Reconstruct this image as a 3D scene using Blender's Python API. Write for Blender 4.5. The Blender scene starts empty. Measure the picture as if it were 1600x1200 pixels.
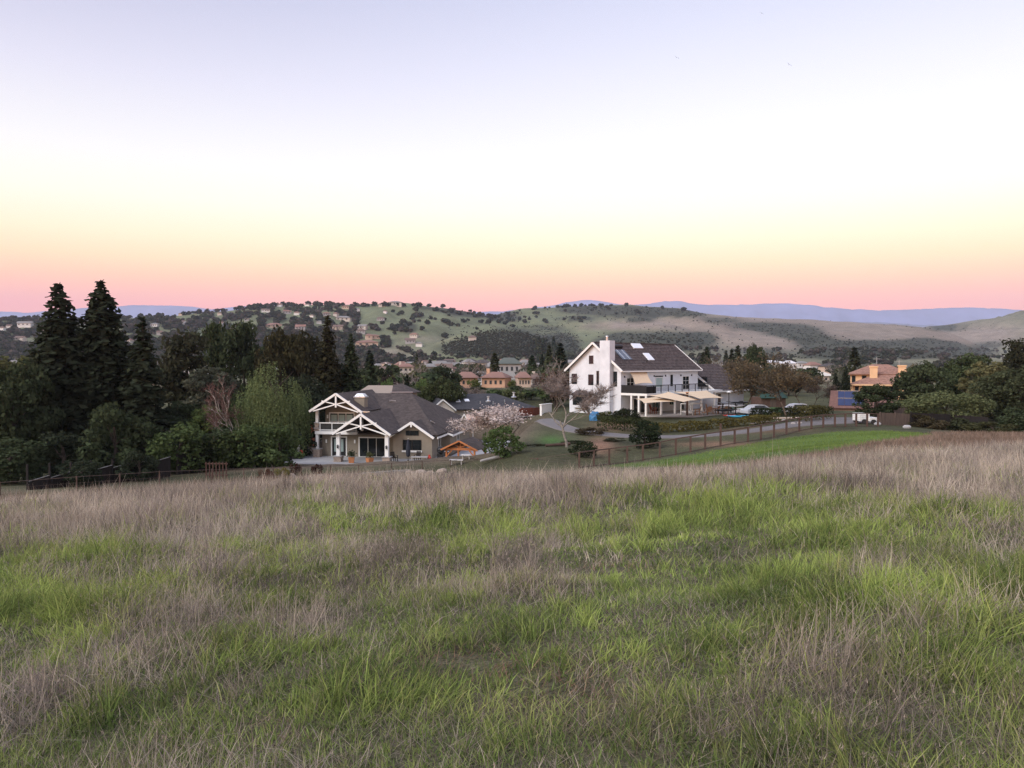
import bpy, math, random
import numpy as np
from mathutils import Vector, Matrix
R = math.radians
random.seed(11)
rng = np.random.default_rng(11)
scene = bpy.context.scene
COL = scene.collection

# ------------------------------------------------------------------ camera
PIT = math.atan((600 - 565) / 1200)
EYE = 1.6
cam_d = bpy.data.cameras.new("camera"); cam = bpy.data.objects.new("camera", cam_d); COL.objects.link(cam)
cam_d.sensor_width = 36; cam_d.lens = 27.0; cam_d.clip_start = 0.05; cam_d.clip_end = 80000
cam.location = (0, 0, EYE); cam.rotation_euler = (R(90) - PIT, 0, 0)
scene.camera = cam

# ------------------------------------------------------------------ sky: clear sky just after sunset, looking away from the glow
world = bpy.data.worlds.new("World"); scene.world = world; world.use_nodes = True
nt = world.node_tree; nt.nodes.clear()
def N(t, tree=None, **k):
    n = (tree or nt).nodes.new(t)
    for a, b in k.items(): setattr(n, a, b)
    return n
SKY = [  # (height of view direction z, linear colour)
    (0.000, (0.69, 0.200, 0.23)), (0.066, (0.76, 0.200, 0.215)), (0.080, (0.80, 0.255, 0.19)), (0.100, (0.81, 0.355, 0.185)),
    (0.122, (0.795, 0.47, 0.235)), (0.150, (0.74, 0.56, 0.345)), (0.19, (0.66, 0.595, 0.48)), (0.24, (0.595, 0.57, 0.56)),
    (0.32, (0.50, 0.48, 0.55)), (0.42, (0.37, 0.37, 0.475)), (0.60, (0.31, 0.345, 0.49)), (1.0, (0.24, 0.29, 0.45))]
tc = N('ShaderNodeTexCoord'); sep = N('ShaderNodeSeparateXYZ'); ramp = N('ShaderNodeValToRGB')
nt.links.new(tc.outputs['Generated'], sep.inputs[0]); nt.links.new(sep.outputs['Z'], ramp.inputs['Fac'])
cr = ramp.color_ramp
while len(cr.elements) < len(SKY): cr.elements.new(0.5)
for e, (p, c) in zip(cr.elements, SKY): e.position = p; e.color = (*c, 1)
mr = N('ShaderNodeMapRange'); mr.inputs[1].default_value = -0.6; mr.inputs[2].default_value = 0.35
mr.inputs[3].default_value = 0.0; mr.inputs[4].default_value = 1.0; mr.interpolation_type = 'SMOOTHSTEP'
nt.links.new(sep.outputs['X'], mr.inputs[0])
mz = N('ShaderNodeMapRange'); mz.inputs[1].default_value = 0.16; mz.inputs[2].default_value = 0.45; mz.interpolation_type = 'SMOOTHSTEP'; nt.links.new(sep.outputs['Z'], mz.inputs[0])
inv = N('ShaderNodeMath', operation='SUBTRACT'); inv.inputs[0].default_value = 1.0; nt.links.new(mr.outputs[0], inv.inputs[1])
fm = N('ShaderNodeMath', operation='MULTIPLY'); nt.links.new(inv.outputs[0], fm.inputs[0]); nt.links.new(mz.outputs[0], fm.inputs[1])
mx = N('ShaderNodeMix', data_type='RGBA', blend_type='MIX'); nt.links.new(fm.outputs[0], mx.inputs['Factor'])
mx.inputs['B'].default_value = (0.74, 0.74, 0.80, 1); mx.inputs['A'].default_value = (1.0, 1.0, 1.0, 1)
mul = N('ShaderNodeMix', data_type='RGBA', blend_type='MULTIPLY'); mul.inputs['Factor'].default_value = 1
nt.links.new(ramp.outputs[0], mul.inputs['A']); nt.links.new(mx.outputs['Result'], mul.inputs['B'])
sky = N('ShaderNodeTexSky', sky_type='NISHITA'); sky.sun_disc = False
SUN_EL, SUN_AZ = R(4), R(215)          # the afterglow lies behind and to the left of the camera
sky.sun_elevation = SUN_EL; sky.sun_rotation = SUN_AZ
add = N('ShaderNodeMix', data_type='RGBA', blend_type='ADD'); add.inputs['Factor'].default_value = 0.05
nt.links.new(mul.outputs['Result'], add.inputs['A']); nt.links.new(sky.outputs[0], add.inputs['B'])
bg = N('ShaderNodeBackground'); bg.inputs['Strength'].default_value = 1.0
wo = N('ShaderNodeOutputWorld'); nt.links.new(add.outputs['Result'], bg.inputs['Color']); nt.links.new(bg.outputs[0], wo.inputs['Surface'])

# ------------------------------------------------------------------ sun: the broad western glow
sd = bpy.data.lights.new("sun", 'SUN'); so = bpy.data.objects.new("sun", sd); COL.objects.link(so)
sd.energy = 1.85; sd.angle = R(42); sd.color = (1.0, 0.965, 0.95)
so.rotation_euler = (R(52), 0, R(-52))
so.location = (-20, -30, 40)
vs = scene.view_settings
vs.view_transform = 'Standard'; vs.look = 'None'; vs.exposure = 0.86; vs.gamma = 1.0; vs.use_curve_mapping = False
cy = scene.cycles
cy.max_bounces = 6; cy.diffuse_bounces = 3; cy.glossy_bounces = 2; cy.transmission_bounces = 4; cy.transparent_max_bounces = 8
cy.volume_bounces = 0; cy.use_denoising = True; cy.denoiser = 'OPENIMAGEDENOISE'; cy.denoising_prefilter = 'NONE'

# ------------------------------------------------------------------ helpers
def tag(o, label=None, cat=None, group=None, kind=None):
    if label: o['label'] = label
    if cat: o['category'] = cat
    if group: o['group'] = group
    if kind: o['kind'] = kind
    return o
def empty(name, loc=(0, 0, 0), rz=0.0, label=None, cat=None, group=None):
    o = bpy.data.objects.new(name, None); COL.objects.link(o); o.location = loc; o.rotation_euler = (0, 0, rz)
    o.empty_display_size = 0.3
    return tag(o, label, cat, group)
def link(name, me, parent=None, loc=None, rot=None, scale=None):
    o = bpy.data.objects.new(name, me); COL.objects.link(o)
    if parent: o.parent = parent
    if loc is not None: o.location = loc
    if rot is not None: o.rotation_euler = rot
    if scale is not None: o.scale = scale
    return o
def np_mesh(name, V, F, mat=None, tint=None, smooth=False):
    """V (n,3); F (m,k) with k = 3 or 4."""
    V = np.ascontiguousarray(V, np.float32); F = np.ascontiguousarray(F, np.int32)
    me = bpy.data.meshes.new(name); k = F.shape[1]
    me.vertices.add(len(V)); me.vertices.foreach_set('co', V.ravel())
    me.loops.add(F.size); me.loops.foreach_set('vertex_index', F.ravel())
    me.polygons.add(len(F)); me.polygons.foreach_set('loop_start', np.arange(0, F.size, k, dtype=np.int32))
    if tint is not None:
        a = me.attributes.new('tint', 'FLOAT_COLOR', 'POINT')
        c = np.ones((len(V), 4), np.float32); c[:, :3] = tint; a.data.foreach_set('color', c.ravel())
    me.update(calc_edges=True)
    if smooth: me.polygons.foreach_set('use_smooth', np.ones(len(F), bool))
    if mat: me.materials.append(mat)
    return me
class MB:
    def __init__(s): s.v = []; s.f = []
    def add(s, vs, fs):
        n = len(s.v); s.v += [tuple(p) for p in vs]; s.f += [tuple(i + n for i in f) for f in fs]; return s
    def box(s, x0, x1, y0, y1, z0, z1):
        return s.add([(x0,y0,z0),(x1,y0,z0),(x1,y1,z0),(x0,y1,z0),(x0,y0,z1),(x1,y0,z1),(x1,y1,z1),(x0,y1,z1)],
                     [(0,3,2,1),(4,5,6,7),(0,1,5,4),(1,2,6,5),(2,3,7,6),(3,0,4,7)])
    def beam(s, p, q, w, h, up=(0, 0, 1)):
        p = Vector(p); q = Vector(q); d = (q - p).normalized(); u = Vector(up)
        r = d.cross(u)
        if r.length < 1e-4: r = d.cross(Vector((0, 1, 0)))
        r.normalize(); u = r.cross(d)
        r *= w / 2; u *= h / 2
        vs = [p-r-u, p+r-u, p+r+u, p-r+u, q-r-u, q+r-u, q+r+u, q-r+u]
        return s.add(vs, [(0,1,2,3),(4,7,6,5),(0,4,5,1),(1,5,6,2),(2,6,7,3),(3,7,4,0)])
    def tube(s, p, q, r0, r1=None, n=8, cap=True):
        r1 = r0 if r1 is None else r1
        p = Vector(p); q = Vector(q); d = (q - p).normalized()
        a = d.orthogonal().normalized(); b = d.cross(a)
        vs = []
        for c, r in ((p, r0), (q, r1)):
            for i in range(n):
                t = 2 * math.pi * i / n; vs.append(c + a * (r * math.cos(t)) + b * (r * math.sin(t)))
        fs = [(i, (i + 1) % n, n + (i + 1) % n, n + i) for i in range(n)]
        if cap: fs += [tuple(range(n - 1, -1, -1)), tuple(range(n, 2 * n))]
        return s.add(vs, fs)
    def slab(s, pts, th):
        """polygon (any planar or nearly planar loop) thickened downwards along its normal"""
        P = [Vector(p) for p in pts]; nrm = Vector((0, 0, 0))
        for i in range(len(P)): nrm += P[i].cross(P[(i + 1) % len(P)])
        nrm.normalize()
        if nrm.z < 0: P.reverse(); nrm = -nrm
        n = len(P)
        return s.add(P + [p - nrm * th for p in P], [tuple(range(n)), tuple(range(2 * n - 1, n - 1, -1))] +
                     [(i, n + i, n + (i + 1) % n, (i + 1) % n) for i in range(n)])
    def prism(s, pts, vec):
        P = [Vector(p) for p in pts]; n = len(P); v = Vector(vec)
        return s.add(P + [p + v for p in P], [tuple(range(n)), tuple(range(2 * n - 1, n - 1, -1))] +
                     [(i, n + i, n + (i + 1) % n, (i + 1) % n) for i in range(n)])
    def lathe(s, prof, n=12, c=(0, 0, 0)):
        vs = []; m = len(prof)
        for (r, z) in prof:
            for i in range(n):
                t = 2 * math.pi * i / n; vs.append((c[0] + r * math.cos(t), c[1] + r * math.sin(t), c[2] + z))
        fs = [(j*n+i, j*n+(i+1) % n, (j+1)*n+(i+1) % n, (j+1)*n+i) for j in range(m - 1) for i in range(n)]
        fs += [tuple(range(n - 1, -1, -1)), tuple(range((m-1)*n, m*n))]
        return s.add(vs, fs)
    def build(s, name, mat, parent=None, smooth=False, loc=None, rot=None, fix=True):
        me = bpy.data.meshes.new(name); me.from_pydata(s.v, [], s.f); me.update()
        if fix:
            import bmesh
            bm = bmesh.new(); bm.from_mesh(me); bmesh.ops.recalc_face_normals(bm, faces=bm.faces); bm.to_mesh(me); bm.free()
        if smooth: me.polygons.foreach_set('use_smooth', np.ones(len(me.polygons), bool))
        me.materials.append(mat)
        return link(name, me, parent, loc, rot)

# ------------------------------------------------------------------ materials
def mat_new(name):
    m = bpy.data.materials.new(name); m.use_nodes = True; t = m.node_tree; t.nodes.clear()
    o = N('ShaderNodeOutputMaterial', t); return m, t, o
MATS = {}
def plain(name, col, rough=0.8, metal=0.0, var=0.12, scale=3.0, bump=0.0, spec=0.4, stretch=None):
    """surface with soft colour variation and fine relief"""
    if name in MATS: return MATS[name]
    m, t, o = mat_new(name); L = t.links.new
    p = N('ShaderNodeBsdfPrincipled', t); p.inputs['Roughness'].default_value = rough; p.inputs['Metallic'].default_value = metal
    p.inputs['Specular IOR Level'].default_value = spec
    c = N('ShaderNodeTexCoord', t); src = c.outputs['Object']
    if stretch:
        mp = N('ShaderNodeMapping', t); mp.inputs['Scale'].default_value = stretch; L(src, mp.inputs[0]); src = mp.outputs[0]
    n1 = N('ShaderNodeTexNoise', t); n1.inputs['Scale'].default_value = scale; n1.inputs['Detail'].default_value = 6; n1.inputs['Roughness'].default_value = 0.65
    L(src, n1.inputs['Vector'])
    r = N('ShaderNodeMapRange', t); r.inputs[1].default_value = 0.3; r.inputs[2].default_value = 0.7
    r.inputs[3].default_value = 1 - var; r.inputs[4].default_value = 1 + var; L(n1.outputs['Fac'], r.inputs[0])
    mm = N('ShaderNodeMix', t, data_type='RGBA', blend_type='MULTIPLY'); mm.inputs['Factor'].default_value = 1
    mm.inputs['A'].default_value = (*col, 1); L(r.outputs[0], mm.inputs['B']); L(mm.outputs['Result'], p.inputs['Base Color'])
    if bump:
        b = N('ShaderNodeBump', t); b.inputs['Strength'].default_value = bump; b.inputs['Distance'].default_value = 0.03
        n2 = N('ShaderNodeTexNoise', t); n2.inputs['Scale'].default_value = scale * 8; n2.inputs['Detail'].default_value = 4
        L(src, n2.inputs['Vector']); L(n2.outputs['Fac'], b.inputs['Height']); L(b.outputs[0], p.inputs['Normal'])
    L(p.outputs[0], o.inputs[0]); MATS[name] = m
    return m
def leafy(name, trans=0.35, objcol=True):
    """foliage: the mesh's own 'tint' times the object's colour, diffuse plus light coming through"""
    m, t, o = mat_new(name); L = t.links.new
    a = N('ShaderNodeAttribute', t); a.attribute_name = 'tint'; col = a.outputs['Color']
    if objcol:
        oi = N('ShaderNodeObjectInfo', t); mm = N('ShaderNodeMix', t, data_type='RGBA', blend_type='MULTIPLY'); mm.inputs['Factor'].default_value = 1
        L(col, mm.inputs['A']); L(oi.outputs['Color'], mm.inputs['B']); col = mm.outputs['Result']
    d = N('ShaderNodeBsdfDiffuse', t); tr = N('ShaderNodeBsdfTranslucent', t); x = N('ShaderNodeMixShader', t); x.inputs[0].default_value = trans
    L(col, d.inputs[0]); L(col, tr.inputs[0]); L(d.outputs[0], x.inputs[1]); L(tr.outputs[0], x.inputs[2]); L(x.outputs[0], o.inputs[0])
    return m
M_LEAF = leafy('foliage', 0.3)
M_GRASS = leafy('grass_blades', 0.35, objcol=False)
def objcolor_mat(name, rough=0.85, var=0.15, scale=2.0, bump=0.0):
    m, t, o = mat_new(name); L = t.links.new
    p = N('ShaderNodeBsdfPrincipled', t); p.inputs['Roughness'].default_value = rough; p.inputs['Specular IOR Level'].default_value = 0.3
    oi = N('ShaderNodeObjectInfo', t); c = N('ShaderNodeTexCoord', t); n1 = N('ShaderNodeTexNoise', t)
    n1.inputs['Scale'].default_value = scale; n1.inputs['Detail'].default_value = 6; L(c.outputs['Object'], n1.inputs['Vector'])
    r = N('ShaderNodeMapRange', t); r.inputs[1].default_value = .3; r.inputs[2].default_value = .7; r.inputs[3].default_value = 1 - var; r.inputs[4].default_value = 1 + var
    L(n1.outputs['Fac'], r.inputs[0]); mm = N('ShaderNodeMix', t, data_type='RGBA', blend_type='MULTIPLY'); mm.inputs['Factor'].default_value = 1
    L(oi.outputs['Color'], mm.inputs['A']); L(r.outputs[0], mm.inputs['B']); L(mm.outputs['Result'], p.inputs['Base Color'])
    L(p.outputs[0], o.inputs[0]); return m
M_WALL = objcolor_mat('render_wall', 0.9, 0.10, 0.6)
M_ROOFC = objcolor_mat('tile_roof', 0.85, 0.22, 1.5)
M_BARK = objcolor_mat('bark', 0.95, 0.35, 6.0)
M_PAINT = objcolor_mat('painted_metal', 0.35, 0.05, 1.0)

# ------------------------------------------------------------------ picture geometry -> places in the world
def ray(u, v):
    a = (u - 800) / 1200; c = (600 - v) / 1200
    y = math.cos(PIT) + math.sin(PIT) * c; z = -math.sin(PIT) + math.cos(PIT) * c
    return a / y, z / y
def P(u, v, d):
    a, c = ray(u, v); return (a * d, d, EYE + c * d)
def to_uv(x, y, z):
    cx = x; cz = (z - EYE); f = y * math.cos(PIT) - cz * math.sin(PIT); up = y * math.sin(PIT) + cz * math.cos(PIT)
    return 800 + 1200 * cx / f, 600 - 1200 * up / f

# ------------------------------------------------------------------ terrain height
def vnoise(x, y, seed=0):
    x = np.asarray(x, float); y = np.asarray(y, float)
    xi = np.floor(x).astype(np.int64); yi = np.floor(y).astype(np.int64); xf = x - xi; yf = y - yi
    xf = xf * xf * (3 - 2 * xf); yf = yf * yf * (3 - 2 * yf)
    def h(a, b):
        n = (a * 374761393 + b * 668265263 + seed * 97463477) & 0xffffffff
        n = ((n ^ (n >> 13)) * 1274126177) & 0xffffffff
        return ((n ^ (n >> 16)) & 0xffff) / 65535.0
    return (h(xi, yi) * (1 - xf) + h(xi + 1, yi) * xf) * (1 - yf) + (h(xi, yi + 1) * (1 - xf) + h(xi + 1, yi + 1) * xf) * yf
def fbm(x, y, o=4, seed=0):
    s = 0; a = 0.5; t = 0
    for i in range(o):
        s = s + a * vnoise(x * 2 ** i + 13.7 * i, y * 2 ** i - 7.1 * i, seed + i); t += a; a *= 0.5
    return s / t
def sstep(a, b, x):
    t = np.clip((x - a) / (b - a), 0, 1); return t * t * (3 - 2 * t)
CP = [(0, 0, 0), (0, -10, .7), (-12, -6, .2), (12, -6, 1.0), (0, 5, -.25), (0, 10, -.72), (0, 15, -1.2), (0, 20, -1.75), (0, 28, -2.75), (0, 34, -3.75),
      (-6, 6, -.7), (6, 6, -.05), (-10, 14, -1.75), (10, 14, -.85), (-14, 22, -2.6), (9, 22, -1.5), (-30, 40, -6.2)]
for (u, v, d) in [(0, 803, 24), (0, 792, 38), (200, 781, 24), (200, 780, 36), (400, 768, 25), (400, 769, 38), (600, 756, 27), (600, 757, 40),
                  (1000, 753, 26), (1000, 752, 40), (1200, 746, 29), (1200, 707, 46), (1200, 685, 72), (1400, 724, 30), (1400, 693, 46), (1400, 678, 62), (1600, 712, 30), (1600, 686, 46), (1600, 681, 60),
                  (1800, 705, 30), (1800, 682, 50), (952, 727, 63), (1148, 695, 67), (1286, 669, 76), (1338, 667, 78), (1420, 669, 80), (1540, 676, 80), (1700, 676, 80),
                  (1100, 690, 73), (1100, 673, 84), (1000, 685, 80), (900, 672, 88), (860, 661, 95), (885, 699, 72), (850, 690, 78), (820, 708, 66), (1300, 655, 90), (1200, 652, 100), (1400, 640, 120), (1600, 645, 120),
                  (740, 660, 110), (800, 656, 116), (845, 653, 122), (760, 624, 160), (1100, 622, 160), (1400, 620, 170), (300, 644, 160), (0, 650, 160), (1700, 620, 170), (-200, 650, 160)]:
    CP.append(P(u, v, d))
CP += [(-40, 45, -6.9), (-27, 46, -6.7), (-20, 50, -6.8), (-16, 60, -7.7), (-10, 62, -7.8), (-3, 64, -7.7), (-45, 70, -9.2), (-30, 72, -9.0), (-60, 50, -8), (-70, 100, -10), (-30, 110, -9.5), (0, 130, -8.2)]
for a in range(-70, 71, 20): CP.append((300 * math.sin(R(a)), 300 * math.cos(R(a)), -6.3))
CP = np.array(CP)
def _k(r2): return 0.5 * r2 * np.log(r2 + 1e-9)
def _tps():
    n = len(CP); S = 30.0; q = CP[:, :2] / S
    K = _k(((q[:, None] - q[None]) ** 2).sum(-1)) + np.eye(n) * 0.002
    Pm = np.c_[np.ones(n), q]; A = np.zeros((n + 3, n + 3)); A[:n, :n] = K; A[:n, n:] = Pm; A[n:, :n] = Pm.T
    return np.linalg.solve(A, np.r_[CP[:, 2], 0, 0, 0]), q, S
_W, _Q, _S = _tps()
def tps(x, y):
    x = np.atleast_1d(np.asarray(x, float)); y = np.atleast_1d(np.asarray(y, float)); out = np.empty(x.shape)
    xf = x.ravel() / _S; yf = y.ravel() / _S; o = out.ravel()
    for i in range(0, len(xf), 20000):
        a = xf[i:i + 20000]; b = yf[i:i + 20000]
        o[i:i + 20000] = _k((a[:, None] - _Q[:, 0]) ** 2 + (b[:, None] - _Q[:, 1]) ** 2) @ _W[:-3] + _W[-3] + _W[-2] * a + _W[-1] * b
    return o.reshape(x.shape)
H1 = P(674, 718, 85); YAW1 = R(-8.5)           # grey house: front right corner
H2 = (14.9, 105.0, -5.7); YAW2 = R(46.2)       # white house: corner nearest the camera
def loc_xy(Hh, yaw, x, y):
    dx = x - Hh[0]; dy = y - Hh[1]; return dx * math.cos(yaw) + dy * math.sin(yaw), -dx * math.sin(yaw) + dy * math.cos(yaw)
def rectmask(a, b, x0, x1, y0, y1, e):
    return sstep(-e, 0, np.minimum(np.minimum(a - x0, x1 - a), np.minimum(b - y0, y1 - b)))
RIDGES = [  # (foot distance, crest distance, fall behind, [(u, v) of the crest], relief)
    (950, 1750, 500, [(-900, 505), (-300, 500), (0, 499), (60, 500), (130, 501), (200, 496), (290, 491), (330, 487), (400, 480), (460, 475), (520, 475), (560, 477), (620, 476), (660, 477), (700, 480), (740, 485), (775, 493), (810, 512), (850, 535), (900, 556), (960, 572)], .17),
    (1150, 2300, 600, [(600, 560), (690, 520), (740, 500), (775, 491), (800, 486), (850, 481), (920, 477), (980, 477), (1020, 480), (1070, 484), (1100, 490), (1150, 495), (1250, 498), (1330, 502), (1400, 509), (1450, 519), (1500, 531), (1550, 546), (1620, 560), (1700, 570)], .17),
    (1900, 3300, 800, [(1250, 560), (1350, 530), (1420, 516), (1450, 509), (1500, 504), (1550, 499), (1600, 489), (1700, 482), (1900, 478), (2600, 480)], .17),
    (860, 1150, 260, [(560, 572), (640, 553), (690, 532), (715, 522), (745, 517), (790, 515), (820, 518), (845, 530), (870, 545), (900, 560), (930, 570)], .05),
    (900, 1350, 300, [(880, 565), (930, 545), (980, 528), (1020, 519), (1060, 521), (1095, 532), (1130, 548), (1180, 563)], .06),
    (700, 1200, 300, [(1150, 570), (1220, 556), (1280, 546), (1330, 541), (1400, 543), (1450, 549), (1500, 556), (1600, 560), (1700, 566)], .08)]
def terrain(x, y):
    x = np.asarray(x, float); y = np.asarray(y, float); shp = np.broadcast(x, y).shape
    x = np.broadcast_to(x, shp).ravel(); y = np.broadcast_to(y, shp).ravel()
    r = np.hypot(x, y); z = np.full(x.shape, -9.0)
    nr = r < 330
    if nr.any():
        t = tps(x[nr], y[nr]); xn = x[nr]; yn = y[nr]; rn = r[nr]
        a, b = loc_xy(H1, YAW1, xn, yn); m = rectmask(a, b, -16, 7, -9.5, 24, 3.0); t = t * (1 - m) + (H1[2] - .02) * m
        a, b = loc_xy(H2, YAW2, xn, yn); m = rectmask(a, b, -2, 36, -9.8, 11, 3.0); t = t * (1 - m) + (H2[2] - .02) * m
        fld = 1 - sstep(34, 60, rn)
        t = t + fld * ((fbm(xn / 1.1, yn / 1.1, 3, 5) - .5) * .24 + (fbm(xn / 5, yn / 5, 2, 9) - .5) * .25) * sstep(.5, 4, rn)
        w = sstep(180, 320, rn); z[nr] = t * (1 - w) + -6.0 * w
    fr = (r > 250) & (y > 60)
    if fr.any():
        xx = x[fr]; yy = y[fr]; base = -6.0 + 1.5 * sstep(320, 700, yy) + (fbm(xx / 300, yy / 300, 3, 3) - .5) * 4 * sstep(330, 700, yy); zz = base.copy()
        u = 800 + 1200 * xx / yy
        nz = fbm(xx / 300, yy / 420, 4, 21) - .5; rg = np.abs(fbm(xx / 170 + .25 * nz, yy / 420, 4, 25) - .5) * 2
        for k, (d0, dc, back, cr_, rel) in enumerate(RIDGES):
            cu = [c[0] for c in cr_]; cz = [EYE + (565 - c[1]) / 1200 * dc for c in cr_]
            zc = np.interp(u, cu, cz) ; hh = np.maximum(zc + 9, 0)
            inside = sstep(cu[0] - 150, cu[0], u) * (1 - sstep(cu[-1], cu[-1] + 150, u))
            t = np.clip((yy - d0) / (dc - d0), 0, 1)
            pr = np.where(yy < dc, 0.55 * t + 0.45 * t * t * (3 - 2 * t), np.exp(-((yy - dc) / back) ** 2))
            g = 1 + rel * (3.5 * nz + 2.6 * (rg - .25)) * np.clip(4 * t * (1.03 - t), 0, 1)
            zz = np.maximum(zz, -9 + hh * pr * g * inside)
        z[fr] = np.maximum(zz, z[fr]) if False else np.where(r[fr] > 320, zz, z[fr])
    return z.reshape(shp)
def T(x, y): return float(terrain(np.array([x]), np.array([y]))[0])
def hit(us, vs, d0=120., d1=5200.):
    """where the sight lines of picture points meet the land"""
    us = np.atleast_1d(np.asarray(us, float)); vs = np.atleast_1d(np.asarray(vs, float)); D = np.geomspace(d0, d1, 260)
    out = np.full((len(us), 3), np.nan)
    for i in range(0, len(us), 400):
        a = (us[i:i+400] - 800) / 1200; c = (600 - vs[i:i+400]) / 1200
        yy = math.cos(PIT) + math.sin(PIT) * c; zz = -math.sin(PIT) + math.cos(PIT) * c; a = a / yy; c = zz / yy
        X = a[:, None] * D; Y = np.broadcast_to(D, X.shape); Zr = EYE + c[:, None] * D; Zt = terrain(X, Y)
        below = Zt >= Zr; j = below.argmax(1); ok = below.any(1)
        for q in np.nonzero(ok)[0]:
            jj = j[q]
            if jj == 0: d = D[0]
            else:
                g0 = Zr[q, jj-1] - Zt[q, jj-1]; g1 = Zt[q, jj] - Zr[q, jj]; d = D[jj-1] + (D[jj] - D[jj-1]) * g0 / max(g0 + g1, 1e-6)
            out[i + q] = (a[q] * d, d, 0)
    k = ~np.isnan(out[:, 0])
    if k.any(): out[k, 2] = terrain(out[k, 0], out[k, 1])
    return out
# ================================================================== the land
def blob(u, v, L):
    s = np.zeros(np.shape(u))
    for (a, b, ra, rb, k) in L: s = s + k * np.exp(-(((u - a) / ra) ** 2 + ((v - b) / rb) ** 2))
    return s
def uv_arr(x, y, z):
    f = y * math.cos(PIT) - (z - EYE) * math.sin(PIT); f = np.where(f > .3, f, .3)
    return 800 + 1200 * x / f, 600 - 1200 * (y * math.sin(PIT) + (z - EYE) * math.cos(PIT)) / f
SCRUB = [(795, 536, 60, 17, 1.8), (735, 545, 60, 10, .9), (840, 545, 40, 10, .9), (930, 484, 60, 7, 1.2), (1010, 487, 60, 7, 1.2), (1070, 489, 40, 5, .9), (900, 498, 40, 4, .7), (1000, 500, 30, 4, .8), (1030, 535, 70, 16, 1.3), (965, 532, 30, 10, .9), (1095, 528, 25, 10, .8),
         (1120, 500, 50, 6, .6), (1190, 510, 60, 7, .9), (1240, 518, 45, 9, 1.2), (1270, 532, 35, 9, 1.1), (1290, 545, 30, 9, 1.0), (1350, 541, 50, 9, 1.2), (1420, 545, 60, 11, 1.2), (1470, 548, 50, 9, 1.0), (1440, 533, 25, 5, .9), (1480, 536, 20, 4, .7), (1330, 556, 120, 8, .8), (1520, 552, 40, 8, .8),
         (1480, 512, 40, 7, .8), (1560, 508, 50, 4, .4), (1550, 538, 25, 5, .8), (1180, 548, 50, 8, .6), (740, 488, 45, 8, 1.1), (670, 482, 30, 4, .6), (790, 496, 25, 7, 1.0), (850, 512, 40, 5, .5), (640, 512, 14, 10, .7), (560, 515, 120, 25, .25), (200, 520, 300, 25, .35), (880, 540, 25, 20, 1)]
TAN = [(1150, 505, 130, 14, .9), (1000, 505, 70, 6, .7), (1200, 535, 60, 14, 1.1), (1330, 515, 90, 14, 1.2), (1450, 530, 90, 14, 1.1), (960, 511, 60, 5, .8), (1560, 520, 60, 14, .6), (1150, 520, 60, 14, .9), (870, 555, 70, 5, .9), (600, 552, 60, 12, .7), (30, 545, 80, 15, .5), (660, 530, 40, 6, .5), (1250, 500, 120, 5, .9)]
LAWN_POLY = None
def in_lawn(u, v):
    """the strip of greener grass that lies between the dry crest and the post fence"""
    top = np.interp(u, [940, 1000, 1100, 1200, 1300, 1380, 1450, 1480], [727, 722, 705, 687, 673, 671, 676, 682])
    bot = np.interp(u, [940, 1000, 1100, 1180, 1260, 1330, 1400, 1450, 1480], [732, 732, 731, 724, 712, 700, 690, 684, 682])
    return sstep(0, 4, v - top) * sstep(0, 5, bot - v) * sstep(935, 960, u) * (1 - sstep(1450, 1480, u))
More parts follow.
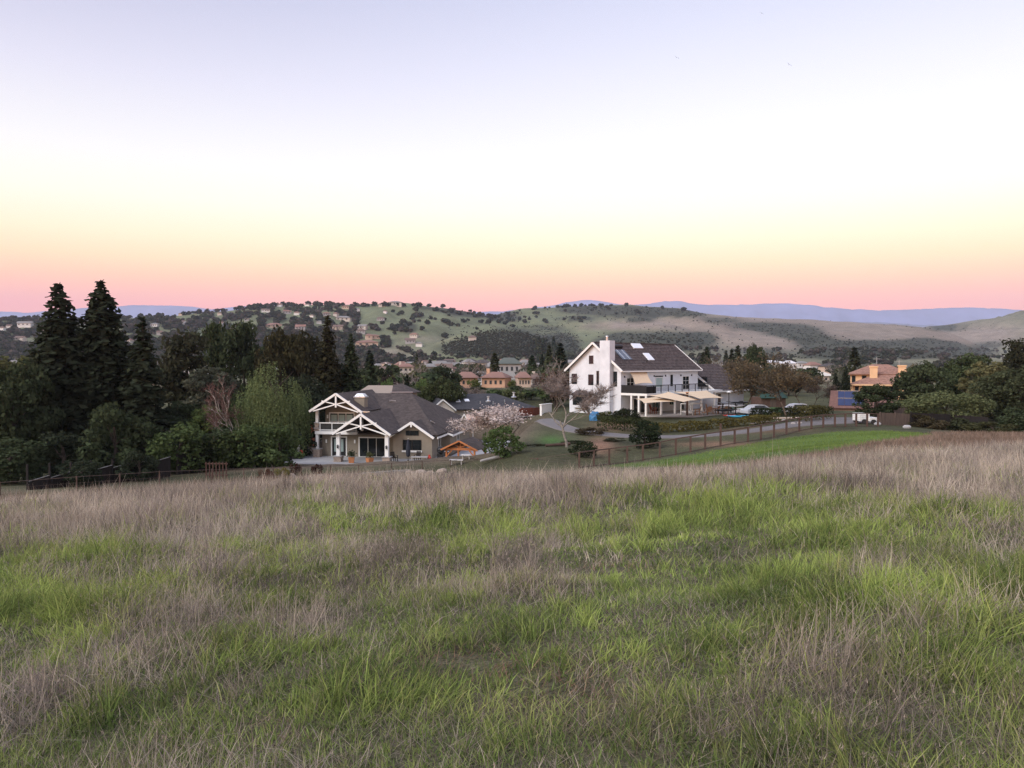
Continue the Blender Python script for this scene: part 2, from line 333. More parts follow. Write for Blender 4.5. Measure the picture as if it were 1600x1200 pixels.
def make_ground():
    na = 440; th = np.linspace(R(-64), R(64), na); C0 = -9.0
    rr = np.r_[np.geomspace(1.2, 4400, 400), np.array([5200, 6500, 8500, 11000, 14000])]; nr = len(rr)
    X = rr[:, None] * np.sin(th)[None]; Y = C0 + rr[:, None] * np.cos(th)[None]; Z = terrain(X, Y)
    Z = np.where(rr[:, None] > 4500, -9.0, Z)
    V = np.c_[X.ravel(), Y.ravel(), Z.ravel()]
    i, j = np.meshgrid(np.arange(nr - 1), np.arange(na - 1), indexing='ij'); a = (i * na + j).ravel()
    F = np.c_[a, a + 1, a + na + 1, a + na]
    x, y, z = V.T; u, v = uv_arr(x, y, z); far = sstep(250, 420, y)
    sc = np.clip(blob(u, v, SCRUB), 0, 1.2) * far
    tn = np.clip(blob(u, v, TAN) + .35 * sstep(900, 1100, u), 0, 1) * far
    g = fbm(x / 140, y / 140, 4, 33)[:, None]
    green = np.array([.125, .135, .075]) * (.75 + .5 * g); tan_ = np.array([.205, .165, .130]) * (.8 + .4 * g)
    c = green * (1 - tn[:, None]) + tan_ * tn[:, None]
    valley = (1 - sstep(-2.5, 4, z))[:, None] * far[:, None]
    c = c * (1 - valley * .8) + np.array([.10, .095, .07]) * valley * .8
    n1 = fbm(x / 2.2, y / 2.2, 4, 44)[:, None]
    near = np.array([.13, .105, .075]) * (1 - n1) + np.array([.085, .09, .042]) * n1
    a1, b1 = loc_xy(H1, YAW1, x, y); a2, b2 = loc_xy(H2, YAW2, x, y)
    yard = np.array([.11, .085, .06]) * (.7 + .6 * n1)
    pm = rectmask(a1, b1, -20, 9, -14, 26, 4)[:, None]; near = near * (1 - pm) + yard * pm
    lw = (in_lawn(u, v) * (y > 25) * (y < 90))[:, None]
    near = near * (1 - lw) + np.array([.09, .14, .04]) * (.75 + .5 * n1) * lw
    midy = (sstep(58, 66, y) * (1 - sstep(150, 250, y)))[:, None] * (1 - pm) * (1 - lw)
    near = near * (1 - midy) + (np.array([.068, .068, .036]) * (.45 + .9 * n1)) * midy
    dirt = np.clip(blob(u, v, [(938, 697, 20, 12, 1.2), (1120, 694, 60, 4, .8), (960, 665, 30, 8, .8), (1200, 672, 60, 4, .6)]) * (y > 50) * (y < 110), 0, 1)[:, None]
    near = near * (1 - dirt) + np.array([.24, .14, .09]) * (.7 + .6 * n1) * dirt
    gl = np.clip(blob(u, v, [(862, 688, 20, 7, .8)]) * (y > 60) * (y < 110), 0, 1)[:, None]
    near = near * (1 - gl) + np.array([.06, .13, .03]) * gl
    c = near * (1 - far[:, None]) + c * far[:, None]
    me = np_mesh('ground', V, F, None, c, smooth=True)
    at = me.attributes.new('scrub', 'FLOAT', 'POINT'); at.data.foreach_set('value', sc.astype(np.float32))
    m, t, o = mat_new('land'); L = t.links.new
    p = N('ShaderNodeBsdfPrincipled', t); p.inputs['Roughness'].default_value = .95; p.inputs['Specular IOR Level'].default_value = .1
    A = N('ShaderNodeAttribute', t); A.attribute_name = 'tint'; S = N('ShaderNodeAttribute', t); S.attribute_name = 'scrub'
    geo = N('ShaderNodeNewGeometry', t)
    nf = N('ShaderNodeTexNoise', t); nf.inputs['Scale'].default_value = .022; nf.inputs['Detail'].default_value = 10; nf.inputs['Roughness'].default_value = .78; L(geo.outputs['Position'], nf.inputs['Vector'])
    nn = N('ShaderNodeTexNoise', t); nn.inputs['Scale'].default_value = 3.5; nn.inputs['Detail'].default_value = 8; nn.inputs['Roughness'].default_value = .7; L(geo.outputs['Position'], nn.inputs['Vector'])
    ad = N('ShaderNodeMath', t, operation='MULTIPLY_ADD'); L(nf.outputs['Fac'], ad.inputs[0]); ad.inputs[1].default_value = 1.5; L(S.outputs['Fac'], ad.inputs[2])
    th_ = N('ShaderNodeMapRange', t); th_.inputs[1].default_value = 1.02; th_.inputs[2].default_value = 1.40; L(ad.outputs[0], th_.inputs[0])
    v1 = N('ShaderNodeMapRange', t); v1.inputs[1].default_value = .3; v1.inputs[2].default_value = .7; v1.inputs[3].default_value = .62; v1.inputs[4].default_value = 1.38; L(nf.outputs['Fac'], v1.inputs[0])
    v2 = N('ShaderNodeMapRange', t); v2.inputs[1].default_value = .3; v2.inputs[2].default_value = .7; v2.inputs[3].default_value = .6; v2.inputs[4].default_value = 1.4; L(nn.outputs['Fac'], v2.inputs[0])
    m1 = N('ShaderNodeMix', t, data_type='RGBA', blend_type='MULTIPLY'); m1.inputs['Factor'].default_value = 1; L(A.outputs['Color'], m1.inputs['A']); L(v1.outputs[0], m1.inputs['B'])
    m2 = N('ShaderNodeMix', t, data_type='RGBA', blend_type='MULTIPLY'); m2.inputs['Factor'].default_value = 1; L(m1.outputs['Result'], m2.inputs['A']); L(v2.outputs[0], m2.inputs['B'])
    nl = N('ShaderNodeTexNoise', t); nl.inputs['Scale'].default_value = 38; nl.inputs['Detail'].default_value = 9; nl.inputs['Roughness'].default_value = .75; L(geo.outputs['Position'], nl.inputs['Vector'])
    vl = N('ShaderNodeMapRange', t); vl.inputs[1].default_value = .35; vl.inputs[2].default_value = .68; vl.inputs[3].default_value = .35; vl.inputs[4].default_value = 2.1; L(nl.outputs['Fac'], vl.inputs[0])
    m2b = N('ShaderNodeMix', t, data_type='RGBA', blend_type='MULTIPLY'); m2b.inputs['Factor'].default_value = 1; L(m2.outputs['Result'], m2b.inputs['A']); L(vl.outputs[0], m2b.inputs['B']); m2 = m2b
    m3 = N('ShaderNodeMix', t, data_type='RGBA'); L(th_.outputs[0], m3.inputs['Factor']); L(m2.outputs['Result'], m3.inputs['A'])
    sc2 = N('ShaderNodeMix', t, data_type='RGBA', blend_type='MULTIPLY'); sc2.inputs['Factor'].default_value = 1; sc2.inputs['A'].default_value = (.052, .055, .038, 1); L(v1.outputs[0], sc2.inputs['B'])
    L(sc2.outputs['Result'], m3.inputs['B']); L(m3.outputs['Result'], p.inputs['Base Color'])
    b = N('ShaderNodeBump', t); b.inputs['Strength'].default_value = .6; b.inputs['Distance'].default_value = .05; hs = N('ShaderNodeMath', t, operation='ADD'); L(nn.outputs['Fac'], hs.inputs[0]); L(nl.outputs['Fac'], hs.inputs[1]); L(hs.outputs[0], b.inputs['Height']); L(b.outputs[0], p.inputs['Normal'])
    L(p.outputs[0], o.inputs[0]); me.materials.append(m)
    g = link('ground', me); tag(g, 'open grassy hillside falling to the valley and rolling hills', kind='structure')
make_ground()

def mountains(name, label, d, crest, col, seed, amp):
    us = np.linspace(-500, 2100, 420); n = len(us); rows = 14
    zc = np.interp(us, [c[0] for c in crest], [EYE + (565 - c[1]) / 1200 * d for c in crest])
    zc = zc + (fbm(us / 14, us * 0, 5, seed) - .5) * amp * d / 1200
    V = []
    for k in range(rows):
        t = k / (rows - 1); dd = d * (.86 + .14 * t) if k < rows - 1 else d
        yy = np.full(n, dd); xx = (us - 800) / 1200 * dd
        rel = (fbm(us / 22 + k * .15, us * 0 + k * .8, 4, seed + 3) - .5) * .35 * t * (1 - t) * 4
        V.append(np.c_[xx, yy, -40 + (zc + 40) * np.clip(t ** .8 + rel, 0, 1)])
    V.append(np.c_[(us - 800) / 1200 * d * 1.08, np.full(n, d * 1.08), np.full(n, -40.)])
    V = np.concatenate(V); i, j = np.meshgrid(np.arange(rows), np.arange(n - 1), indexing='ij'); a = (i * n + j).ravel()
    me = np_mesh(name, V, np.c_[a, a + 1, a + n + 1, a + n], plain(name + '_rock', col, .95, var=.2, scale=.0012), smooth=True)  # blue of the distance haze is mixed into this rock colour
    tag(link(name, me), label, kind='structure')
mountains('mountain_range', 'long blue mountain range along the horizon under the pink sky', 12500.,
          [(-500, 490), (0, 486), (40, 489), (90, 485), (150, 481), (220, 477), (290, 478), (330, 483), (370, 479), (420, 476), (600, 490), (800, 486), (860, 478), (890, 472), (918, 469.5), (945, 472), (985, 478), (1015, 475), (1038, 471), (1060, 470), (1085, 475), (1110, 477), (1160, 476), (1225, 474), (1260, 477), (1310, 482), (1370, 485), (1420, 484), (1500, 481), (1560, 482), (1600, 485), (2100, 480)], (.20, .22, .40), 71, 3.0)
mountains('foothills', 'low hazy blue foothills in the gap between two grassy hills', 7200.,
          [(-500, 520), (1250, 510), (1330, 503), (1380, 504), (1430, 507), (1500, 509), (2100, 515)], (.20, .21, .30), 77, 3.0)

def haze():
    me = MB().box(-13800, 13800, -500, 14200, -41.5, 1240)
    m, t, o = mat_new('evening_haze')
    pv = N('ShaderNodeVolumePrincipled', t); pv.inputs['Color'].default_value = (.80, .86, 1.0, 1); pv.inputs['Density'].default_value = 6.0e-5; pv.inputs['Anisotropy'].default_value = 0.0
    t.links.new(pv.outputs[0], o.inputs['Volume'])
    h = me.build('haze', m); tag(h, 'thin bluish evening haze over valley and hills', kind='stuff')
haze()
# ================================================================== the meadow
DRY = [(450, 835, 90, 22, .5), (620, 890, 80, 40, .45), (830, 890, 70, 38, .5), (270, 850, 150, 45, .55), (110, 920, 110, 40, .35), (300, 985, 170, 45, .4), (490, 1000, 60, 40, .35), (170, 1080, 140, 60, .35), (1340, 905, 55, 30, .5), (1170, 1110, 50, 60, .5), (1270, 1060, 140, 50, .35), (1450, 1000, 130, 22, .5),
       (870, 1085, 160, 45, .4), (1550, 970, 60, 40, .3), (890, 785, 60, 25, .5), (1450, 790, 130, 25, .4), (560, 905, 40, 30, .3), (1150, 900, 40, 25, .2), (40, 1130, 90, 80, .35), (1080, 1010, 80, 35, .3), (760, 960, 60, 30, .25), (1000, 1130, 90, 50, .4), (960, 960, 60, 20, .3), (1560, 1120, 60, 60, .3), (330, 900, 60, 40, .4),
       (1150, 850, 220, 40, -.35), (1000, 930, 180, 30, -.2), (1250, 945, 130, 25, -.35), (570, 825, 150, 22, -.45), (700, 845, 60, 25, -.3), (400, 955, 200, 22, -.4), (560, 1110, 120, 55, -.4), (1530, 930, 90, 25, -.3), (1120, 1000, 190, 18, -.4), (1500, 1120, 90, 70, -.3), (60, 860, 90, 18, -.3), (160, 1000, 120, 20, -.3), (1040, 790, 120, 22, -.3), (830, 830, 90, 25, -.2), (1330, 840, 90, 25, -.25), (420, 1150, 200, 40, -.25)]
BARE = [(740, 1040, 95, 30, 1.3), (960, 892, 80, 16, .8), (905, 1075, 110, 40, .8), (440, 1150, 70, 30, .6), (1000, 1150, 70, 50, .3), (600, 1060, 60, 25, .4), (850, 1150, 60, 40, .4)]
SHORT = [(920, 1050, 260, 150, 1.0), (1010, 900, 150, 60, .6), (800, 1180, 250, 80, .6), (700, 960, 60, 60, .3)]
def field(x, y, z):
    u, v = uv_arr(x, y, z)
    edge = np.interp(u, [-300, 0, 300, 500, 700, 900, 1100, 1300, 1500, 1900], [830, 835, 835, 800, 792, 795, 768, 765, 785, 790])
    d = .17 + .56 * sstep(35, -30, v - edge) + blob(u, v, DRY)
    d = d + (fbm(x / .55, y / .55, 3, 61) - .5) * 1.5 + (fbm(x / 2.6, y / 2.6, 2, 62) - .5) * .8
    return u, v, np.clip(d, 0, 1)
def blade_mesh(pos, h, w, dirx, diry, lean, curl, col, tipcol, segs):
    n = len(pos); ang = rng.uniform(0, 2 * np.pi, n); sx = np.cos(ang) * w / 2; sy = np.sin(ang) * w / 2
    ts = np.linspace(0, 1, segs + 1); rows = []; cols = []
    for k, t in enumerate(ts):
        off = h * (lean * t + curl * t * t); zz = h * t * np.sqrt(np.clip(1 - (.75 * (lean + curl * t)) ** 2, .08, 1))
        cx = pos[:, 0] + dirx * off; cyy = pos[:, 1] + diry * off; cz = pos[:, 2] + zz - .02
        c = col * (1 - t) + tipcol * t
        if k < segs:
            f = 1 - .55 * t
            rows += [np.c_[cx - sx * f, cyy - sy * f, cz], np.c_[cx + sx * f, cyy + sy * f, cz]]; cols += [c, c]
        else: rows.append(np.c_[cx, cyy, cz]); cols.append(c)
    m = len(rows); V = np.stack(rows, 1).reshape(-1, 3); Cc = np.stack(cols, 1).reshape(-1, 3)
    b = (np.arange(n) * m)[:, None]; F = []
    for k in range(segs - 1):
        a = 2 * k; F += [b + [[a, a + 1, a + 2]], b + [[a + 1, a + 3, a + 2]]]
    a = 2 * (segs - 1); F.append(b + [[a, a + 1, a + 2]])
    return V, np.concatenate(F), Cc
def scatter(y0, y1, dens, margin=300):
    k = (1600 + 2 * margin) / 1200; area = (y1 * y1 - y0 * y0) / 2 * k; n = int(area * dens)
    y = np.sqrt(rng.uniform(y0 * y0, y1 * y1, n)); x = y * (rng.uniform(-margin, 1600 + margin, n) - 800) / 1200
    # a looser margin on both sides of the view
    if y1 <= 12 and margin == 300:
        m = int((y1 - y0) * 8 * dens * .3); ys = rng.uniform(y0 - (3.2 if y0 < 2 else 0), y1, m); s = np.where(rng.random(m) < .5, -1, 1); ed = np.maximum(ys, .4) * 1100 / 1200
        x = np.r_[x, s * (ed + rng.uniform(0, 4.2, m))]; y = np.r_[y, ys]
    return x, y
def lerp(a, b, t): return np.array(a)[None] * (1 - t[:, None]) + np.array(b)[None] * t[:, None]
def clumpify(x, y, size, amt):
    """pull blades towards tuft centres"""
    cx = np.floor(x / size); cyv = np.floor(y / size)
    hx = vnoise(cx * 17.3 + .5, cyv * 9.1 + .5, 81); hy = vnoise(cx * 7.7 + .5, cyv * 13.9 + .5, 82)
    tx = (cx + hx) * size; ty = (cyv + hy) * size
    return x + (tx - x) * amt, y + (ty - y) * amt, tx, ty
def meadow():
    G = []; D = []
    for (y0, y1, dg, dd, wmul, segs) in [(1.6, 4, 4800, 1900, 1.0, 3), (4, 7, 2700, 1200, 1.3, 3), (7, 12, 1050, 640, 2.0, 2), (12, 20, 330, 330, 3.2, 2), (20, 37, 60, 150, 5.0, 2)]:
        # green blades
        x, y = scatter(y0, y1, dg); n = len(x)
        am = rng.uniform(0, .75, n) * (rng.random(n) < .8); x, y, tx, ty = clumpify(x, y, .13 + .02 * y0, am)
        z = terrain(x, y); u, v, d = field(x, y, z); bare = blob(u, v, BARE); sh = np.clip(blob(u, v, SHORT), 0, 1)
        gapn = fbm(x / .5, y / .5, 2, 131); keep = (rng.random(n) > np.clip(d * 1.05 - .12, 0, .96)) & (rng.random(n) > bare * 1.1) & (rng.random(n) < .42 + .9 * sstep(.25, .6, gapn))
        x, y, z, u, v, d, sh, tx, ty = [q[keep] for q in (x, y, z, u, v, d, sh, tx, ty)]; n = len(x)
        lush = fbm(x / 1.7, y / 1.7, 3, 91)
        h = (.075 + .165 * lush ** 1.5) * rng.uniform(.45, 1.35, n) * (1 - .45 * sh) * (1 + .7 * sstep(4, 12, y))
        big = fbm(x / .45, y / .45, 2, 95); h *= .55 + 1.05 * sstep(.35, .75, big)
        a = fbm(x / 1.1, y / 1.1, 2, 92) * 14 + rng.normal(0, 1.5, n)
        lean = np.abs(rng.normal(.30, .26, n)); curl = np.abs(rng.normal(.42, .34, n))
        k = np.clip(fbm(x / .55, y / .55, 3, 93) * 2.0 - .5 + rng.normal(0, .2, n), 0, 1)
        c = lerp((.070, .108, .034), (.35, .44, .125), k); yl = np.clip(rng.normal(.15, .22, n) + .5 * (d - .25), 0, .85)
        c = c * (1 - yl[:, None]) + np.array([[.40, .36, .17]]) * yl[:, None]
        c *= rng.uniform(.8, 1.2, (n, 1))
        w = rng.uniform(.0026, .0072, n) * wmul
        G.append(blade_mesh(np.c_[x, y, z], h, w, np.cos(a), np.sin(a), lean, curl, c * .95, c * np.array([[1.12, 1.08, 1.0]]), segs))
        # dry stalks
        x, y = scatter(y0, y1, dd); n = len(x)
        am = rng.uniform(0, .85, n) * (rng.random(n) < .75); x, y, tx, ty = clumpify(x, y, .22 + .015 * y0, am)
        z = terrain(x, y); u, v, d = field(x, y, z); bare = blob(u, v, BARE); sh = np.clip(blob(u, v, SHORT), 0, 1)
        keep = (rng.random(n) < np.clip(d * 1.25 - .08, .13, 1)) & (rng.random(n) > bare * .85)
        x, y, z, u, v, d, sh, tx, ty = [q[keep] for q in (x, y, z, u, v, d, sh, tx, ty)]; n = len(x)
        crest = sstep(9, 17, y)
        h = rng.uniform(.10, .36, n) * (.6 + .6 * d) * (1 - .45 * sh) * (1 + .55 * crest) * (.7 + .6 * fbm(x / 1.2, y / 1.2, 2, 97))
        tall = rng.random(n) < .035; h = np.where(tall, h * 1.55, h)
        a = fbm(x / .7, y / .7, 2, 98) * 14 + rng.normal(0, 1.7, n)
        flat = (rng.random(n) < .42 - .27 * crest)
        lean = np.where(flat, rng.uniform(.5, .95, n), np.abs(rng.normal(.2, .18, n))); curl = rng.normal(.2, .4, n)
        k = np.clip(fbm(x / 1.1, y / 1.1, 3, 99) * 1.8 - .4 + rng.normal(0, .22, n) + .25 * crest, 0, 1)
        c = lerp((.19, .155, .125), (.60, .505, .40), k); grey = rng.random(n) < .15 + .5 * sstep(.5, .62, fbm(x / .8, y / .8, 2, 141))
        c = np.where(grey[:, None], c * np.array([[.60, .60, .66]]), c)
        c = c * (1 - crest[:, None] * .30 * sstep(.42, .62, fbm(x / 2.2, y / 2.2, 3, 151))[:, None]); pink = (fbm(x / 4, y / 4, 2, 103) * crest)[:, None]; c = c * (1 - .25 * pink) + c * np.array([[1.0, .90, .88]]) * .25 * pink
        w = rng.uniform(.0016, .0036, n) * wmul * 1.25
        bm_ = blade_mesh(np.c_[x, y, z], h, w, np.cos(a), np.sin(a), lean, curl, c, c * 1.08, segs); D.append(bm_)
        if y1 <= 12:   # seed heads on the taller stalks
            tp = bm_[0][2 * segs::2 * segs + 1][(h > .2) & (rng.random(n) < .5)]; tp = np.repeat(tp, 4, 0) + rng.normal(0, .006, (len(tp) * 4, 3)) - [0, 0, .012]; q = len(tp); aa = rng.uniform(0, 6.28, q); cc = lerp((.22, .17, .14), (.50, .42, .34), rng.random(q))
            D.append(blade_mesh(tp, rng.uniform(.012, .026, q), rng.uniform(.0025, .0045, q) * (1 + 1.0 * (y0 > 6)), np.cos(aa), np.sin(aa), rng.uniform(.2, .9, q), np.zeros(q), cc, cc, 1))
    # thatch: short fallen straw and low leaves that cover the soil close to the camera
    for (y0, y1, dn, wm) in ((1.6, 4, 3600, 1.0), (4, 7, 2100, 1.4), (7, 12, 700, 2.2)):
        x, y = scatter(y0, y1, dn); n = len(x); z = terrain(x, y); u, v, d = field(x, y, z); a = rng.uniform(0, 6.28, n); k = rng.random(n)
        c = lerp((.17, .13, .10), (.48, .40, .31), k ** 1.6); gr = rng.random(n) < .62 - .35 * d; g = lerp((.09, .13, .04), (.22, .29, .09), k); c = np.where(gr[:, None], g, c); br = np.clip(blob(u, v, BARE), 0, 1)[:, None] * (~gr[:, None]); c = c * (1 - br) + c * np.array([[.95, .70, .58]]) * br
        D.append(blade_mesh(np.c_[x, y, z + rng.uniform(0, .015, n)], np.where(gr, rng.uniform(.03, .08, n), rng.uniform(.04, .15, n)), np.where(gr, rng.uniform(.005, .011, n), rng.uniform(.0025, .005, n)) * wm, np.cos(a), np.sin(a), np.where(gr, rng.uniform(.2, .8, n), rng.uniform(.85, 1.2, n)), np.zeros(n), c, c * 1.1, 1))
    # the dry slope on the right that runs out to the far fence
    x, y = scatter(36, 62, 40, 250); n = len(x); z = terrain(x, y); u, v = uv_arr(x, y, z); lw = in_lawn(u, v)
    dryside = (lw < .35) & ((u > 1180) | (y < 45)); x, y, z = x[dryside], y[dryside], z[dryside]; n = len(x)
    a = rng.uniform(0, 6.28, n); k = np.clip(fbm(x / 3, y / 3, 3, 111) * 1.5 - .3, 0, 1); c = lerp((.15, .10, .075), (.34, .25, .19), k) * rng.uniform(.75, 1.2, (n, 1))
    D.append(blade_mesh(np.c_[x, y, z], rng.uniform(.15, .42, n), rng.uniform(.02, .045, n), np.cos(a), np.sin(a), np.abs(rng.normal(.2, .2, n)), rng.normal(.2, .2, n), c, c * 1.1, 2))
    # the green strip in front of the post fence
    x, y = scatter(27, 80, 46, 100); z = terrain(x, y); u, v = uv_arr(x, y, z); lw = in_lawn(u, v) > rng.uniform(.2, .8, len(x)); x, y, z = x[lw], y[lw], z[lw]; n = len(x)
    a = rng.uniform(0, 6.28, n); k = np.clip(fbm(x / 4, y / 4, 3, 112) * 1.6 - .3 + rng.normal(0, .1, n), 0, 1); c = lerp((.10, .145, .04), (.19, .26, .07), k)
    G.append(blade_mesh(np.c_[x, y, z], rng.uniform(.06, .18, n), rng.uniform(.03, .055, n), np.cos(a), np.sin(a), np.abs(rng.normal(.2, .2, n)), rng.normal(.2, .2, n), c, c * 1.1, 2))
    # rank weeds along the left wire fence
    x, y = scatter(40, 66, 9, 150); u = 800 + 1200 * x / y; m = (u < 560) & (np.abs(y - np.interp(u, [-60, 0, 120, 250, 330, 470, 560], [43, 44, 46, 50, 53, 59, 63])) < rng.uniform(.3, 2.6, len(x))); x, y = x[m], y[m]; x = np.repeat(x, 7) + rng.normal(0, .25, len(x) * 7); y = np.repeat(y, 7) + rng.normal(0, .25, len(y) * 7); n = len(x); z = terrain(x, y); a = rng.uniform(0, 6.28, n); k = rng.random(n)
    c = lerp((.10, .055, .042), (.40, .32, .24), k ** 1.8); D.append(blade_mesh(np.c_[x, y, z], rng.uniform(.25, 1.15, n) * rng.uniform(.6, 1.1, n), rng.uniform(.012, .03, n), np.cos(a), np.sin(a), np.abs(rng.normal(.12, .12, n)), rng.normal(.12, .2, n), c, c * 1.1, 2))
    for nm, L, lab in (('green_grass', G, 'fresh green grass growing through the meadow'), ('dry_grass', D, 'dry pinkish tan grass stalks standing over the meadow')):
        o = 0; Vs = []; Fs = []; Cs = []
        for (V, F, C) in L: Vs.append(V); Fs.append(F + o); Cs.append(C); o += len(V)
        me = np_mesh(nm, np.concatenate(Vs), np.concatenate(Fs), M_GRASS, np.concatenate(Cs))
        tag(link(nm, me), lab, 'grass', kind='stuff'); print(nm, len(me.polygons))
meadow()
# ================================================================== trees and shrubs
def unit(v): return v / np.maximum(np.linalg.norm(v, axis=-1, keepdims=True), 1e-9)
def leaf_quads(c, nrm, size, aspect=1.0, r=None):
    r = r or rng; n = len(c); a = unit(np.cross(nrm, r.normal(size=(n, 3)))); b = np.cross(nrm, a)
    s = np.asarray(size).reshape(-1, 1) * .5; a = a * s * aspect; b = b * s
    j = lambda: r.uniform(.7, 1.2, (n, 1))
    V = np.stack([c - a * j(), c - b * j(), c + a * j(), c + b * j()], 1).reshape(-1, 3)
    return V, np.arange(4 * n).reshape(-1, 4)
def rep4(t): return np.repeat(t, 4, axis=0)
def tube_path(pts, rad, n=5):
    pts = np.asarray(pts, float); rad = np.asarray(rad, float); k = len(pts)
    tan_ = np.gradient(pts, axis=0); tan_ = unit(tan_); ref = np.array([.31, .87, .2]); a = unit(np.cross(tan_, ref)); b = np.cross(tan_, a)
    th = np.linspace(0, 2 * np.pi, n, endpoint=False)
    V = (pts[:, None] + rad[:, None, None] * (a[:, None] * np.cos(th)[None, :, None] + b[:, None] * np.sin(th)[None, :, None])).reshape(-1, 3)
    i, j = np.meshgrid(np.arange(k - 1), np.arange(n), indexing='ij'); i = i.ravel(); j = j.ravel()
    return V, np.c_[i * n + j, i * n + (j + 1) % n, (i + 1) * n + (j + 1) % n, (i + 1) * n + j]
def merge(L):
    o = 0; V = []; F = []
    for v, f in L: V.append(v); F.append(f + o); o += len(v)
    return np.concatenate(V), np.concatenate(F)
def limbs(H, r0, n, top, r, spread=.5):
    """trunk with limbs reaching into the crown"""
    L = []; k = 7; t = np.linspace(0, 1, k); w = np.cumsum(r.normal(0, .03 * H, (k, 2)), 0); w -= w[0]
    path = np.c_[w * .5, t * H * top]; L.append(tube_path(path, r0 * (1 - .8 * t) + .01, 7))
    for i in range(n):
        s = r.uniform(.3, .95); p0 = np.array([np.interp(s, t, path[:, q]) for q in range(3)]); a = r.uniform(0, 6.28); ln = H * r.uniform(.25, .5) * (1.15 - .5 * s)
        d = np.array([math.cos(a) * spread * 1.3, math.sin(a) * spread * 1.3, r.uniform(.5, 1.0)]); d /= np.linalg.norm(d); q = [p0]
        for m in range(4): d = unit(d + r.normal(0, .16, 3)); q.append(q[-1] + d * ln / 4)
        L.append(tube_path(np.array(q), r0 * .42 * (1 - s * .5) * np.linspace(1, .15, 5), 5))
    return merge(L)
PROTO = {}
def proto(name, crown, tint, trunk, H, W):
    cm = np_mesh(name + '_crown', *crown, M_LEAF, tint) if crown is not None else None
    tm = np_mesh(name + '_trunk', *trunk, M_BARK, None, True) if trunk is not None else None
    PROTO[name] = (cm, tm, H, W)
def broad(name, H, W, lobes, per, leaf, seed, low=.18, spread=.33, tintvar=.16, olive=0.0, gap=1.0):
    r = np.random.default_rng(seed); cs = []; ns = []; ss = []; ts = []
    zc = H * (low + (1 - low) * .5); rz = H * (1 - low) * .5
    for i in range(lobes):
        d = unit(r.normal(size=3)); q = r.uniform(.35, 1.0) ** .5
        p = np.array([d[0] * W / 2 * q, d[1] * W / 2 * q, zc + d[2] * rz * q]) * np.array([1, 1, 1]); lr = W * spread * .5 * r.uniform(.55, 1.15) * (1.15 - .35 * q)
        m = int(per * (lr / (W * spread * .5)) ** 1.6) + 4
        e = unit(r.normal(size=(m, 3))); rad = r.uniform(.55, 1.05, (m, 1)) ** .6
        pts = p + e * rad * lr * np.array([1.15, 1.15, .8]); cs.append(pts); ns.append(unit(e * .8 + r.normal(size=(m, 3)) * .7 + np.array([0, 0, .3])))
        ss.append(leaf * r.uniform(.6, 1.3, m)); b = r.uniform(1 - tintvar, 1 + tintvar)
        tt = b * r.uniform(.75, 1.25, (m, 1)) * np.array([[1 + olive * r.uniform(0, 1), 1, 1 - .2 * olive]]); ts.append(tt)
    c = np.concatenate(cs); k = c[:, 2] > H * .04; c = c[k]
    V, F = leaf_quads(c, np.concatenate(ns)[k], np.concatenate(ss)[k], 1.25, r)
    proto(name, (V, F), rep4(np.concatenate(ts)[k]), limbs(H, H * .028 + .06, max(5, lobes // 5), .75, r), H, W)
def conifer(name, H, W, seed, rings=46, per=9, leaf=.42, droop=.35, ragged=.25, power=.85, low=.03, sparse_top=.12):
    r = np.random.default_rng(seed); cs = []; ns = []; ss = []; ts = []
    for i in range(rings):
        t = low + (1 - low) * (i + r.uniform(0, .9)) / rings; z0 = t * H; Rr = W / 2 * min((1 - t) ** power, (1 - t) * 2.1) * (1 if t > .12 else .8 + .2 * t / .12) + .05
        nb = max(3, int(per * (.45 + .75 * (1 - t)))); a0 = r.uniform(0, 6.28)
        if t > 1 - sparse_top: nb = max(2, nb - 1)
        for b in range(nb):
            a = a0 + 6.283 * b / nb + r.normal(0, .25); ln = Rr * r.uniform(1 - ragged * 1.6, 1 + ragged * .6); m = max(3, int(ln / leaf * 3.2)); s = np.linspace(.18, 1, m)
            x = np.cos(a) * ln * s; y = np.sin(a) * ln * s; z = z0 + ln * (.22 * s - droop * s * s)
            wdt = .34 * ln * (1 - s * .75) + .05; off = r.normal(0, 1, (m, 1)) * wdt[:, None] * .55
            p = np.c_[x, y, z] + off * np.array([[-math.sin(a), math.cos(a), 0]]) + r.normal(0, leaf * .22, (m, 3)); cs.append(p)
            ns.append(unit(np.c_[np.full(m, math.cos(a)) * .5, np.full(m, math.sin(a)) * .5, np.ones(m)] + r.normal(0, .55, (m, 3)))); ss.append(leaf * r.uniform(.6, 1.25, m)); ts.append(r.uniform(.7, 1.25, (m, 1)) * r.uniform(.85, 1.15) * np.ones((1, 3)))
    V, F = leaf_quads(np.concatenate(cs), np.concatenate(ns), np.concatenate(ss), 1.7, r)
    t = np.linspace(0, 1, 9); tr = tube_path(np.c_[r.normal(0, .03, 9), r.normal(0, .03, 9), t * H * .985], (H * .018 + .05) * (1 - t) + .015, 7)
    proto(name, (V, F), rep4(np.concatenate(ts)), tr, H, W)
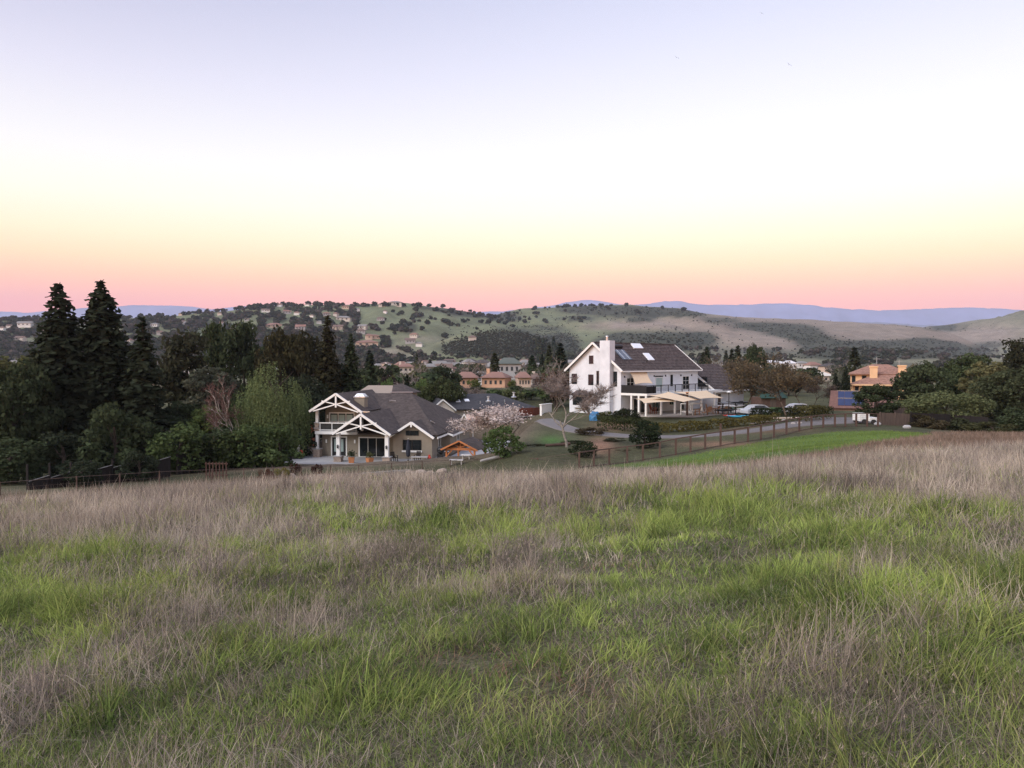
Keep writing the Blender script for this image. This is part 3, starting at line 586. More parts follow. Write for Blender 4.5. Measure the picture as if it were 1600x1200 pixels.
def pine(name, H, W, seed, leaf=.5, plates=26, bare=.3):
    r = np.random.default_rng(seed); cs = []; ns = []; ss = []; ts = []; L = []
    t = np.linspace(0, 1, 9); path = np.c_[np.cumsum(r.normal(0, .1, (9, 2)), 0), t * H * .96]; L.append(tube_path(path, (H * .02 + .06) * (1 - .85 * t), 7))
    for i in range(plates):
        f = bare + (1 - bare) * r.uniform(0, 1); a = r.uniform(0, 6.28); q = r.uniform(.15, 1) * W / 2 * (1.05 - .75 * ((f - bare) / (1 - bare)) ** 1.6); p0 = np.array([np.interp(f * .96, t, path[:, k]) for k in range(3)])
        p = p0 + np.array([math.cos(a) * q, math.sin(a) * q, .12 * q]); L.append(tube_path(np.linspace(p0, p, 4), np.array([.09, .07, .05, .02]) * H / 12, 4))
        m = 130; e = r.normal(size=(m, 3)) * np.array([W * .12, W * .12, W * .045]); cs.append(p + e); ns.append(unit(r.normal(size=(m, 3)) + np.array([0, 0, .6]))); ss.append(leaf * r.uniform(.5, 1.2, m)); ts.append(r.uniform(.65, 1.3, (m, 1)) * r.uniform(.85, 1.15) * np.ones((1, 3)))
    V, F = leaf_quads(np.concatenate(cs), np.concatenate(ns), np.concatenate(ss), 1.8, r); proto(name, (V, F), rep4(np.concatenate(ts)), merge(L), H, W)
def willow(name, H, W, seed, strands=900, leaf=.3):
    r = np.random.default_rng(seed); cs = []; ns = []; ss = []; ts = []
    knots = [(unit(r.normal(size=3) * np.array([1, 1, .6]) + np.array([0, 0, .25])), r.uniform(.6, 1.0)) for _ in range(34)]
    for i in range(strands):
        d, q = knots[r.integers(34)]; d = unit(d + r.normal(0, .22, 3)); p = np.array([d[0] * W / 2 * q, d[1] * W / 2 * q, H * .5 + d[2] * H * .5 * q * .97])
        ln = min(p[2] - .3, r.uniform(.16, .42) * H); m = max(4, int(ln / leaf * 1.5)); s = np.linspace(0, 1, m); out = d[:2] * .18
        cs.append(np.c_[p[0] + out[0] * ln * np.sqrt(s), p[1] + out[1] * ln * np.sqrt(s), p[2] - ln * s] + r.normal(0, .06, (m, 3))); ns.append(unit(np.r_[d[:2], .25][None] + r.normal(0, .5, (m, 3)))); ss.append(leaf * r.uniform(.6, 1.2, m)); ts.append(r.uniform(.8, 1.2, (m, 1)) * (.85 + .3 * r.random()) * np.ones((1, 3)))
    V, F = leaf_quads(np.concatenate(cs), np.concatenate(ns), np.concatenate(ss), .7, r); proto(name, (V, F), rep4(np.concatenate(ts)), limbs(H, .32, 9, .7, r), H, W)
def bare(name, H, W, seed, depth=5, twigs=2200, trunk=.22, leafy_=0, leaf=.2, rise=.55, r0=.02, leafcol=(1.05, .95, .75)):
    """leafless tree: forking limbs (trunk) and a haze of twigs (crown)"""
    thin = 1.0
    for run in (0, 1):
        r = np.random.default_rng(seed); L = []; tips = []
        def grow(p, d, ln, rad, lev):
            q = [p]
            for m in range(4): d = unit(d + r.normal(0, .11, 3) + np.array([0, 0, .03])); q.append(q[-1] + d * ln / 4)
            q = np.array(q); L.append(tube_path(q, np.linspace(rad, rad * .6, 5), 6 if lev < 2 else 4))
            if lev >= depth - 1: tips.append((q[-1], d)); tips.append((q[2], d))
            if lev >= depth: return
            for c in range(int(r.integers(2, 4)) + (lev == 0) * 2):
                s = r.uniform(.55, 1.0); a = unit(np.cross(d, r.normal(size=3))); nd = unit(d * .75 + a * r.uniform(.45, .95) * (1.2 if lev == 0 else .9) + np.array([0, 0, rise * .3])); grow(q[max(1, int(round(s * 4)))], nd, ln * r.uniform(.62, .86), rad * .62, lev + 1)
        grow(np.zeros(3), np.array([0, 0, 1.]), H * trunk, (H * r0 + .05) / thin, 0); V, F = merge(L)
        tp = np.array([t[0] for t in tips]); td = np.array([t[1] for t in tips])
        sx = W / max(np.ptp(tp[:, 0]), np.ptp(tp[:, 1])); sz = H * .93 / tp[:, 2].max(); thin = sx
    S = np.array([sx, sx, sz]); V = V * S; tp = tp * S
    k = r.integers(len(tp), size=twigs); d = unit(td[k] + r.normal(0, .65, (twigs, 3))); ln = H * r.uniform(.03, .10, (twigs, 1)); p = tp[k] - d * ln * .2
    side = unit(np.cross(d, r.normal(size=(twigs, 3)))) * (H * .0022); p2 = p + d * ln
    TV = np.stack([p - side, p + side, p2 + side * .5, p2 - side * .5], 1).reshape(-1, 3); TF = np.arange(4 * twigs).reshape(-1, 4); tt = rep4(r.uniform(.7, 1.2, (twigs, 1)) * np.ones((1, 3)))
    if leafy_:
        k = r.integers(len(tp), size=leafy_); c = tp[k] + r.normal(0, H * .045, (leafy_, 3)); lv, lf = leaf_quads(c, unit(r.normal(size=(leafy_, 3))), leaf * r.uniform(.6, 1.3, leafy_), 1.1, r)
        TF = np.concatenate([TF, lf + len(TV)]); TV = np.concatenate([TV, lv]); tt = np.concatenate([tt, rep4(r.uniform(.8, 1.2, (leafy_, 1)) * np.array([leafcol]))])
    proto(name, (TV, TF), tt, (V, F), H, W)
def lowpoly(name, H, W, seed, n, leaf, kind):
    r = np.random.default_rng(seed)
    if kind == 'cone':
        t = r.uniform(.04, 1, n) ** .8; a = r.uniform(0, 6.28, n); q = W / 2 * (1 - t) ** .85 * r.uniform(.5, 1.1, n) + .1; c = np.c_[np.cos(a) * q, np.sin(a) * q, t * H]
    else:
        lb = 9; d = unit(r.normal(size=(lb, 3))); ctr = d * np.array([W * .27, W * .27, H * .22]) + np.array([0, 0, H * .56]); k = r.integers(lb, size=n); e = unit(r.normal(size=(n, 3))) * r.uniform(.6, 1.05, (n, 1))
        c = ctr[k] + e * np.array([W * .24, W * .24, H * .2]); c[:, 2] = np.maximum(c[:, 2], .06 * H)
    nr = unit(c - np.array([0, 0, H * .4]) + r.normal(0, W * .3, (n, 3))); V, F = leaf_quads(c, nr, leaf * r.uniform(.6, 1.3, n), 1.3, r); tt = rep4(r.uniform(.65, 1.3, (n, 1)) * np.ones((1, 3)))
    tv, tf = tube_path(np.array([[0, 0, 0], [0, 0, H * .3], [0, 0, H * .7]]), np.array([.03, .022, .008]) * H, 5)
    proto(name, (V, F), tt, (tv, tf), H, W)
conifer('redwood_tall', 20, 9.5, 1, rings=84, per=12, leaf=.42, droop=.42, ragged=.22, power=.72, sparse_top=.2)
conifer('redwood_full', 20, 9.0, 2, rings=88, per=13, leaf=.42, droop=.42, ragged=.16, power=.66, sparse_top=.08)
conifer('conifer_slim', 14, 4.6, 3, rings=70, per=9, leaf=.34, droop=.38, ragged=.22, power=.75)
pine('pine', 13, 8.5, 4, leaf=.5, plates=30, bare=.34)
pine('open_pine', 12, 8.0, 41, leaf=.46, plates=34, bare=.2)
broad('oak_wide', 9, 11, 90, 150, .40, 5, low=.06, spread=.27)
broad('oak_round', 8, 8, 80, 130, .34, 6, low=.06, spread=.29)
broad('leafy_tall', 12, 8, 90, 130, .40, 7, low=.08, olive=.12, spread=.28)
broad('bush_round', 2.4, 2.6, 26, 150, .15, 8, low=.02, spread=.42)
broad('shrub_low', 1.4, 2.4, 22, 130, .15, 9, low=.0, spread=.42)
broad('feathery', 7, 11, 46, 230, .30, 12, low=.18, spread=.30, tintvar=.1)
willow('willow', 10, 9, 10, strands=1500, leaf=.24)
bare('bare_spreading', 9, 8, 33, depth=5, twigs=4200, trunk=.20, r0=.008, rise=1.0)
bare('bare_tall', 9, 6, 14, depth=5, twigs=1500, trunk=.30, rise=.9, r0=.009)
bare('twiggy_oak', 9, 12, 15, depth=5, twigs=5200, trunk=.17, leafy_=3200, leaf=.24, r0=.008)
bare('blossom', 4.6, 6.0, 36, depth=5, twigs=4200, trunk=.05, leafy_=8500, leaf=.11, r0=.005, rise=1.1, leafcol=(2.5, 2.42, 2.38))
lowpoly('town_round', 7, 7, 21, 420, .8, 'round'); lowpoly('town_wide', 6, 9, 22, 420, .85, 'round'); lowpoly('town_cone', 11, 5, 23, 380, .9, 'cone')
bare('town_bare', 8, 7, 24, depth=4, twigs=500, trunk=.22)
def hillblob(name, W, H, seed):
    r = np.random.default_rng(seed); n = 46; e = unit(r.normal(size=(n, 3)) + np.array([0, 0, .25])); c = e * np.array([W * .42, W * .42, H * .42]) * r.uniform(.55, 1.05, (n, 1)) + np.array([0, 0, H * .5])
    V, F = leaf_quads(c, unit(e + r.normal(0, .35, (n, 3))), W * .34 * r.uniform(.7, 1.3, n), 1.1, r); return V, F, rep4(r.uniform(.7, 1.25, (n, 1)) * np.ones((1, 3)))
HB = [hillblob('hill_oak', 10, 8, 300 + i) for i in range(5)]
HBM = [np_mesh('hill_oak_mesh', b[0], b[1], M_LEAF, b[2]) for b in HB]

BARKS = {'dark': (.06, .045, .035, 1), 'grey': (.24, .21, .18, 1), 'pale': (.36, .31, .27, 1), 'brown': (.10, .075, .055, 1)}
def tree(kind, name, label, cat, x, y, h, w, col, group=None, bark='dark', rz=None, parts=True):
    cm, tm, H, W = PROTO[kind]; z = T(x, y)
    e = empty(name, (x, y, z - .05), random.uniform(0, 6.28) if rz is None else rz, label, cat, group); e.scale = (w / W, w / W, h / H)
    if tm: o = link('trunk', tm, e); o.color = BARKS[bark]
    if cm: o = link('crown', cm, e); o.color = (*col, 1)
    return e
def tree_at(kind, name, label, cat, u, d, vtop, wpx, col, group=None, bark='dark', rz=None):
    x, y, zt = P(u, vtop, d); h = zt - T(x, y); return tree(kind, name, label, cat, x, y, h, wpx / 1200 * d, col, group, bark, rz)
DK = (.036, .044, .027); DKG = (.050, .064, .033); MID = (.070, .095, .038); OLV = (.092, .10, .044); WIL = (.12, .15, .064); BRN = (.085, .070, .045); TWG = (.26, .215, .19); LGT = (.12, .17, .06); GRYG = (.075, .085, .06); RUST = (.11, .065, .05)
NEAR = [
 ('redwood_tall', 'redwood_tree', 'tallest dark redwood but one, ragged airy top, nearest the left edge', 'tree', 92, 84, 441, 172, DK),
 ('redwood_full', 'redwood_tree', 'tallest dark redwood, dense pointed crown rising into the sky', 'tree', 158, 86, 438, 160, DK),
 ('conifer_slim', 'redwood_tree', 'narrow dark redwood just right of the two tallest redwoods', 'tree', 222, 84, 494, 105, DK),
 ('oak_wide', 'evergreen_tree', 'dark evergreen tree at the left picture edge below the redwoods', 'tree', 12, 78, 572, 140, DKG),
 ('leafy_tall', 'broadleaf_tree', 'olive tree behind the redwoods at the far left edge', 'tree', 18, 120, 552, 110, OLV),
 ('bush_round', 'evergreen_shrub', 'large dark rounded shrub at the foot of the tallest redwood', 'shrub', 175, 72, 640, 90, DKG),
 ('bush_round', 'evergreen_shrub', 'dark shrub at the left edge behind the wire fence', 'shrub', 20, 66, 690, 100, DKG),
 ('bush_round', 'evergreen_shrub', 'dark shrub between the left edge and the stepped board fence', 'shrub', 95, 70, 680, 110, DK),
 ('bush_round', 'evergreen_shrub', 'dull green shrub below the narrow redwood', 'shrub', 222, 74, 660, 90, DKG),
 ('pine', 'pine_tree', 'open brownish green pine with bare lower trunk right of the redwoods', 'tree', 288, 112, 513, 95, (.042, .044, .026)),
 ('open_pine', 'pine_tree', 'bushy green pine in front of the wooded hill, left of twin-topped pine', 'tree', 338, 125, 500, 55, (.050, .066, .032)),
 ('open_pine', 'pine_tree', 'dark twin-topped pine above the willow, in front of the hill', 'tree', 380, 122, 499, 70, DKG),
 ('leafy_tall', 'broadleaf_tree', 'dark green tree behind the bare birch and willow', 'tree', 330, 108, 570, 90, GRYG),
 ('oak_round', 'broadleaf_tree', 'dark rounded tree just left of the yellow-green tree', 'tree', 275, 88, 632, 90, DKG),
 ('leafy_tall', 'broadleaf_tree', 'bright yellow-green tree beside the bare birch', 'tree', 322, 88, 630, 62, LGT),
 ('bush_round', 'green_shrub', 'mid green shrub behind the left wire fence below the yellow-green tree', 'shrub', 285, 74, 668, 95, MID),
 ('bush_round', 'green_shrub', 'dark shrub below the bare birch', 'shrub', 345, 76, 672, 90, DKG),
 ('bush_round', 'green_shrub', 'rounded green shrub below the left half of the willow', 'shrub', 385, 76, 668, 85, MID),
 ('bush_round', 'green_shrub', 'rounded green shrub below the right half of the willow', 'shrub', 432, 77, 668, 80, MID),
 ('bush_round', 'green_shrub', 'dark shrub between the willow and the grey house patio', 'shrub', 462, 88, 655, 70, DK),
 ('bare_tall', 'birch_tree', 'leafless pale-trunked birch beside the willow', 'tree', 368, 84, 578, 80, (.17, .10, .085)),
 ('willow', 'willow_tree', 'large light green drooping willow left of the grey house', 'tree', 428, 88, 558, 122, WIL),
 ('willow', 'willow_tree', 'smaller duller green willow-like tree behind the bare birch', 'tree', 388, 92, 583, 80, (.062, .085, .034)),
 ('oak_round', 'oak_tree', 'dark brownish oak behind the willow, left of the pointed conifer', 'tree', 440, 118, 520, 85, (.046, .043, .022)),
 ('oak_round', 'oak_tree', 'dark brownish oak touching the pointed conifer', 'tree', 478, 116, 525, 80, (.040, .038, .020)),
 ('oak_round', 'oak_tree', 'shadowy dark tree directly left of the grey house roof', 'tree', 478, 100, 590, 80, DK),
 ('conifer_slim', 'conifer_tree', 'pointed brownish green conifer behind the grey house', 'tree', 512, 112, 492, 66, (.044, .042, .022)),
 ('conifer_slim', 'conifer_tree', 'slim dark green conifer right of the pointed brownish conifer', 'tree', 548, 114, 521, 58, DKG),
 ('oak_round', 'oak_tree', 'dark tree between the two conifers behind the grey house', 'tree', 530, 118, 575, 70, DK),
 ('town_cone', 'conifer_tree', 'short dark conifer right of the two conifers behind the grey house', 'tree', 580, 135, 552, 32, DKG),
 ('oak_round', 'oak_tree', 'purplish dark rounded tree above the grey house roof ridge', 'tree', 606, 150, 588, 38, (.050, .038, .032)),
 ('bush_round', 'green_shrub', 'yellow-green shrub just above the grey house tan roof', 'shrub', 608, 130, 597, 28, LGT),
 ('town_cone', 'cypress_tree', 'small dark cypress right of the yellow-green shrub above the roof', 'tree', 636, 135, 586, 22, DK),
 ('oak_wide', 'oak_tree', 'wide olive-green oak behind the grey house right roof end', 'tree', 686, 132, 592, 74, (.060, .070, .030)),
 ('oak_round', 'oak_tree', 'dark oak crown above the wide olive-green oak', 'tree', 690, 175, 573, 50, DKG),
 ('leafy_tall', 'broadleaf_tree', 'light olive tree left of the wide olive-green oak', 'tree', 661, 145, 590, 26, LGT),
 ('twiggy_oak', 'bare_tree', 'low grey leafless tree behind the dark low roof', 'tree', 742, 142, 600, 60, (.22, .19, .185)),
 ('blossom', 'blossom_tree', 'pale pink blossoming bush beside the wooden gazebo', 'tree', 810, 71, 632, 165, (.25, .22, .205)),
 ('bush_round', 'green_shrub', 'bright green shrub in front of the blossoming bush', 'shrub', 786, 67, 668, 56, (.085, .125, .045)),
 ('bare_spreading', 'bare_tree', 'leafless spreading tree left of the white house', 'tree', 886, 72, 576, 150, TWG),
 ('twiggy_oak', 'bare_tree', 'reddish leafless tree touching the white house gable from the left', 'tree', 868, 122, 566, 105, (.12, .085, .075)),
 ('bush_round', 'broadleaf_tree', 'small round dark evergreen tree in front of the driveway fence', 'tree', 1008, 71, 660, 50, (.026, .036, .020)),
 ('bush_round', 'evergreen_shrub', 'dark shrub beside the left end of the post fence', 'shrub', 911, 66, 690, 40, (.030, .040, .020)),
 ('oak_wide', 'evergreen_shrub', 'broad dark shrub in front of the white house corner', 'shrub', 979, 94, 638, 42, (.034, .040, .022)),
 ('bush_round', 'green_shrub', 'yellowish green shrub at the white house gable foot', 'shrub', 948, 96, 643, 30, (.085, .085, .025)),
 ('twiggy_oak', 'oak_tree', 'leafless brownish oak directly right of the white house wing', 'tree', 1166, 108, 546, 128, (.115, .098, .075)),
 ('twiggy_oak', 'oak_tree', 'large spreading leafless oak between the white house and solar roof', 'tree', 1230, 100, 563, 165, (.125, .103, .074)),
 ('twiggy_oak', 'bare_tree', 'purplish leafless tree left of the solar roof', 'tree', 1272, 126, 592, 62, (.13, .105, .095)),
 ('twiggy_oak', 'bare_tree', 'grey-brown leafless tree just behind the large spreading leafless oak', 'tree', 1252, 122, 574, 110, (.12, .10, .08)),
 ('twiggy_oak', 'bare_tree', 'grey-brown leafless tree rising behind the white house wing roof', 'tree', 1138, 134, 553, 80, (.12, .105, .085)),
 ('oak_round', 'oak_tree', 'dark green crown above the leafless oak by the white house wing', 'tree', 1180, 170, 541, 42, DKG),
 ('conifer_slim', 'conifer_tree', 'dark conifer touching the orange house left wall', 'tree', 1322, 136, 571, 26, DK),
 ('conifer_slim', 'conifer_tree', 'shorter dark conifer left of the orange house', 'tree', 1306, 138, 582, 22, DK),
 ('oak_round', 'broadleaf_tree', 'dark leafy tree standing in front of the orange house', 'tree', 1368, 92, 602, 70, (.048, .062, .031)),
 ('town_cone', 'cypress_tree', 'thin dark cypress at the orange house right window', 'tree', 1400, 116, 592, 18, DKG),
 ('feathery', 'broadleaf_tree', 'soft rounded light olive tree above the brown board fence', 'tree', 1478, 88, 612, 122, (.115, .130, .060)),
 ('oak_wide', 'oak_tree', 'dark oak between the orange house and the olive tree', 'tree', 1452, 116, 568, 92, (.060, .075, .038)),
 ('oak_round', 'oak_tree', 'dark green oak rising behind the soft olive tree', 'tree', 1512, 128, 556, 76, (.065, .085, .040)),
 ('leafy_tall', 'broadleaf_tree', 'olive green tree right of the soft olive tree', 'tree', 1545, 108, 562, 76, (.115, .118, .058)),
 ('oak_wide', 'oak_tree', 'broad dark oak filling the right picture edge', 'tree', 1592, 92, 575, 110, (.062, .072, .038)),
 ('oak_wide', 'oak_tree', 'brownish oak low at the right edge above the hummock', 'tree', 1560, 98, 606, 90, (.10, .092, .052)),
 ('oak_round', 'oak_tree', 'greyish oak half hidden behind the soft olive tree', 'tree', 1425, 128, 582, 46, (.06, .07, .04)),
 ('pine', 'pine_tree', 'dark pine crown standing highest at the right edge', 'tree', 1594, 140, 527, 56, (.038, .040, .022)),
 ('twiggy_oak', 'bare_tree', 'grey leafless tree below the pine at the right edge', 'tree', 1568, 160, 560, 90, (.15, .12, .11)),
 ('twiggy_oak', 'bare_tree', 'pale olive bare tree right of the orange house chimney', 'tree', 1420, 175, 565, 52, (.14, .13, .08)),
 ('bush_round', 'green_shrub', 'dark shrub at the foot of the brown fence below the olive tree', 'shrub', 1435, 84, 648, 40, (.06, .05, .025)),
 ('bush_round', 'green_shrub', 'dark shrub at the right edge beyond the field', 'shrub', 1585, 78, 640, 60, DKG),
 ('shrub_low', 'green_shrub', 'brownish shrub in front of the shadowed board fence, left part', 'shrub', 1462, 82, 656, 46, (.075, .06, .035)),
 ('shrub_low', 'green_shrub', 'dark shrub in front of the shadowed board fence, right part', 'shrub', 1505, 81, 654, 60, (.045, .05, .026)),
 ('bush_round', 'evergreen_shrub', 'dark shrub hiding the middle of the stepped fence', 'shrub', 130, 61, 722, 60, DK),
 ('bush_round', 'evergreen_shrub', 'dark shrub in front of the upper end of the stepped fence', 'shrub', 215, 66, 708, 55, DK),
 ('shrub_low', 'green_shrub', 'low dull shrub beside the driveway below the white house gable', 'shrub', 925, 84, 668, 44, (.07, .055, .035)),
 ('shrub_low', 'green_shrub', 'low dark shrub under the leafless tree by the driveway', 'shrub', 896, 76, 688, 36, (.05, .055, .03)),
 ('shrub_low', 'green_shrub', 'brownish low shrub on the slope left of the driveway start', 'shrub', 846, 80, 690, 30, (.085, .065, .042)),
 ('shrub_low', 'green_shrub', 'dull olive shrub right of the blossoming bush', 'shrub', 838, 74, 694, 34, (.065, .065, .035)),
 ('shrub_low', 'green_shrub', 'low dark shrub along the driveway left of the round evergreen tree', 'shrub', 960, 78, 684, 30, (.055, .055, .032)),
 ('shrub_low', 'green_shrub', 'low brownish shrub at the fence left of the round evergreen tree', 'shrub', 975, 70, 702, 26, (.075, .058, .038)),
 ('shrub_low', 'green_shrub', 'low olive hummock shrub beyond the field at the right edge', 'shrub', 1550, 74, 660, 70, (.06, .06, .028)),
]
for a in NEAR:
    k, nm, lab, cat, u, d, vt, wp, col = a
    bk = {'bare_tall': 'pale', 'bare_spreading': 'grey', 'twiggy_oak': 'brown', 'blossom': 'brown'}.get(k, 'dark')
    tree_at(k, nm, lab, cat, u, d, vt, wp, col, None, bk)
# ================================================================== buildings close by
def shingle(name, col, row=.28, var=.25):
    """roof covering: colour per shingle and fine courses"""
    m, t, o = mat_new(name); L = t.links.new
    p = N('ShaderNodeBsdfPrincipled', t); p.inputs['Roughness'].default_value = .9; p.inputs['Specular IOR Level'].default_value = .25
    c = N('ShaderNodeTexCoord', t); n = N('ShaderNodeTexNoise', t); n.inputs['Scale'].default_value = 2.2; n.inputs['Detail'].default_value = 7; n.inputs['Roughness'].default_value = .7; L(c.outputs['Object'], n.inputs['Vector'])
    vo = N('ShaderNodeTexVoronoi', t); vo.inputs['Scale'].default_value = 3.4; L(c.outputs['Object'], vo.inputs['Vector'])
    mx_ = N('ShaderNodeMath', t, operation='ADD'); L(n.outputs['Fac'], mx_.inputs[0]); sp = N('ShaderNodeSeparateColor', t); L(vo.outputs['Color'], sp.inputs[0]); L(sp.outputs[0], mx_.inputs[1])
    r = N('ShaderNodeMapRange', t); r.inputs[1].default_value = .3; r.inputs[2].default_value = 1.6; r.inputs[3].default_value = 1 - var; r.inputs[4].default_value = 1 + var; L(mx_.outputs[0], r.inputs[0])
    mm = N('ShaderNodeMix', t, data_type='RGBA', blend_type='MULTIPLY'); mm.inputs['Factor'].default_value = 1; mm.inputs['A'].default_value = (*col, 1); L(r.outputs[0], mm.inputs['B']); L(mm.outputs['Result'], p.inputs['Base Color'])
    b = N('ShaderNodeBump', t); b.inputs['Strength'].default_value = .5; b.inputs['Distance'].default_value = .03; L(mx_.outputs[0], b.inputs['Height']); L(b.outputs[0], p.inputs['Normal'])
    L(p.outputs[0], o.inputs[0]); return m
TAUPE = plain('taupe_stucco', (.235, .20, .155), .95, var=.08, scale=1.5, bump=.25)
TRIM = plain('white_trim', (.76, .75, .72), .6, var=.04)
SHIN = shingle('dark_shingles', (.072, .057, .051), var=.35)
SHIN2 = shingle('charcoal_shingles', (.050, .048, .052))
TANROOF = plain('tan_roofing', (.30, .24, .19), .9, var=.1)
STONE = plain('ledge_stone', (.34, .27, .22), .9, var=.35, scale=4, bump=.5)
GLASS = plain('window_glass', (.012, .016, .018), .06, var=.02, spec=.5)
BLIND = plain('window_blind', (.30, .38, .36), .5, var=.05)
BLACK = plain('black_metal', (.012, .012, .013), .45, var=.05)
METAL = plain('galvanised_metal', (.55, .56, .58), .35, metal=.8, var=.08)
CONC = plain('concrete', (.36, .35, .345), .9, var=.12, scale=.8, bump=.2)
CEDAR = plain('cedar_wood', (.42, .155, .055), .7, var=.2, scale=3, stretch=(1, 1, .2))
REDWOOD = plain('stained_boards', (.20, .055, .030), .85, var=.25, scale=2.5, stretch=(3, 3, .3))
RUSTW = plain('rusty_brown_timber', (.095, .056, .043), .85, var=.3, scale=3)
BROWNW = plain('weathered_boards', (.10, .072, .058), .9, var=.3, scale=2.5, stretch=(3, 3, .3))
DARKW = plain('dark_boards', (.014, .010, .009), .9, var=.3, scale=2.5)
GREYW = plain('silver_grey_timber', (.33, .31, .29), .85, var=.2, scale=3)
WHITE = plain('white_stucco', (.62, .635, .665), .95, var=.12, scale=.7, bump=.15)
WROOF = shingle('brown_roof_tile', (.088, .070, .066), var=.45)
SAIL = plain('cream_sailcloth', (.70, .53, .35), .8, var=.06)
TEAK = plain('teak_wood', (.36, .20, .11), .7, var=.2, scale=4)
REDP = plain('red_plastic', (.50, .05, .03), .4, var=.05)
BLUEP = plain('blue_plastic', (.03, .20, .42), .4, var=.1)
TERRA = plain('terracotta', (.42, .17, .07), .8, var=.12)
NAVY = plain('navy_canvas', (.022, .025, .036), .85, var=.2, scale=5)
CANVAS = plain('pale_canvas', (.55, .53, .52), .85, var=.1)
RUBBER = plain('tyre_rubber', (.02, .02, .02), .85, var=.1)
def window(parent, o, r, n, w, h, fw=.07, nx=1, nz=1, fm=None, gm=None, name='window', sill=0, bar=.035):
    """frame with glazing bars (the part) and the glass behind it (its sub-part); o = lower left corner"""
    o = Vector(o); r = Vector(r); n = Vector(n); k = Vector((0, 0, 1)); f = MB()
    def bx(mb, a0, a1, b0, b1, c0, c1):
        pts = [o + r * a + k * b + n * c for c in (c0, c1) for (a, b) in ((a0, b0), (a1, b0), (a1, b1), (a0, b1))]
        mb.add(pts, [(0, 3, 2, 1), (4, 5, 6, 7), (0, 1, 5, 4), (1, 2, 6, 5), (2, 3, 7, 6), (3, 0, 4, 7)])
    bx(f, -fw, 0, -fw, h + fw, -.03, .06); bx(f, w, w + fw, -fw, h + fw, -.03, .06); bx(f, 0, w, h, h + fw, -.03, .06); bx(f, 0, w, -fw, 0, -.03, .06)
    for i in range(1, nx): bx(f, w * i / nx - bar / 2, w * i / nx + bar / 2, 0, h, -.02, .045)
    for i in range(1, nz): bx(f, 0, w, h * i / nz - bar / 2, h * i / nz + bar / 2, -.02, .042)
    if sill: bx(f, -fw - .05, w + fw + .05, -fw - sill, -fw - .002, -.03, .10)
    fo = f.build(name, fm or TRIM, parent); g = MB(); bx(g, 0, w, 0, h, -.04, .022); g.build('pane', gm or GLASS, fo); return fo
def gable_truss(mb, xc, za, xl, zl, xr, zr, y, kp=True, th=.20, dp=.18):
    """white barge boards with king post and sloping chords"""
    A = (xc, y, za); mb.beam((xl, y, zl), A, dp, th); mb.beam((xr, y, zr), A, dp, th * .98)
    if kp:
        zl2 = zl + .05; zr2 = zr + .05; mid = zl + .42 * (za - zl)
        mb.beam((xc, y + .02, za - .25), (xc, y + .02, mid - .35), .17, .17); mb.beam((xl + .45, y + .015, zl2), (xc, y + .015, mid), .13, .13); mb.beam((xr - .45, y + .015, zr2), (xc, y + .015, mid), .13, .13)
        mb.beam((xc, y + .01, mid), ((xc + xl) / 2 - .1, y + .01, mid + .36), .11, .11); mb.beam((xc, y + .01, mid), ((xc + xr) / 2 + .1, y + .01, mid + .36), .11, .11)
def stone_base(parent, x, y, z0, z1, w):
    mb = MB(); z = z0; r = random.Random(int(x * 100))
    mb.box(x - w/2 + .04, x + w/2 - .04, y - w/2 + .04, y + w/2 - .04, z0, z1)
    while z < z1 - .05:
        h = min(r.uniform(.10, .17), z1 - z); e = r.uniform(-.02, .03); cut = r.uniform(-.2, .2) * w
        mb.box(x - w/2 - e, x + cut - .008, y - w/2 - e, y + w/2 + e, z + .008, z + h); mb.box(x + cut + .008, x + w/2 + e, y - w/2 - e * .5, y + w/2 + e * .5, z + .006, z + h - .006); z += h
    b = mb.build('stone_base', STONE, parent); MB().box(x - w/2 - .07, x + w/2 + .07, y - w/2 - .07, y + w/2 + .07, z1, z1 + .07).build('cap', CONC, b); return b
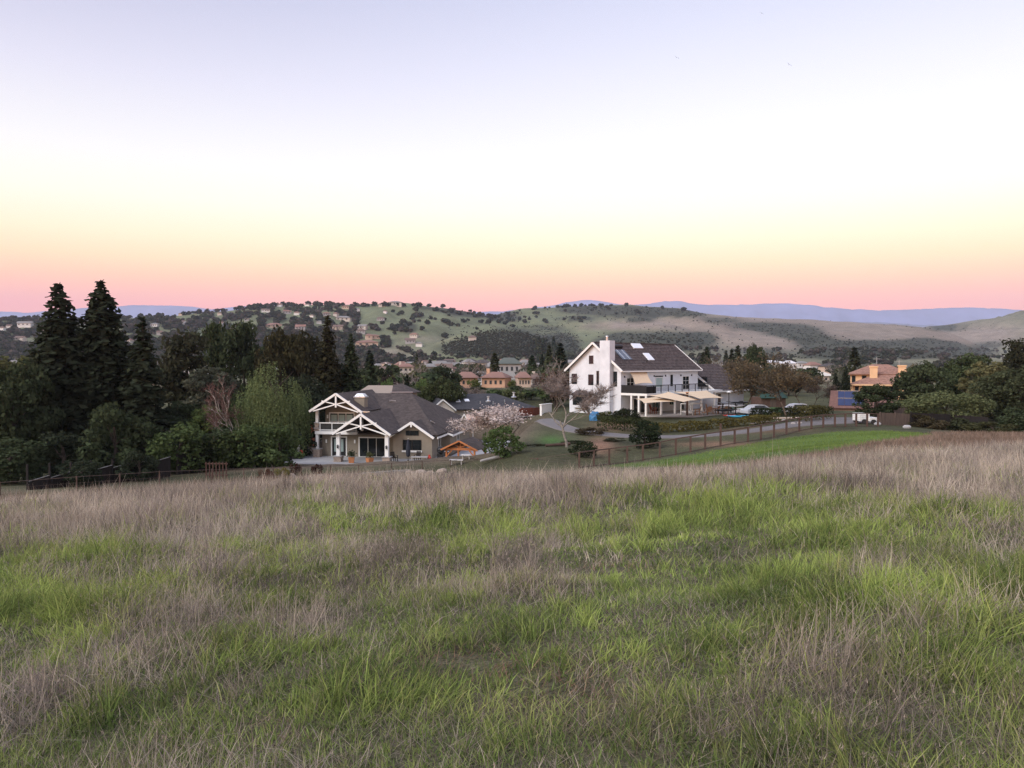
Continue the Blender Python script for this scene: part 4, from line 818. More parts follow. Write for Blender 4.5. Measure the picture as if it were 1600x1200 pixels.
def grey_house():
    e = empty('craftsman_house', H1, YAW1, 'two-storey taupe house with white timber gables and dark shingle roof', 'house')
    FX = (1, 0, 0); FN = (0, -1, 0)
    w = MB(); w.box(-4.4, 0, 0, 16, -.5, 2.62); w.prism([(-4.4, 0, 2.62), (0, 0, 2.62), (-2.15, 0, 4.02)], (0, 3.4, 0)); w.build('wall', TAUPE, e)
    w = MB(); w.box(-13.2, -4.4, 1.2, 19, -.5, 2.78); w.build('wall', TAUPE, e)
    w = MB(); w.box(-13.2, -7.95, 2.2, 10, 2.78, 5.25); w.prism([(-13.2, 2.2, 5.25), (-7.95, 2.2, 5.25), (-10.75, 2.2, 7.05)], (0, 7.8, 0)); w.build('wall', TAUPE, e)
    w = MB(); w.box(0, 1.05, 4.7, 15.6, -.5, 2.45); w.build('wall', TAUPE, e)
    w = MB(); w.box(-12.6, -6.6, 11.6, 18, 4.0, 6.75); w.build('wall', TAUPE, e)
    w = MB(); w.prism([(-9.4, 1.19, 2.78), (-4.1, 1.19, 2.78), (-6.77, 1.19, 4.6)], (0, 3, 0)); w.build('wall', TAUPE, e)
    rf = MB()
    rf.slab([(-9.4, .3, 2.83), (-4.6, .06, 2.735), (.75, .06, 2.735), (-5.2, 10.4, 6.9), (-11, 10.4, 6.9)], .14); rf.slab([(.75, .06, 2.735), (.75, 21, 2.55), (-5.2, 10.4, 6.9)], .18)
    rf.slab([(.75, 21, 2.55), (-13.6, 21, 2.55), (-11, 10.4, 6.9), (-5.2, 10.4, 6.9)], .18); rf.slab([(-13.6, 21, 2.55), (-13.6, 9, 2.55), (-11, 10.4, 6.9)], .18)
    rf.slab([(1.42, 4.4, 2.36), (1.42, 16.2, 2.36), (-.9, 16.2, 3.84), (-.9, 4.4, 3.84)], .15)
    roof = rf.build('roof', SHIN, e)
    for nm, pts in (('right', [[(-4.75, -.45, 2.55), (-2.15, -.45, 4.2), (-2.15, 3.9, 4.2), (-4.75, -.2, 2.55)], [(.45, -.45, 2.45), (-2.15, -.45, 4.2), (-2.15, 3.9, 4.2), (.45, .2, 2.45)]]),
                    ('porch', [[(-3.5, -3.75, 3.08), (-6.77, -3.75, 5.28), (-6.77, 6.5, 5.28), (-3.5, 1.4, 3.08)], [(-10.0, -3.75, 3.12), (-6.77, -3.75, 5.28), (-6.77, 6.5, 5.28), (-10.0, 1.6, 3.12)]]),
                    ('upper', [[(-14.0, -.45, 5.32), (-10.85, -.45, 7.32), (-10.85, 12, 7.32), (-14.0, 12, 5.32)], [(-7.8, -.45, 5.24), (-10.85, -.45, 7.32), (-10.85, 12, 7.32), (-7.8, 8.5, 5.24)]])):
        m = MB()
        for q in pts: m.slab(q, .16)
        m.build('gable_roof', SHIN, e)
    MB().slab([(-13.0, 11.4, 6.72), (-8.2, 11.6, 6.85), (-9.2, 15.5, 7.72), (-12.6, 15.5, 7.72)], .12).build('flat_roof', TANROOF, e, ).data and None
    m = MB(); m.slab([(-8.2, 11.6, 6.85), (-6.2, 13.6, 6.80), (-8.4, 16.8, 7.95), (-9.2, 15.5, 7.72)], .12); m.slab([(-6.2, 13.6, 6.8), (-6.2, 18.5, 6.8), (-8.4, 16.8, 7.95)], .12); m.build('rear_roof', SHIN, e)
    for (p, q, a, b) in (((-8.3, 11.5, 6.98), (-6.0, 13.6, 6.93), .18, .10), ((-7.85, -.4, 5.28), (-6.9, -.4, 5.22), .14, .14), ((-7.3, 8, 6.05), (-6.6, 8.3, 6.05), .25, .08), ((-.9, 3.2, 4.05), (-.5, 3.5, 3.78), .25, .08)): MB().beam(p, q, a, b).build('roof_vent', METAL, e)
    ch = MB(); ch.box(-9.55, -8.35, 1.8, 3.0, 4.6, 6.72); co = ch.build('chimney', TAUPE, e)
    c2 = MB(); c2.box(-9.63, -8.27, 1.72, 3.08, 6.722, 6.86); c2.add([(-9.55, 1.8, 6.86), (-8.35, 1.8, 6.86), (-8.35, 3.0, 6.86), (-9.55, 3.0, 6.86), (-9.3, 2.05, 7.2), (-8.6, 2.05, 7.2), (-8.6, 2.75, 7.2), (-9.3, 2.75, 7.2)], [(0, 1, 5, 4), (1, 2, 6, 5), (2, 3, 7, 6), (3, 0, 4, 7), (4, 5, 6, 7)]); c2.build('chimney_cap', METAL, co)
    for args in ((-2.15, 4.12, -4.72, 2.48, .42, 2.40, -.52, False), (-6.77, 5.20, -10.0, 3.04, -3.48, 3.0, -3.84, True), (-10.85, 7.24, -14.0, 5.24, -7.78, 5.16, -.54, True)):
        m = MB(); gable_truss(m, *args[:7], kp=args[7], th=.24); m.build('gable_truss', TRIM, e)
    MB().box(-2.23, -2.07, -.62, -.46, 3.62, 4.0).build('gable_finial', TRIM, e)
    m = MB(); m.beam((.78, -.3, 2.42), (.78, 4.5, 2.42), .06, .2); m.beam((1.46, 4.3, 2.24), (1.46, 16.2, 2.24), .06, .2); m.beam((.78, 4.35, 2.5), (1.46, 4.3, 2.3), .06, .2); m.build('gutter', TRIM, e)
    for x in (-9.5, -4.04):
        c = MB(); c.box(x - .19, x + .19, -3.49, -3.11, .62, 3.08); c.build('column', TRIM, e); stone_base(e, x, -3.3, -.35, .60, .82)
        l = MB(); l.box(x - .07, x + .07, -3.62, -3.492, 1.5, 1.72); l.add([(x-.13, -3.66, 1.74), (x+.13, -3.66, 1.74), (x+.13, -3.5, 1.74), (x-.13, -3.5, 1.74), (x, -3.57, 1.92)], [(0,1,4),(1,2,4),(2,3,4),(3,0,4),(0,3,2,1)]); l.build('lantern', BLACK, e)
    for (z0, z1) in ((.96, 2.62), (3.3, 5.3)): MB().box(-13.55, -13.25, .15, .45, z0, z1).build('balcony_post', TRIM, e)
    stone_base(e, -13.4, .3, -.3, .92, .78); stone_base(e, -13.4, .3, 3.0, 3.28, .5); stone_base(e, -13.4, .3, 3.35, 3.9, .45)
    m = MB(); m.box(-8.2, -7.95, .15, .45, 3.05, 5.2); m.build('balcony_post', TRIM, e)
    m = MB(); m.box(-13.6, -8.6, .05, 2.2, 2.64, 2.98); m.build('balcony_deck', TRIM, e)
    rl = MB(); rl.beam((-13.3, .12, 3.92), (-8.6, .12, 3.92), .09, .11); rl.beam((-13.3, .12, 3.12), (-8.6, .12, 3.12), .07, .08)
    for i in range(4): x = -13.0 + i * 1.42; rl.beam((x, .12, 3.0), (x, .12, 3.9), .08, .08)
    ro = rl.build('balcony_railing', TRIM, e); MB().box(-13.2, -8.6, .13, .145, 3.18, 3.86).build('glass_panel', plain('tinted_panel', (.05, .048, .044), .1), ro)
    window(e, (-12.6, 2.2, 3.0), FX, FN, 2.85, 1.86, .14, 3, 2, gm=GLASS, bar=.08)
    for i in range(3): MB().box(-12.5 + i * .95, -11.8 + i * .95, 2.168, 2.176, 3.98, 4.72).build('window_blind', BLIND, e)
    window(e, (-12.0, 1.2, .06), FX, FN, 1.65, 2.12, .14, 1, 1, name='door', gm=BLACK); MB().box(-11.75, -10.65, 1.168, 1.176, .55, 2.0).build('door_pane', BLIND, e)
    window(e, (-8.7, 1.2, .06), FX, FN, 2.95, 2.1, .14, 3, 1, name='sliding_door', fm=TRIM, bar=.05)
    for i in range(3): window(e, (-2.88 + i * .5, 0, 2.68), FX, FN, .42, .48, .03, 1, 1, BLACK)
    window(e, (-3.22, 0, 1.06), FX, FN, .96, 1.06, .04, 1, 2, BLACK); window(e, (-2.14, 0, 1.06), FX, FN, .96, 1.06, .04, 1, 2, BLACK)
    MB().box(-3.36, -1.05, -.14, .0, .78, .98).build('window_sill', TRIM, e)
    MB().box(-.02, .10, -.06, .06, -.2, 2.44).build('corner_board', TAUPE, e)
    window(e, (0, 3.35, .1), (0, 1, 0), (1, 0, 0), .75, 2.05, .09, 1, 1, name='side_door'); window(e, (1.05, 8.2, .9), (0, 1, 0), (1, 0, 0), 1.2, 1.1, .07, 2, 1)
    for x in (-12.75, -9.35): MB().box(x, x + .16, 1.08, 1.2, 1.55, 1.95).build('wall_lamp', TRIM, e)
    MB().box(-13.0, -12.84, 2.08, 2.2, 4.3, 4.7).build('wall_lamp', TRIM, e)
    m = MB(); m.prism([(.2, 13.5, 2.9), (1.5, 13.5, 2.9), (.85, 13.5, 4.1)], (0, 1.2, 0)); m.build('dormer', TAUPE, e)
    m = MB(); m.beam((.15, 13.45, 2.85), (.85, 13.45, 4.15), .08, .12); m.beam((1.55, 13.45, 2.85), (.85, 13.45, 4.15), .08, .12); m.build('dormer_trim', TRIM, e)
grey_house()

def white_house():
    e = empty('white_house', H2, YAW2, 'large white stucco house with brown roof, tall chimney and balcony', 'house')
    L_, W_ = 20.3, 9.08; EZ, RZ = 6.4, 9.95; GX = (0, 1, 0); GN = (-1, 0, 0); FX = (1, 0, 0); FN = (0, -1, 0)
    w = MB(); w.box(0, L_, 0, W_, -.6, EZ); w.prism([(0, 0, EZ), (0, W_, EZ), (0, W_ / 2, RZ - .15)], (L_, 0, 0)); w.build('wall', WHITE, e)
    def courses(x0, x1, ya, za, yb, zb, n, name):
        m = MB(); s = (zb - za) / (yb - ya)
        for i in range(n):
            t0, t1 = i / n, (i + 1) / n; y0 = ya + (yb - ya) * t0; y1 = ya + (yb - ya) * t1 + .06 * (1 if yb > ya else -1); z0 = za + (zb - za) * t0; z1 = za + (zb - za) * t1 + .06 * abs(s)
            nrm = .11; m.add([(x0, y0, z0 + nrm), (x1, y0, z0 + nrm), (x1, y1, z1 + .005), (x0, y1, z1 + .005), (x0, y0, z0 - .08), (x1, y0, z0 - .08), (x1, y1, z1 - .08), (x0, y1, z1 - .08)], [(0, 1, 2, 3), (7, 6, 5, 4), (0, 4, 5, 1), (3, 2, 6, 7), (0, 3, 7, 4), (1, 5, 6, 2)])
        return m.build(name, WROOF, e)
    courses(-.45, L_ + .35, -.5, EZ - .38, W_ / 2, RZ, 17, 'roof'); courses(-.45, L_ + .35, W_ + .5, EZ - .38, W_ / 2, RZ, 17, 'roof')
    m = MB(); m.beam((-.45, W_ / 2, RZ + .08), (L_ + .35, W_ / 2, RZ + .08), .3, .14); m.build('ridge_cap', WROOF, e)
    for x in (-.5, L_ + .4): m = MB(); m.beam((x, -.55, EZ - .45), (x, W_ / 2, RZ - .02), .12, .28); m.beam((x, W_ + .55, EZ - .45), (x, W_ / 2, RZ - .03), .119, .27); m.build('barge_board', TRIM, e)
    1; MB().box(-.4, L_ + .3, -.66, -.5, EZ - .55, EZ - .36).build('gutter', TRIM, e)
    MB().box(-.9, .3, 1.25, 2.95, -.6, 10.2).build('chimney', WHITE, e); m = MB(); m.tube((-.4, 2.1, 10.2), (-.4, 2.1, 10.75), .16, .16, 10); m.tube((-.4, 2.1, 10.75), (-.4, 2.1, 10.85), .24, .2, 10); m.build('flue', METAL, e)
    for (y0, y1, z0, z1, nx, nz) in ((7.75, 8.6, 4.15, 5.5, 1, 2), (4.78, 5.56, 4.05, 5.42, 2, 3), (3.8, 4.12, 4.05, 5.95, 1, 1), (4.8, 5.45, 7.05, 8.1, 1, 1), (.7, 1.2, 3.95, 5.88, 1, 2)):
        window(e, (0, y1, z0), (0, -1, 0), GN, y1 - y0, z1 - z0, .06, nx, nz, BLACK if nz > 1 or nx > 1 else BROWNW)
    b = MB(); b.box(-.55, 0, 5.5, 8.1, .75, 1.1); b.box(-.55, 0, 5.5, 8.1, 2.36, 2.5); b.add([(-.75, 5.3, 2.5), (-.75, 8.3, 2.5), (0, 8.3, 2.5), (0, 5.3, 2.5), (-.02, 7.8, 3.15), (-.02, 5.8, 3.15)], [(0, 1, 4, 5), (1, 2, 4), (0, 5, 3), (0, 3, 2, 1)]); b.box(-.5, 0, 5.55, 8.05, 1.1, 2.36)
    bo = b.build('bay', WHITE, e); window(e, (-.5, 7.98, 1.14), (0, -1, 0), GN, 2.36, 1.18, .05, 4, 2, BLACK, name='bay_window')
    MB().slab([(-.8, 5.25, 2.52), (-.8, 8.35, 2.52), (.0, 7.8, 3.2), (.0, 5.8, 3.2)], .06).build('bay_roof', WROOF, e)
    window(e, (1.35, 0, 3.15), FX, FN, 1.6, 1.85, .09, 2, 3, TRIM, name='french_door'); window(e, (8.5, 0, 3.6), FX, FN, 1.75, 1.35, .1, 1, 1, TRIM, BLIND)
    MB().box(8.4, 10.35, -.07, 0, 5.06, 5.24).build('shutter_box', DARKW, e); window(e, (12.5, 0, 3.7), FX, FN, .5, 1.6, .04, 1, 1, BLACK)
    window(e, (15.85, 0, 3.12), FX, FN, 1.75, 1.92, .09, 2, 3, TRIM, name='french_door')
    for x in (.7, 8.0, 11.0, 15.2, 18.3): MB().box(x, x + .14, -.13, 0, 5.1, 5.35).build('wall_lamp', BLACK, e)
    # balcony
    MB().box(-.05, 20.3, -4.25, -.002, 2.72, 3.02).build('balcony_deck', TRIM, e)
    r = MB(); r.beam((0, -4.1, 4.08), (16.2, -4.1, 4.08), .08, .09); r.beam((0, -4.1, 3.1), (16.2, -4.1, 3.1), .05, .05); r.beam((0, -.05, 4.08), (0, -4.1, 4.08), .08, .09); r.beam((16.2, -4.1, 4.08), (19.8, -1.2, 4.08), .08, .09)
    for i in range(10): x = i * 1.8; r.beam((x, -4.1, 3.0), (x, -4.1, 4.06), .09, .09)
    for i in range(120): x = .1 + i * .134; r.beam((x, -4.1, 3.1), (x, -4.1, 4.05), .016, .016)
    r.build('balcony_railing', BLACK, e); m = MB(); m.box(-.01, .02, -4.05, -.05, 3.03, 4.03); m.box(.03, 2.4, -4.09, -4.06, 3.03, 3.98); m.build('privacy_screen', BLACK, e)
    for (x, y) in ((.1, -1.7), (.1, -2.9), (.1, -4.05), (3.7, -4.05), (7.2, -4.05), (10.8, -4.05), (14.4, -4.05), (18.2, -4.05)): MB().box(x - .12, x + .12, y - .12, y + .12, -.1, 2.72).build('balcony_post', TRIM, e)
    window(e, (3.0, 0, .1), FX, FN, 2.6, 2.1, .08, 3, 1, TRIM, name='patio_door'); window(e, (7.6, 0, .1), FX, FN, 2.6, 2.1, .08, 3, 1, TRIM, name='patio_door'); window(e, (12.2, 0, .9), FX, FN, 1.2, 1.3, .08, 2, 3, TRIM); window(e, (15.2, 0, .1), FX, FN, 1.0, 2.1, .08, 1, 3, TRIM, name='patio_door')
    # solar collectors, skylights
    sl = (RZ - (EZ - .38)) / (W_ / 2 + .5)
    def onroof(pts, th, name, mat, lift=.12):
        m = MB(); m.slab([(x, y, EZ - .38 + (y + .5) * sl + lift) for (x, y) in pts], th); return m.build(name, mat, e)
    PV = plain('solar_glass', (.10, .115, .14), .12, var=.05); SKYL = plain('skylight_dome', (.80, .82, .85), .15, var=.03)
    for k in (0, 1): q = onroof([(2.3 + k * 1.2, 1.3), (3.4 + k * 1.2, 1.3), (3.7 + k * 1.2, 3.1), (2.6 + k * 1.2, 3.1)], .1, 'solar_collector', PV, .2); onroof([(2.8 + k * 1.2, 1.32), (2.9 + k * 1.2, 1.32), (3.2 + k * 1.2, 3.08), (3.1 + k * 1.2, 3.08)], .03, 'collector_frame', METAL, .23)
    m = MB(); m.tube((2.5, 3.5, EZ - .38 + 4.0 * sl + .35), (4.9, 3.5, EZ - .38 + 4.0 * sl + .35), .28, .28, 12); m.build('water_tank', BLACK, e)
    onroof([(8.1, 3.45), (10.5, 3.45), (10.9, 4.35), (8.5, 4.35)], .15, 'skylight', SKYL, .22); onroof([(8.6, 1.2), (10.1, 1.2), (10.45, 2.5), (8.95, 2.5)], .15, 'skylight', SKYL, .22)
    m = MB(); m.tube((7.6, .9, 6.9), (7.6, .9, 7.5), .09, .09, 8); m.build('vent_pipe', BLACK, e)
    # wing
    w = MB(); w.box(22.4, 32.3, -1.6, 8.4, -.6, 3.0); w.prism([(22.4, -1.6, 3.0), (22.4, 8.4, 3.0), (22.4, 3.4, 6.7)], (9.9, 0, 0)); w.box(20.3, 22.4, .5, 8, -.6, 3.0); w.build('wing_wall', WHITE, e)
    courses(21.9, 32.8, -2.2, 2.7, 3.4, 6.85, 17, 'wing_roof'); courses(21.9, 32.8, 9.0, 2.7, 3.4, 6.85, 8, 'wing_roof')
    m = MB(); m.beam((21.85, -2.25, 2.62), (21.85, 3.4, 6.82), .12, .28); m.build('wing_barge_board', TRIM, e); MB().box(21.9, 32.8, -2.36, -2.2, 2.5, 2.7).build('wing_gutter', TRIM, e)
    window(e, (22.4, 1.8, 3.4), (0, -1, 0), GN, 2.2, 1.4, .07, 2, 1, BLACK, name='wing_window'); window(e, (23.6, -1.6, .1), FX, FN, 1.0, 2.1, .08, 1, 1, TRIM, BROWNW, name='wing_door')
white_house()

def sail(name, label, pts, sagz=.35):
    """fabric pulled between four corners: curved edges and a gentle saddle"""
    A, B, C, D = [Vector(p) for p in pts]; c = (A + B + C + D) / 4; n = 12; V = []
    for i in range(n + 1):
        for j in range(n + 1):
            s, t = i / n, j / n; p = A * (1-s) * (1-t) + B * s * (1-t) + C * s * t + D * (1-s) * t
            e = (4 * s * (1 - s)) * (1 - 4 * t * (1 - t)) + (4 * t * (1 - t)) * (1 - 4 * s * (1 - s)); p = p + (c - p) * .13 * e; p.z -= sagz * 4 * s * (1 - s) * t * (1 - t); V.append(p - c)
    F = [(i*(n+1)+j, (i+1)*(n+1)+j, (i+1)*(n+1)+j+1, i*(n+1)+j+1) for i in range(n) for j in range(n)]
    m = MB(); m.add(V, F); m.add([v - Vector((0, 0, .012)) for v in V], [f[::-1] for f in F])
    e = empty(name, c, 0, label, 'shade sail', 'shade sails at the white house'); m.build('fabric', SAIL, e, smooth=True, fix=False)
    k = MB()
    for p in (A, B, C, D): d = (p - c).normalized(); k.tube(p - c - d * .05, p - c + d * .25, .02, .02, 5)
    k.build('corner_fitting', METAL, e)
def w2(x, y, z): return Vector((H2[0] + x * math.cos(YAW2) - y * math.sin(YAW2), H2[1] + x * math.sin(YAW2) + y * math.cos(YAW2), H2[2] + z))
sail('shade_sail', 'cream shade sail hung from the wall over the balcony', [w2(1.7, -.08, 6.0), w2(6.1, -.08, 6.0), w2(4.9, -1.9, 4.25), w2(.6, -1.9, 4.25)], .2)
sail('shade_sail', 'low cream shade sail nearest the white house corner', [P(993, 623, 99.5), P(1024, 620, 103), P(1060, 627, 96.5), P(1006, 630, 94)], .25)
sail('shade_sail', 'large cream shade sail in the middle below the balcony', [P(1014, 618, 99), P(1044, 612, 103), P(1096, 625, 103), P(1068, 628, 94.5)], .1)
sail('shade_sail', 'cream shade sail at the white house wing', [P(1052, 612, 104.5), P(1104, 610, 112), P(1131, 622, 108), P(1094, 623, 100)], .1)
# ================================================================== yards, drives, fences and garden things
def ribbon(name, pts, width, mat, lift, label, n=60, th=.12):
    """paved strip following the ground"""
    pts = np.array(pts, float); s = np.r_[0, np.cumsum(np.hypot(*np.diff(pts[:, :2], axis=0).T))]; q = np.linspace(0, s[-1], n); w = np.interp(q, s, pts[:, 2]) if pts.shape[1] > 2 else np.full(n, width)
    x = np.interp(q, s, pts[:, 0]); y = np.interp(q, s, pts[:, 1])
    for _ in range(6): x[1:-1] = (x[:-2] + 2 * x[1:-1] + x[2:]) / 4; y[1:-1] = (y[:-2] + 2 * y[1:-1] + y[2:]) / 4
    tx = np.gradient(x); ty = np.gradient(y); l = np.hypot(tx, ty); nx, ny = -ty / l, tx / l; k = 7; off = np.linspace(-.5, .5, k)
    X = x[:, None] + nx[:, None] * w[:, None] * off; Y = y[:, None] + ny[:, None] * w[:, None] * off; Z = terrain(X, Y) + lift
    top = np.c_[X.ravel(), Y.ravel(), Z.ravel()]; V = np.concatenate([top, top - [0, 0, th]])
    i, j = np.meshgrid(np.arange(n - 1), np.arange(k - 1), indexing='ij'); a = (i * k + j).ravel(); F = np.c_[a, a + 1, a + k + 1, a + k]; side = []
    for i in range(n - 1):
        for j in (0, k - 1): b = i * k + j; side.append((b, b + k, b + k + n * k, b + n * k))
    me = np_mesh(name, V, np.concatenate([F, np.array(side)]), mat); return tag(link(name, me), label, kind='structure')
ASPH = plain('old_asphalt', (.155, .14, .135), .95, var=.15, scale=.6)
GRAVEL = plain('pale_gravel', (.46, .42, .39), .95, var=.25, scale=5, bump=.5)
LAWN = plain('mown_lawn', (.055, .115, .030), .95, var=.25, scale=2, bump=.4)
ribbon('driveway', [P(846, 654, 104)[:2] + (2.7,), P(862, 664, 94)[:2] + (2.7,), P(890, 673, 88)[:2] + (2.6,), P(940, 681, 84)[:2] + (2.6,), P(1000, 684, 81)[:2] + (2.6,), P(1080, 681, 79)[:2] + (2.7,), P(1150, 672, 79)[:2] + (3.0,), P(1220, 664, 81)[:2] + (3.6,), P(1280, 657, 85)[:2] + (6,), P(1340, 652, 92)[:2] + (8,), P(1400, 650, 96)[:2] + (8,)], 4, ASPH, .07, 'curving grey asphalt driveway in front of the white house', 90)
def pad(name, poly, z, mat, label, th=.25):
    m = MB(); m.prism([(x, y, z - th) for (x, y) in poly], (0, 0, th)); return tag(m.build(name, mat), label, kind='structure')
def w1(x, y): return (H1[0] + x * math.cos(YAW1) - y * math.sin(YAW1), H1[1] + x * math.sin(YAW1) + y * math.cos(YAW1))
def wl(x, y): p = w2(x, y, 0); return (p.x, p.y)
pp = [w1(-17.6, -4.6), w1(-18.3, -3.4), w1(-18.1, -2.2), w1(-17.0, -.8), w1(-14.6, 2.6), w1(-13.3, 3.0), w1(2.0, 3.0), w1(2.0, -6.2), w1(-8, -6.2), w1(-16.0, -5.3)]
pad('patio', pp, H1[2] + .03, CONC, 'grey concrete patio with rounded corner in front of the grey house')
pad('side_path', [w1(1.5, -6), w1(8.5, -6), w1(7.5, 20), w1(4.5, 24), w1(1.5, 20)], H1[2] + .025, CONC, 'pale concrete yard beside the grey house')
pad('terrace', [wl(-.5, -.2), wl(-.5, -5), wl(3, -9.5), wl(16, -9.5), wl(22, -6.5), wl(22, -.2)], H2[2] + .03, plain('terrace_paving', (.40, .35, .31), .9, var=.15, scale=1.2), 'pale paved terrace under the shade sails')
pad('lawn', [wl(17, -9), wl(24, -7), wl(33, -5), wl(33, -9.5), wl(26, -12), wl(18, -12.5)], H2[2] + .035, LAWN, 'dark green mown lawn right of the terrace')
pad('sand_strip', [wl(24, -6.9), wl(33, -4.9), wl(33, -4.0), wl(24, -5.9)], H2[2] + .04, plain('pale_sand', (.50, .38, .29), .95, var=.1), 'strip of pale sandy ground behind the lawn')
ribbon('gravel_path', [P(150, 765, 40)[:2] + (2.5,), P(260, 757, 44)[:2] + (3,), P(380, 752, 52)[:2] + (3,), P(470, 745, 58)[:2] + (2.5,)], 3, GRAVEL, .09, 'pale gravel path along the left wire fence')

def board_fence(name, label, pts, h, mat, panel=2.4, step=None, cap=None, boards=12, group=None):
    """fence of panels between posts: every panel its own part made of upright boards"""
    e = None; pts = [Vector((*p, 0)) for p in pts]; seg = []
    for a, b in zip(pts[:-1], pts[1:]):
        n = max(1, round((b - a).length / panel)); seg += [(a.lerp(b, i / n), a.lerp(b, (i + 1) / n)) for i in range(n)]
    z0 = T(*seg[0][0].xy); e = empty(name, (seg[0][0].x, seg[0][0].y, z0), 0, label, 'fence', group); O = Vector((seg[0][0].x, seg[0][0].y, z0))
    for i, (a, b) in enumerate(seg):
        za, zb = T(a.x, a.y), T(b.x, b.y); zt = None; m = MB()
        if step: uu = 800 + 1200 * (a.x + b.x) / (a.y + b.y); zt = P(uu, np.interp(uu, *step), (a.y + b.y) / 2)[2] - h
        for k in range(boards):
            p = a.lerp(b, (k + .04) / boards); q = a.lerp(b, (k + .96) / boards); g = (za + (zb - za) * (k + .5) / boards); t = ((zt - .22 + .26 * (k + .5) / boards) if step else g) + h + random.uniform(-.015, .015); d = (q - p).normalized(); nn = Vector((-d.y, d.x, 0)) * (.012 + .006 * (k % 2))
            v = []
            for zz in (g - .15, t): v += [Vector((*(p + nn).xy, zz)) - O, Vector((*(q + nn).xy, zz)) - O, Vector((*(q - nn).xy, zz)) - O, Vector((*(p - nn).xy, zz)) - O]
            m.add(v, [(0, 3, 2, 1), (4, 5, 6, 7), (0, 1, 5, 4), (1, 2, 6, 5), (2, 3, 7, 6), (3, 0, 4, 7)])
        po = m.build('fence_panel', mat, e)
        if cap:
            ta = (zt if step else za) + h; tb = (zt if step else zb) + h; MB().beam(Vector((a.x, a.y, ta - .16)) - O, Vector((b.x, b.y, tb + .10)) - O, .10, .035).build('cap_rail', cap, po)
        MB().box(a.x - O.x - .06, a.x - O.x + .06, a.y - O.y - .06, a.y - O.y + .06, za - O.z - .3, za - O.z + h + .08).build('post', mat, e)
    return e
def xy(u, d): return P(u, 600, d)[:2]
board_fence('board_fence', 'red-brown board fence below the dark low roof', [xy(722, 110), xy(770, 112), xy(845, 122)], 1.7, REDWOOD, 2.6)
board_fence('stepped_fence', 'dark board fence with pale caps stepping down below the redwoods', [xy(40, 58), xy(140, 63), xy(265, 70)], 1.9, DARKW, 1.9, ((40, 140, 265), (750, 733, 715)), plain('aged_cap', (.17, .16, .155), .9, var=.3), 8)
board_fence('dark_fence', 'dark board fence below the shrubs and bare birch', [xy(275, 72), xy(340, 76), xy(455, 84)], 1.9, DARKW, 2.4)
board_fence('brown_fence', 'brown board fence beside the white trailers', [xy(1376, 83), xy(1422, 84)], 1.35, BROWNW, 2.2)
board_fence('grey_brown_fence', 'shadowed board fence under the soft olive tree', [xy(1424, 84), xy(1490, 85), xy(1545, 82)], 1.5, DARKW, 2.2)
board_fence('side_gate_fence', 'reddish board fence left of the grey house patio', [xy(478, 98), xy(492, 96)], 2.6, REDWOOD, 1.4)
# post and mesh fence along the drive
FP = [(905, 61, 707), (928, 62, 704), (952, 63, 701), (980, 63.5, 697.6), (1004.5, 64, 695), (1031, 64.5, 691), (1056, 65, 685.5), (1079, 65.5, 682), (1102, 66.2, 678), (1126, 67, 674.5), (1148, 68, 671), (1169, 69, 667.5), (1189, 70.5, 664), (1209.5, 72, 660.5), (1229, 73.5, 656.5), (1249, 75, 653), (1268, 76, 650.5), (1286.5, 77, 648.5), (1304.6, 77.5, 647.3), (1321, 78, 646.5), (1338, 78.5, 646), (1355, 79, 646), (1372, 80, 646.5)]
def post_fence():
    q = [Vector((*P(u, v, d)[:2], P(u, v, d)[2])) for (u, d, v) in FP]; O = Vector((q[0].x, q[0].y, T(q[0].x, q[0].y)))
    e = empty('post_fence', O, 0, 'brown timber post and wire mesh fence along the driveway', 'fence')
    wire = plain('rusty_wire', (.09, .06, .05), .7)
    for i, p in enumerate(q):
        g = T(p.x, p.y); MB().box(p.x - O.x - .075, p.x - O.x + .075, p.y - O.y - .075, p.y - O.y + .075, g - O.z - .4, p.z - O.z + (.7 if i == 9 else .02)).build('post', RUSTW, e)
    for a, b in zip(q[:-1], q[1:]):
        MB().beam(a - O, b - O, .09, .09).build('top_rail', RUSTW, e); m = MB(); ga = Vector((a.x, a.y, T(a.x, a.y) + .08)) - O; gb = Vector((b.x, b.y, T(b.x, b.y) + .08)) - O; m.beam(ga, gb, .04, .06)
        for k in range(1, 6): m.beam(ga.lerp(a - O, k / 6), gb.lerp(b - O, k / 6), .008, .008)
        for k in range(1, 9): m.beam(ga.lerp(gb, k / 9), (a - O).lerp(b - O, k / 9), .006, .006)
        o = m.build('wire_mesh', wire, e); o['kind'] = 'stuff'
post_fence()
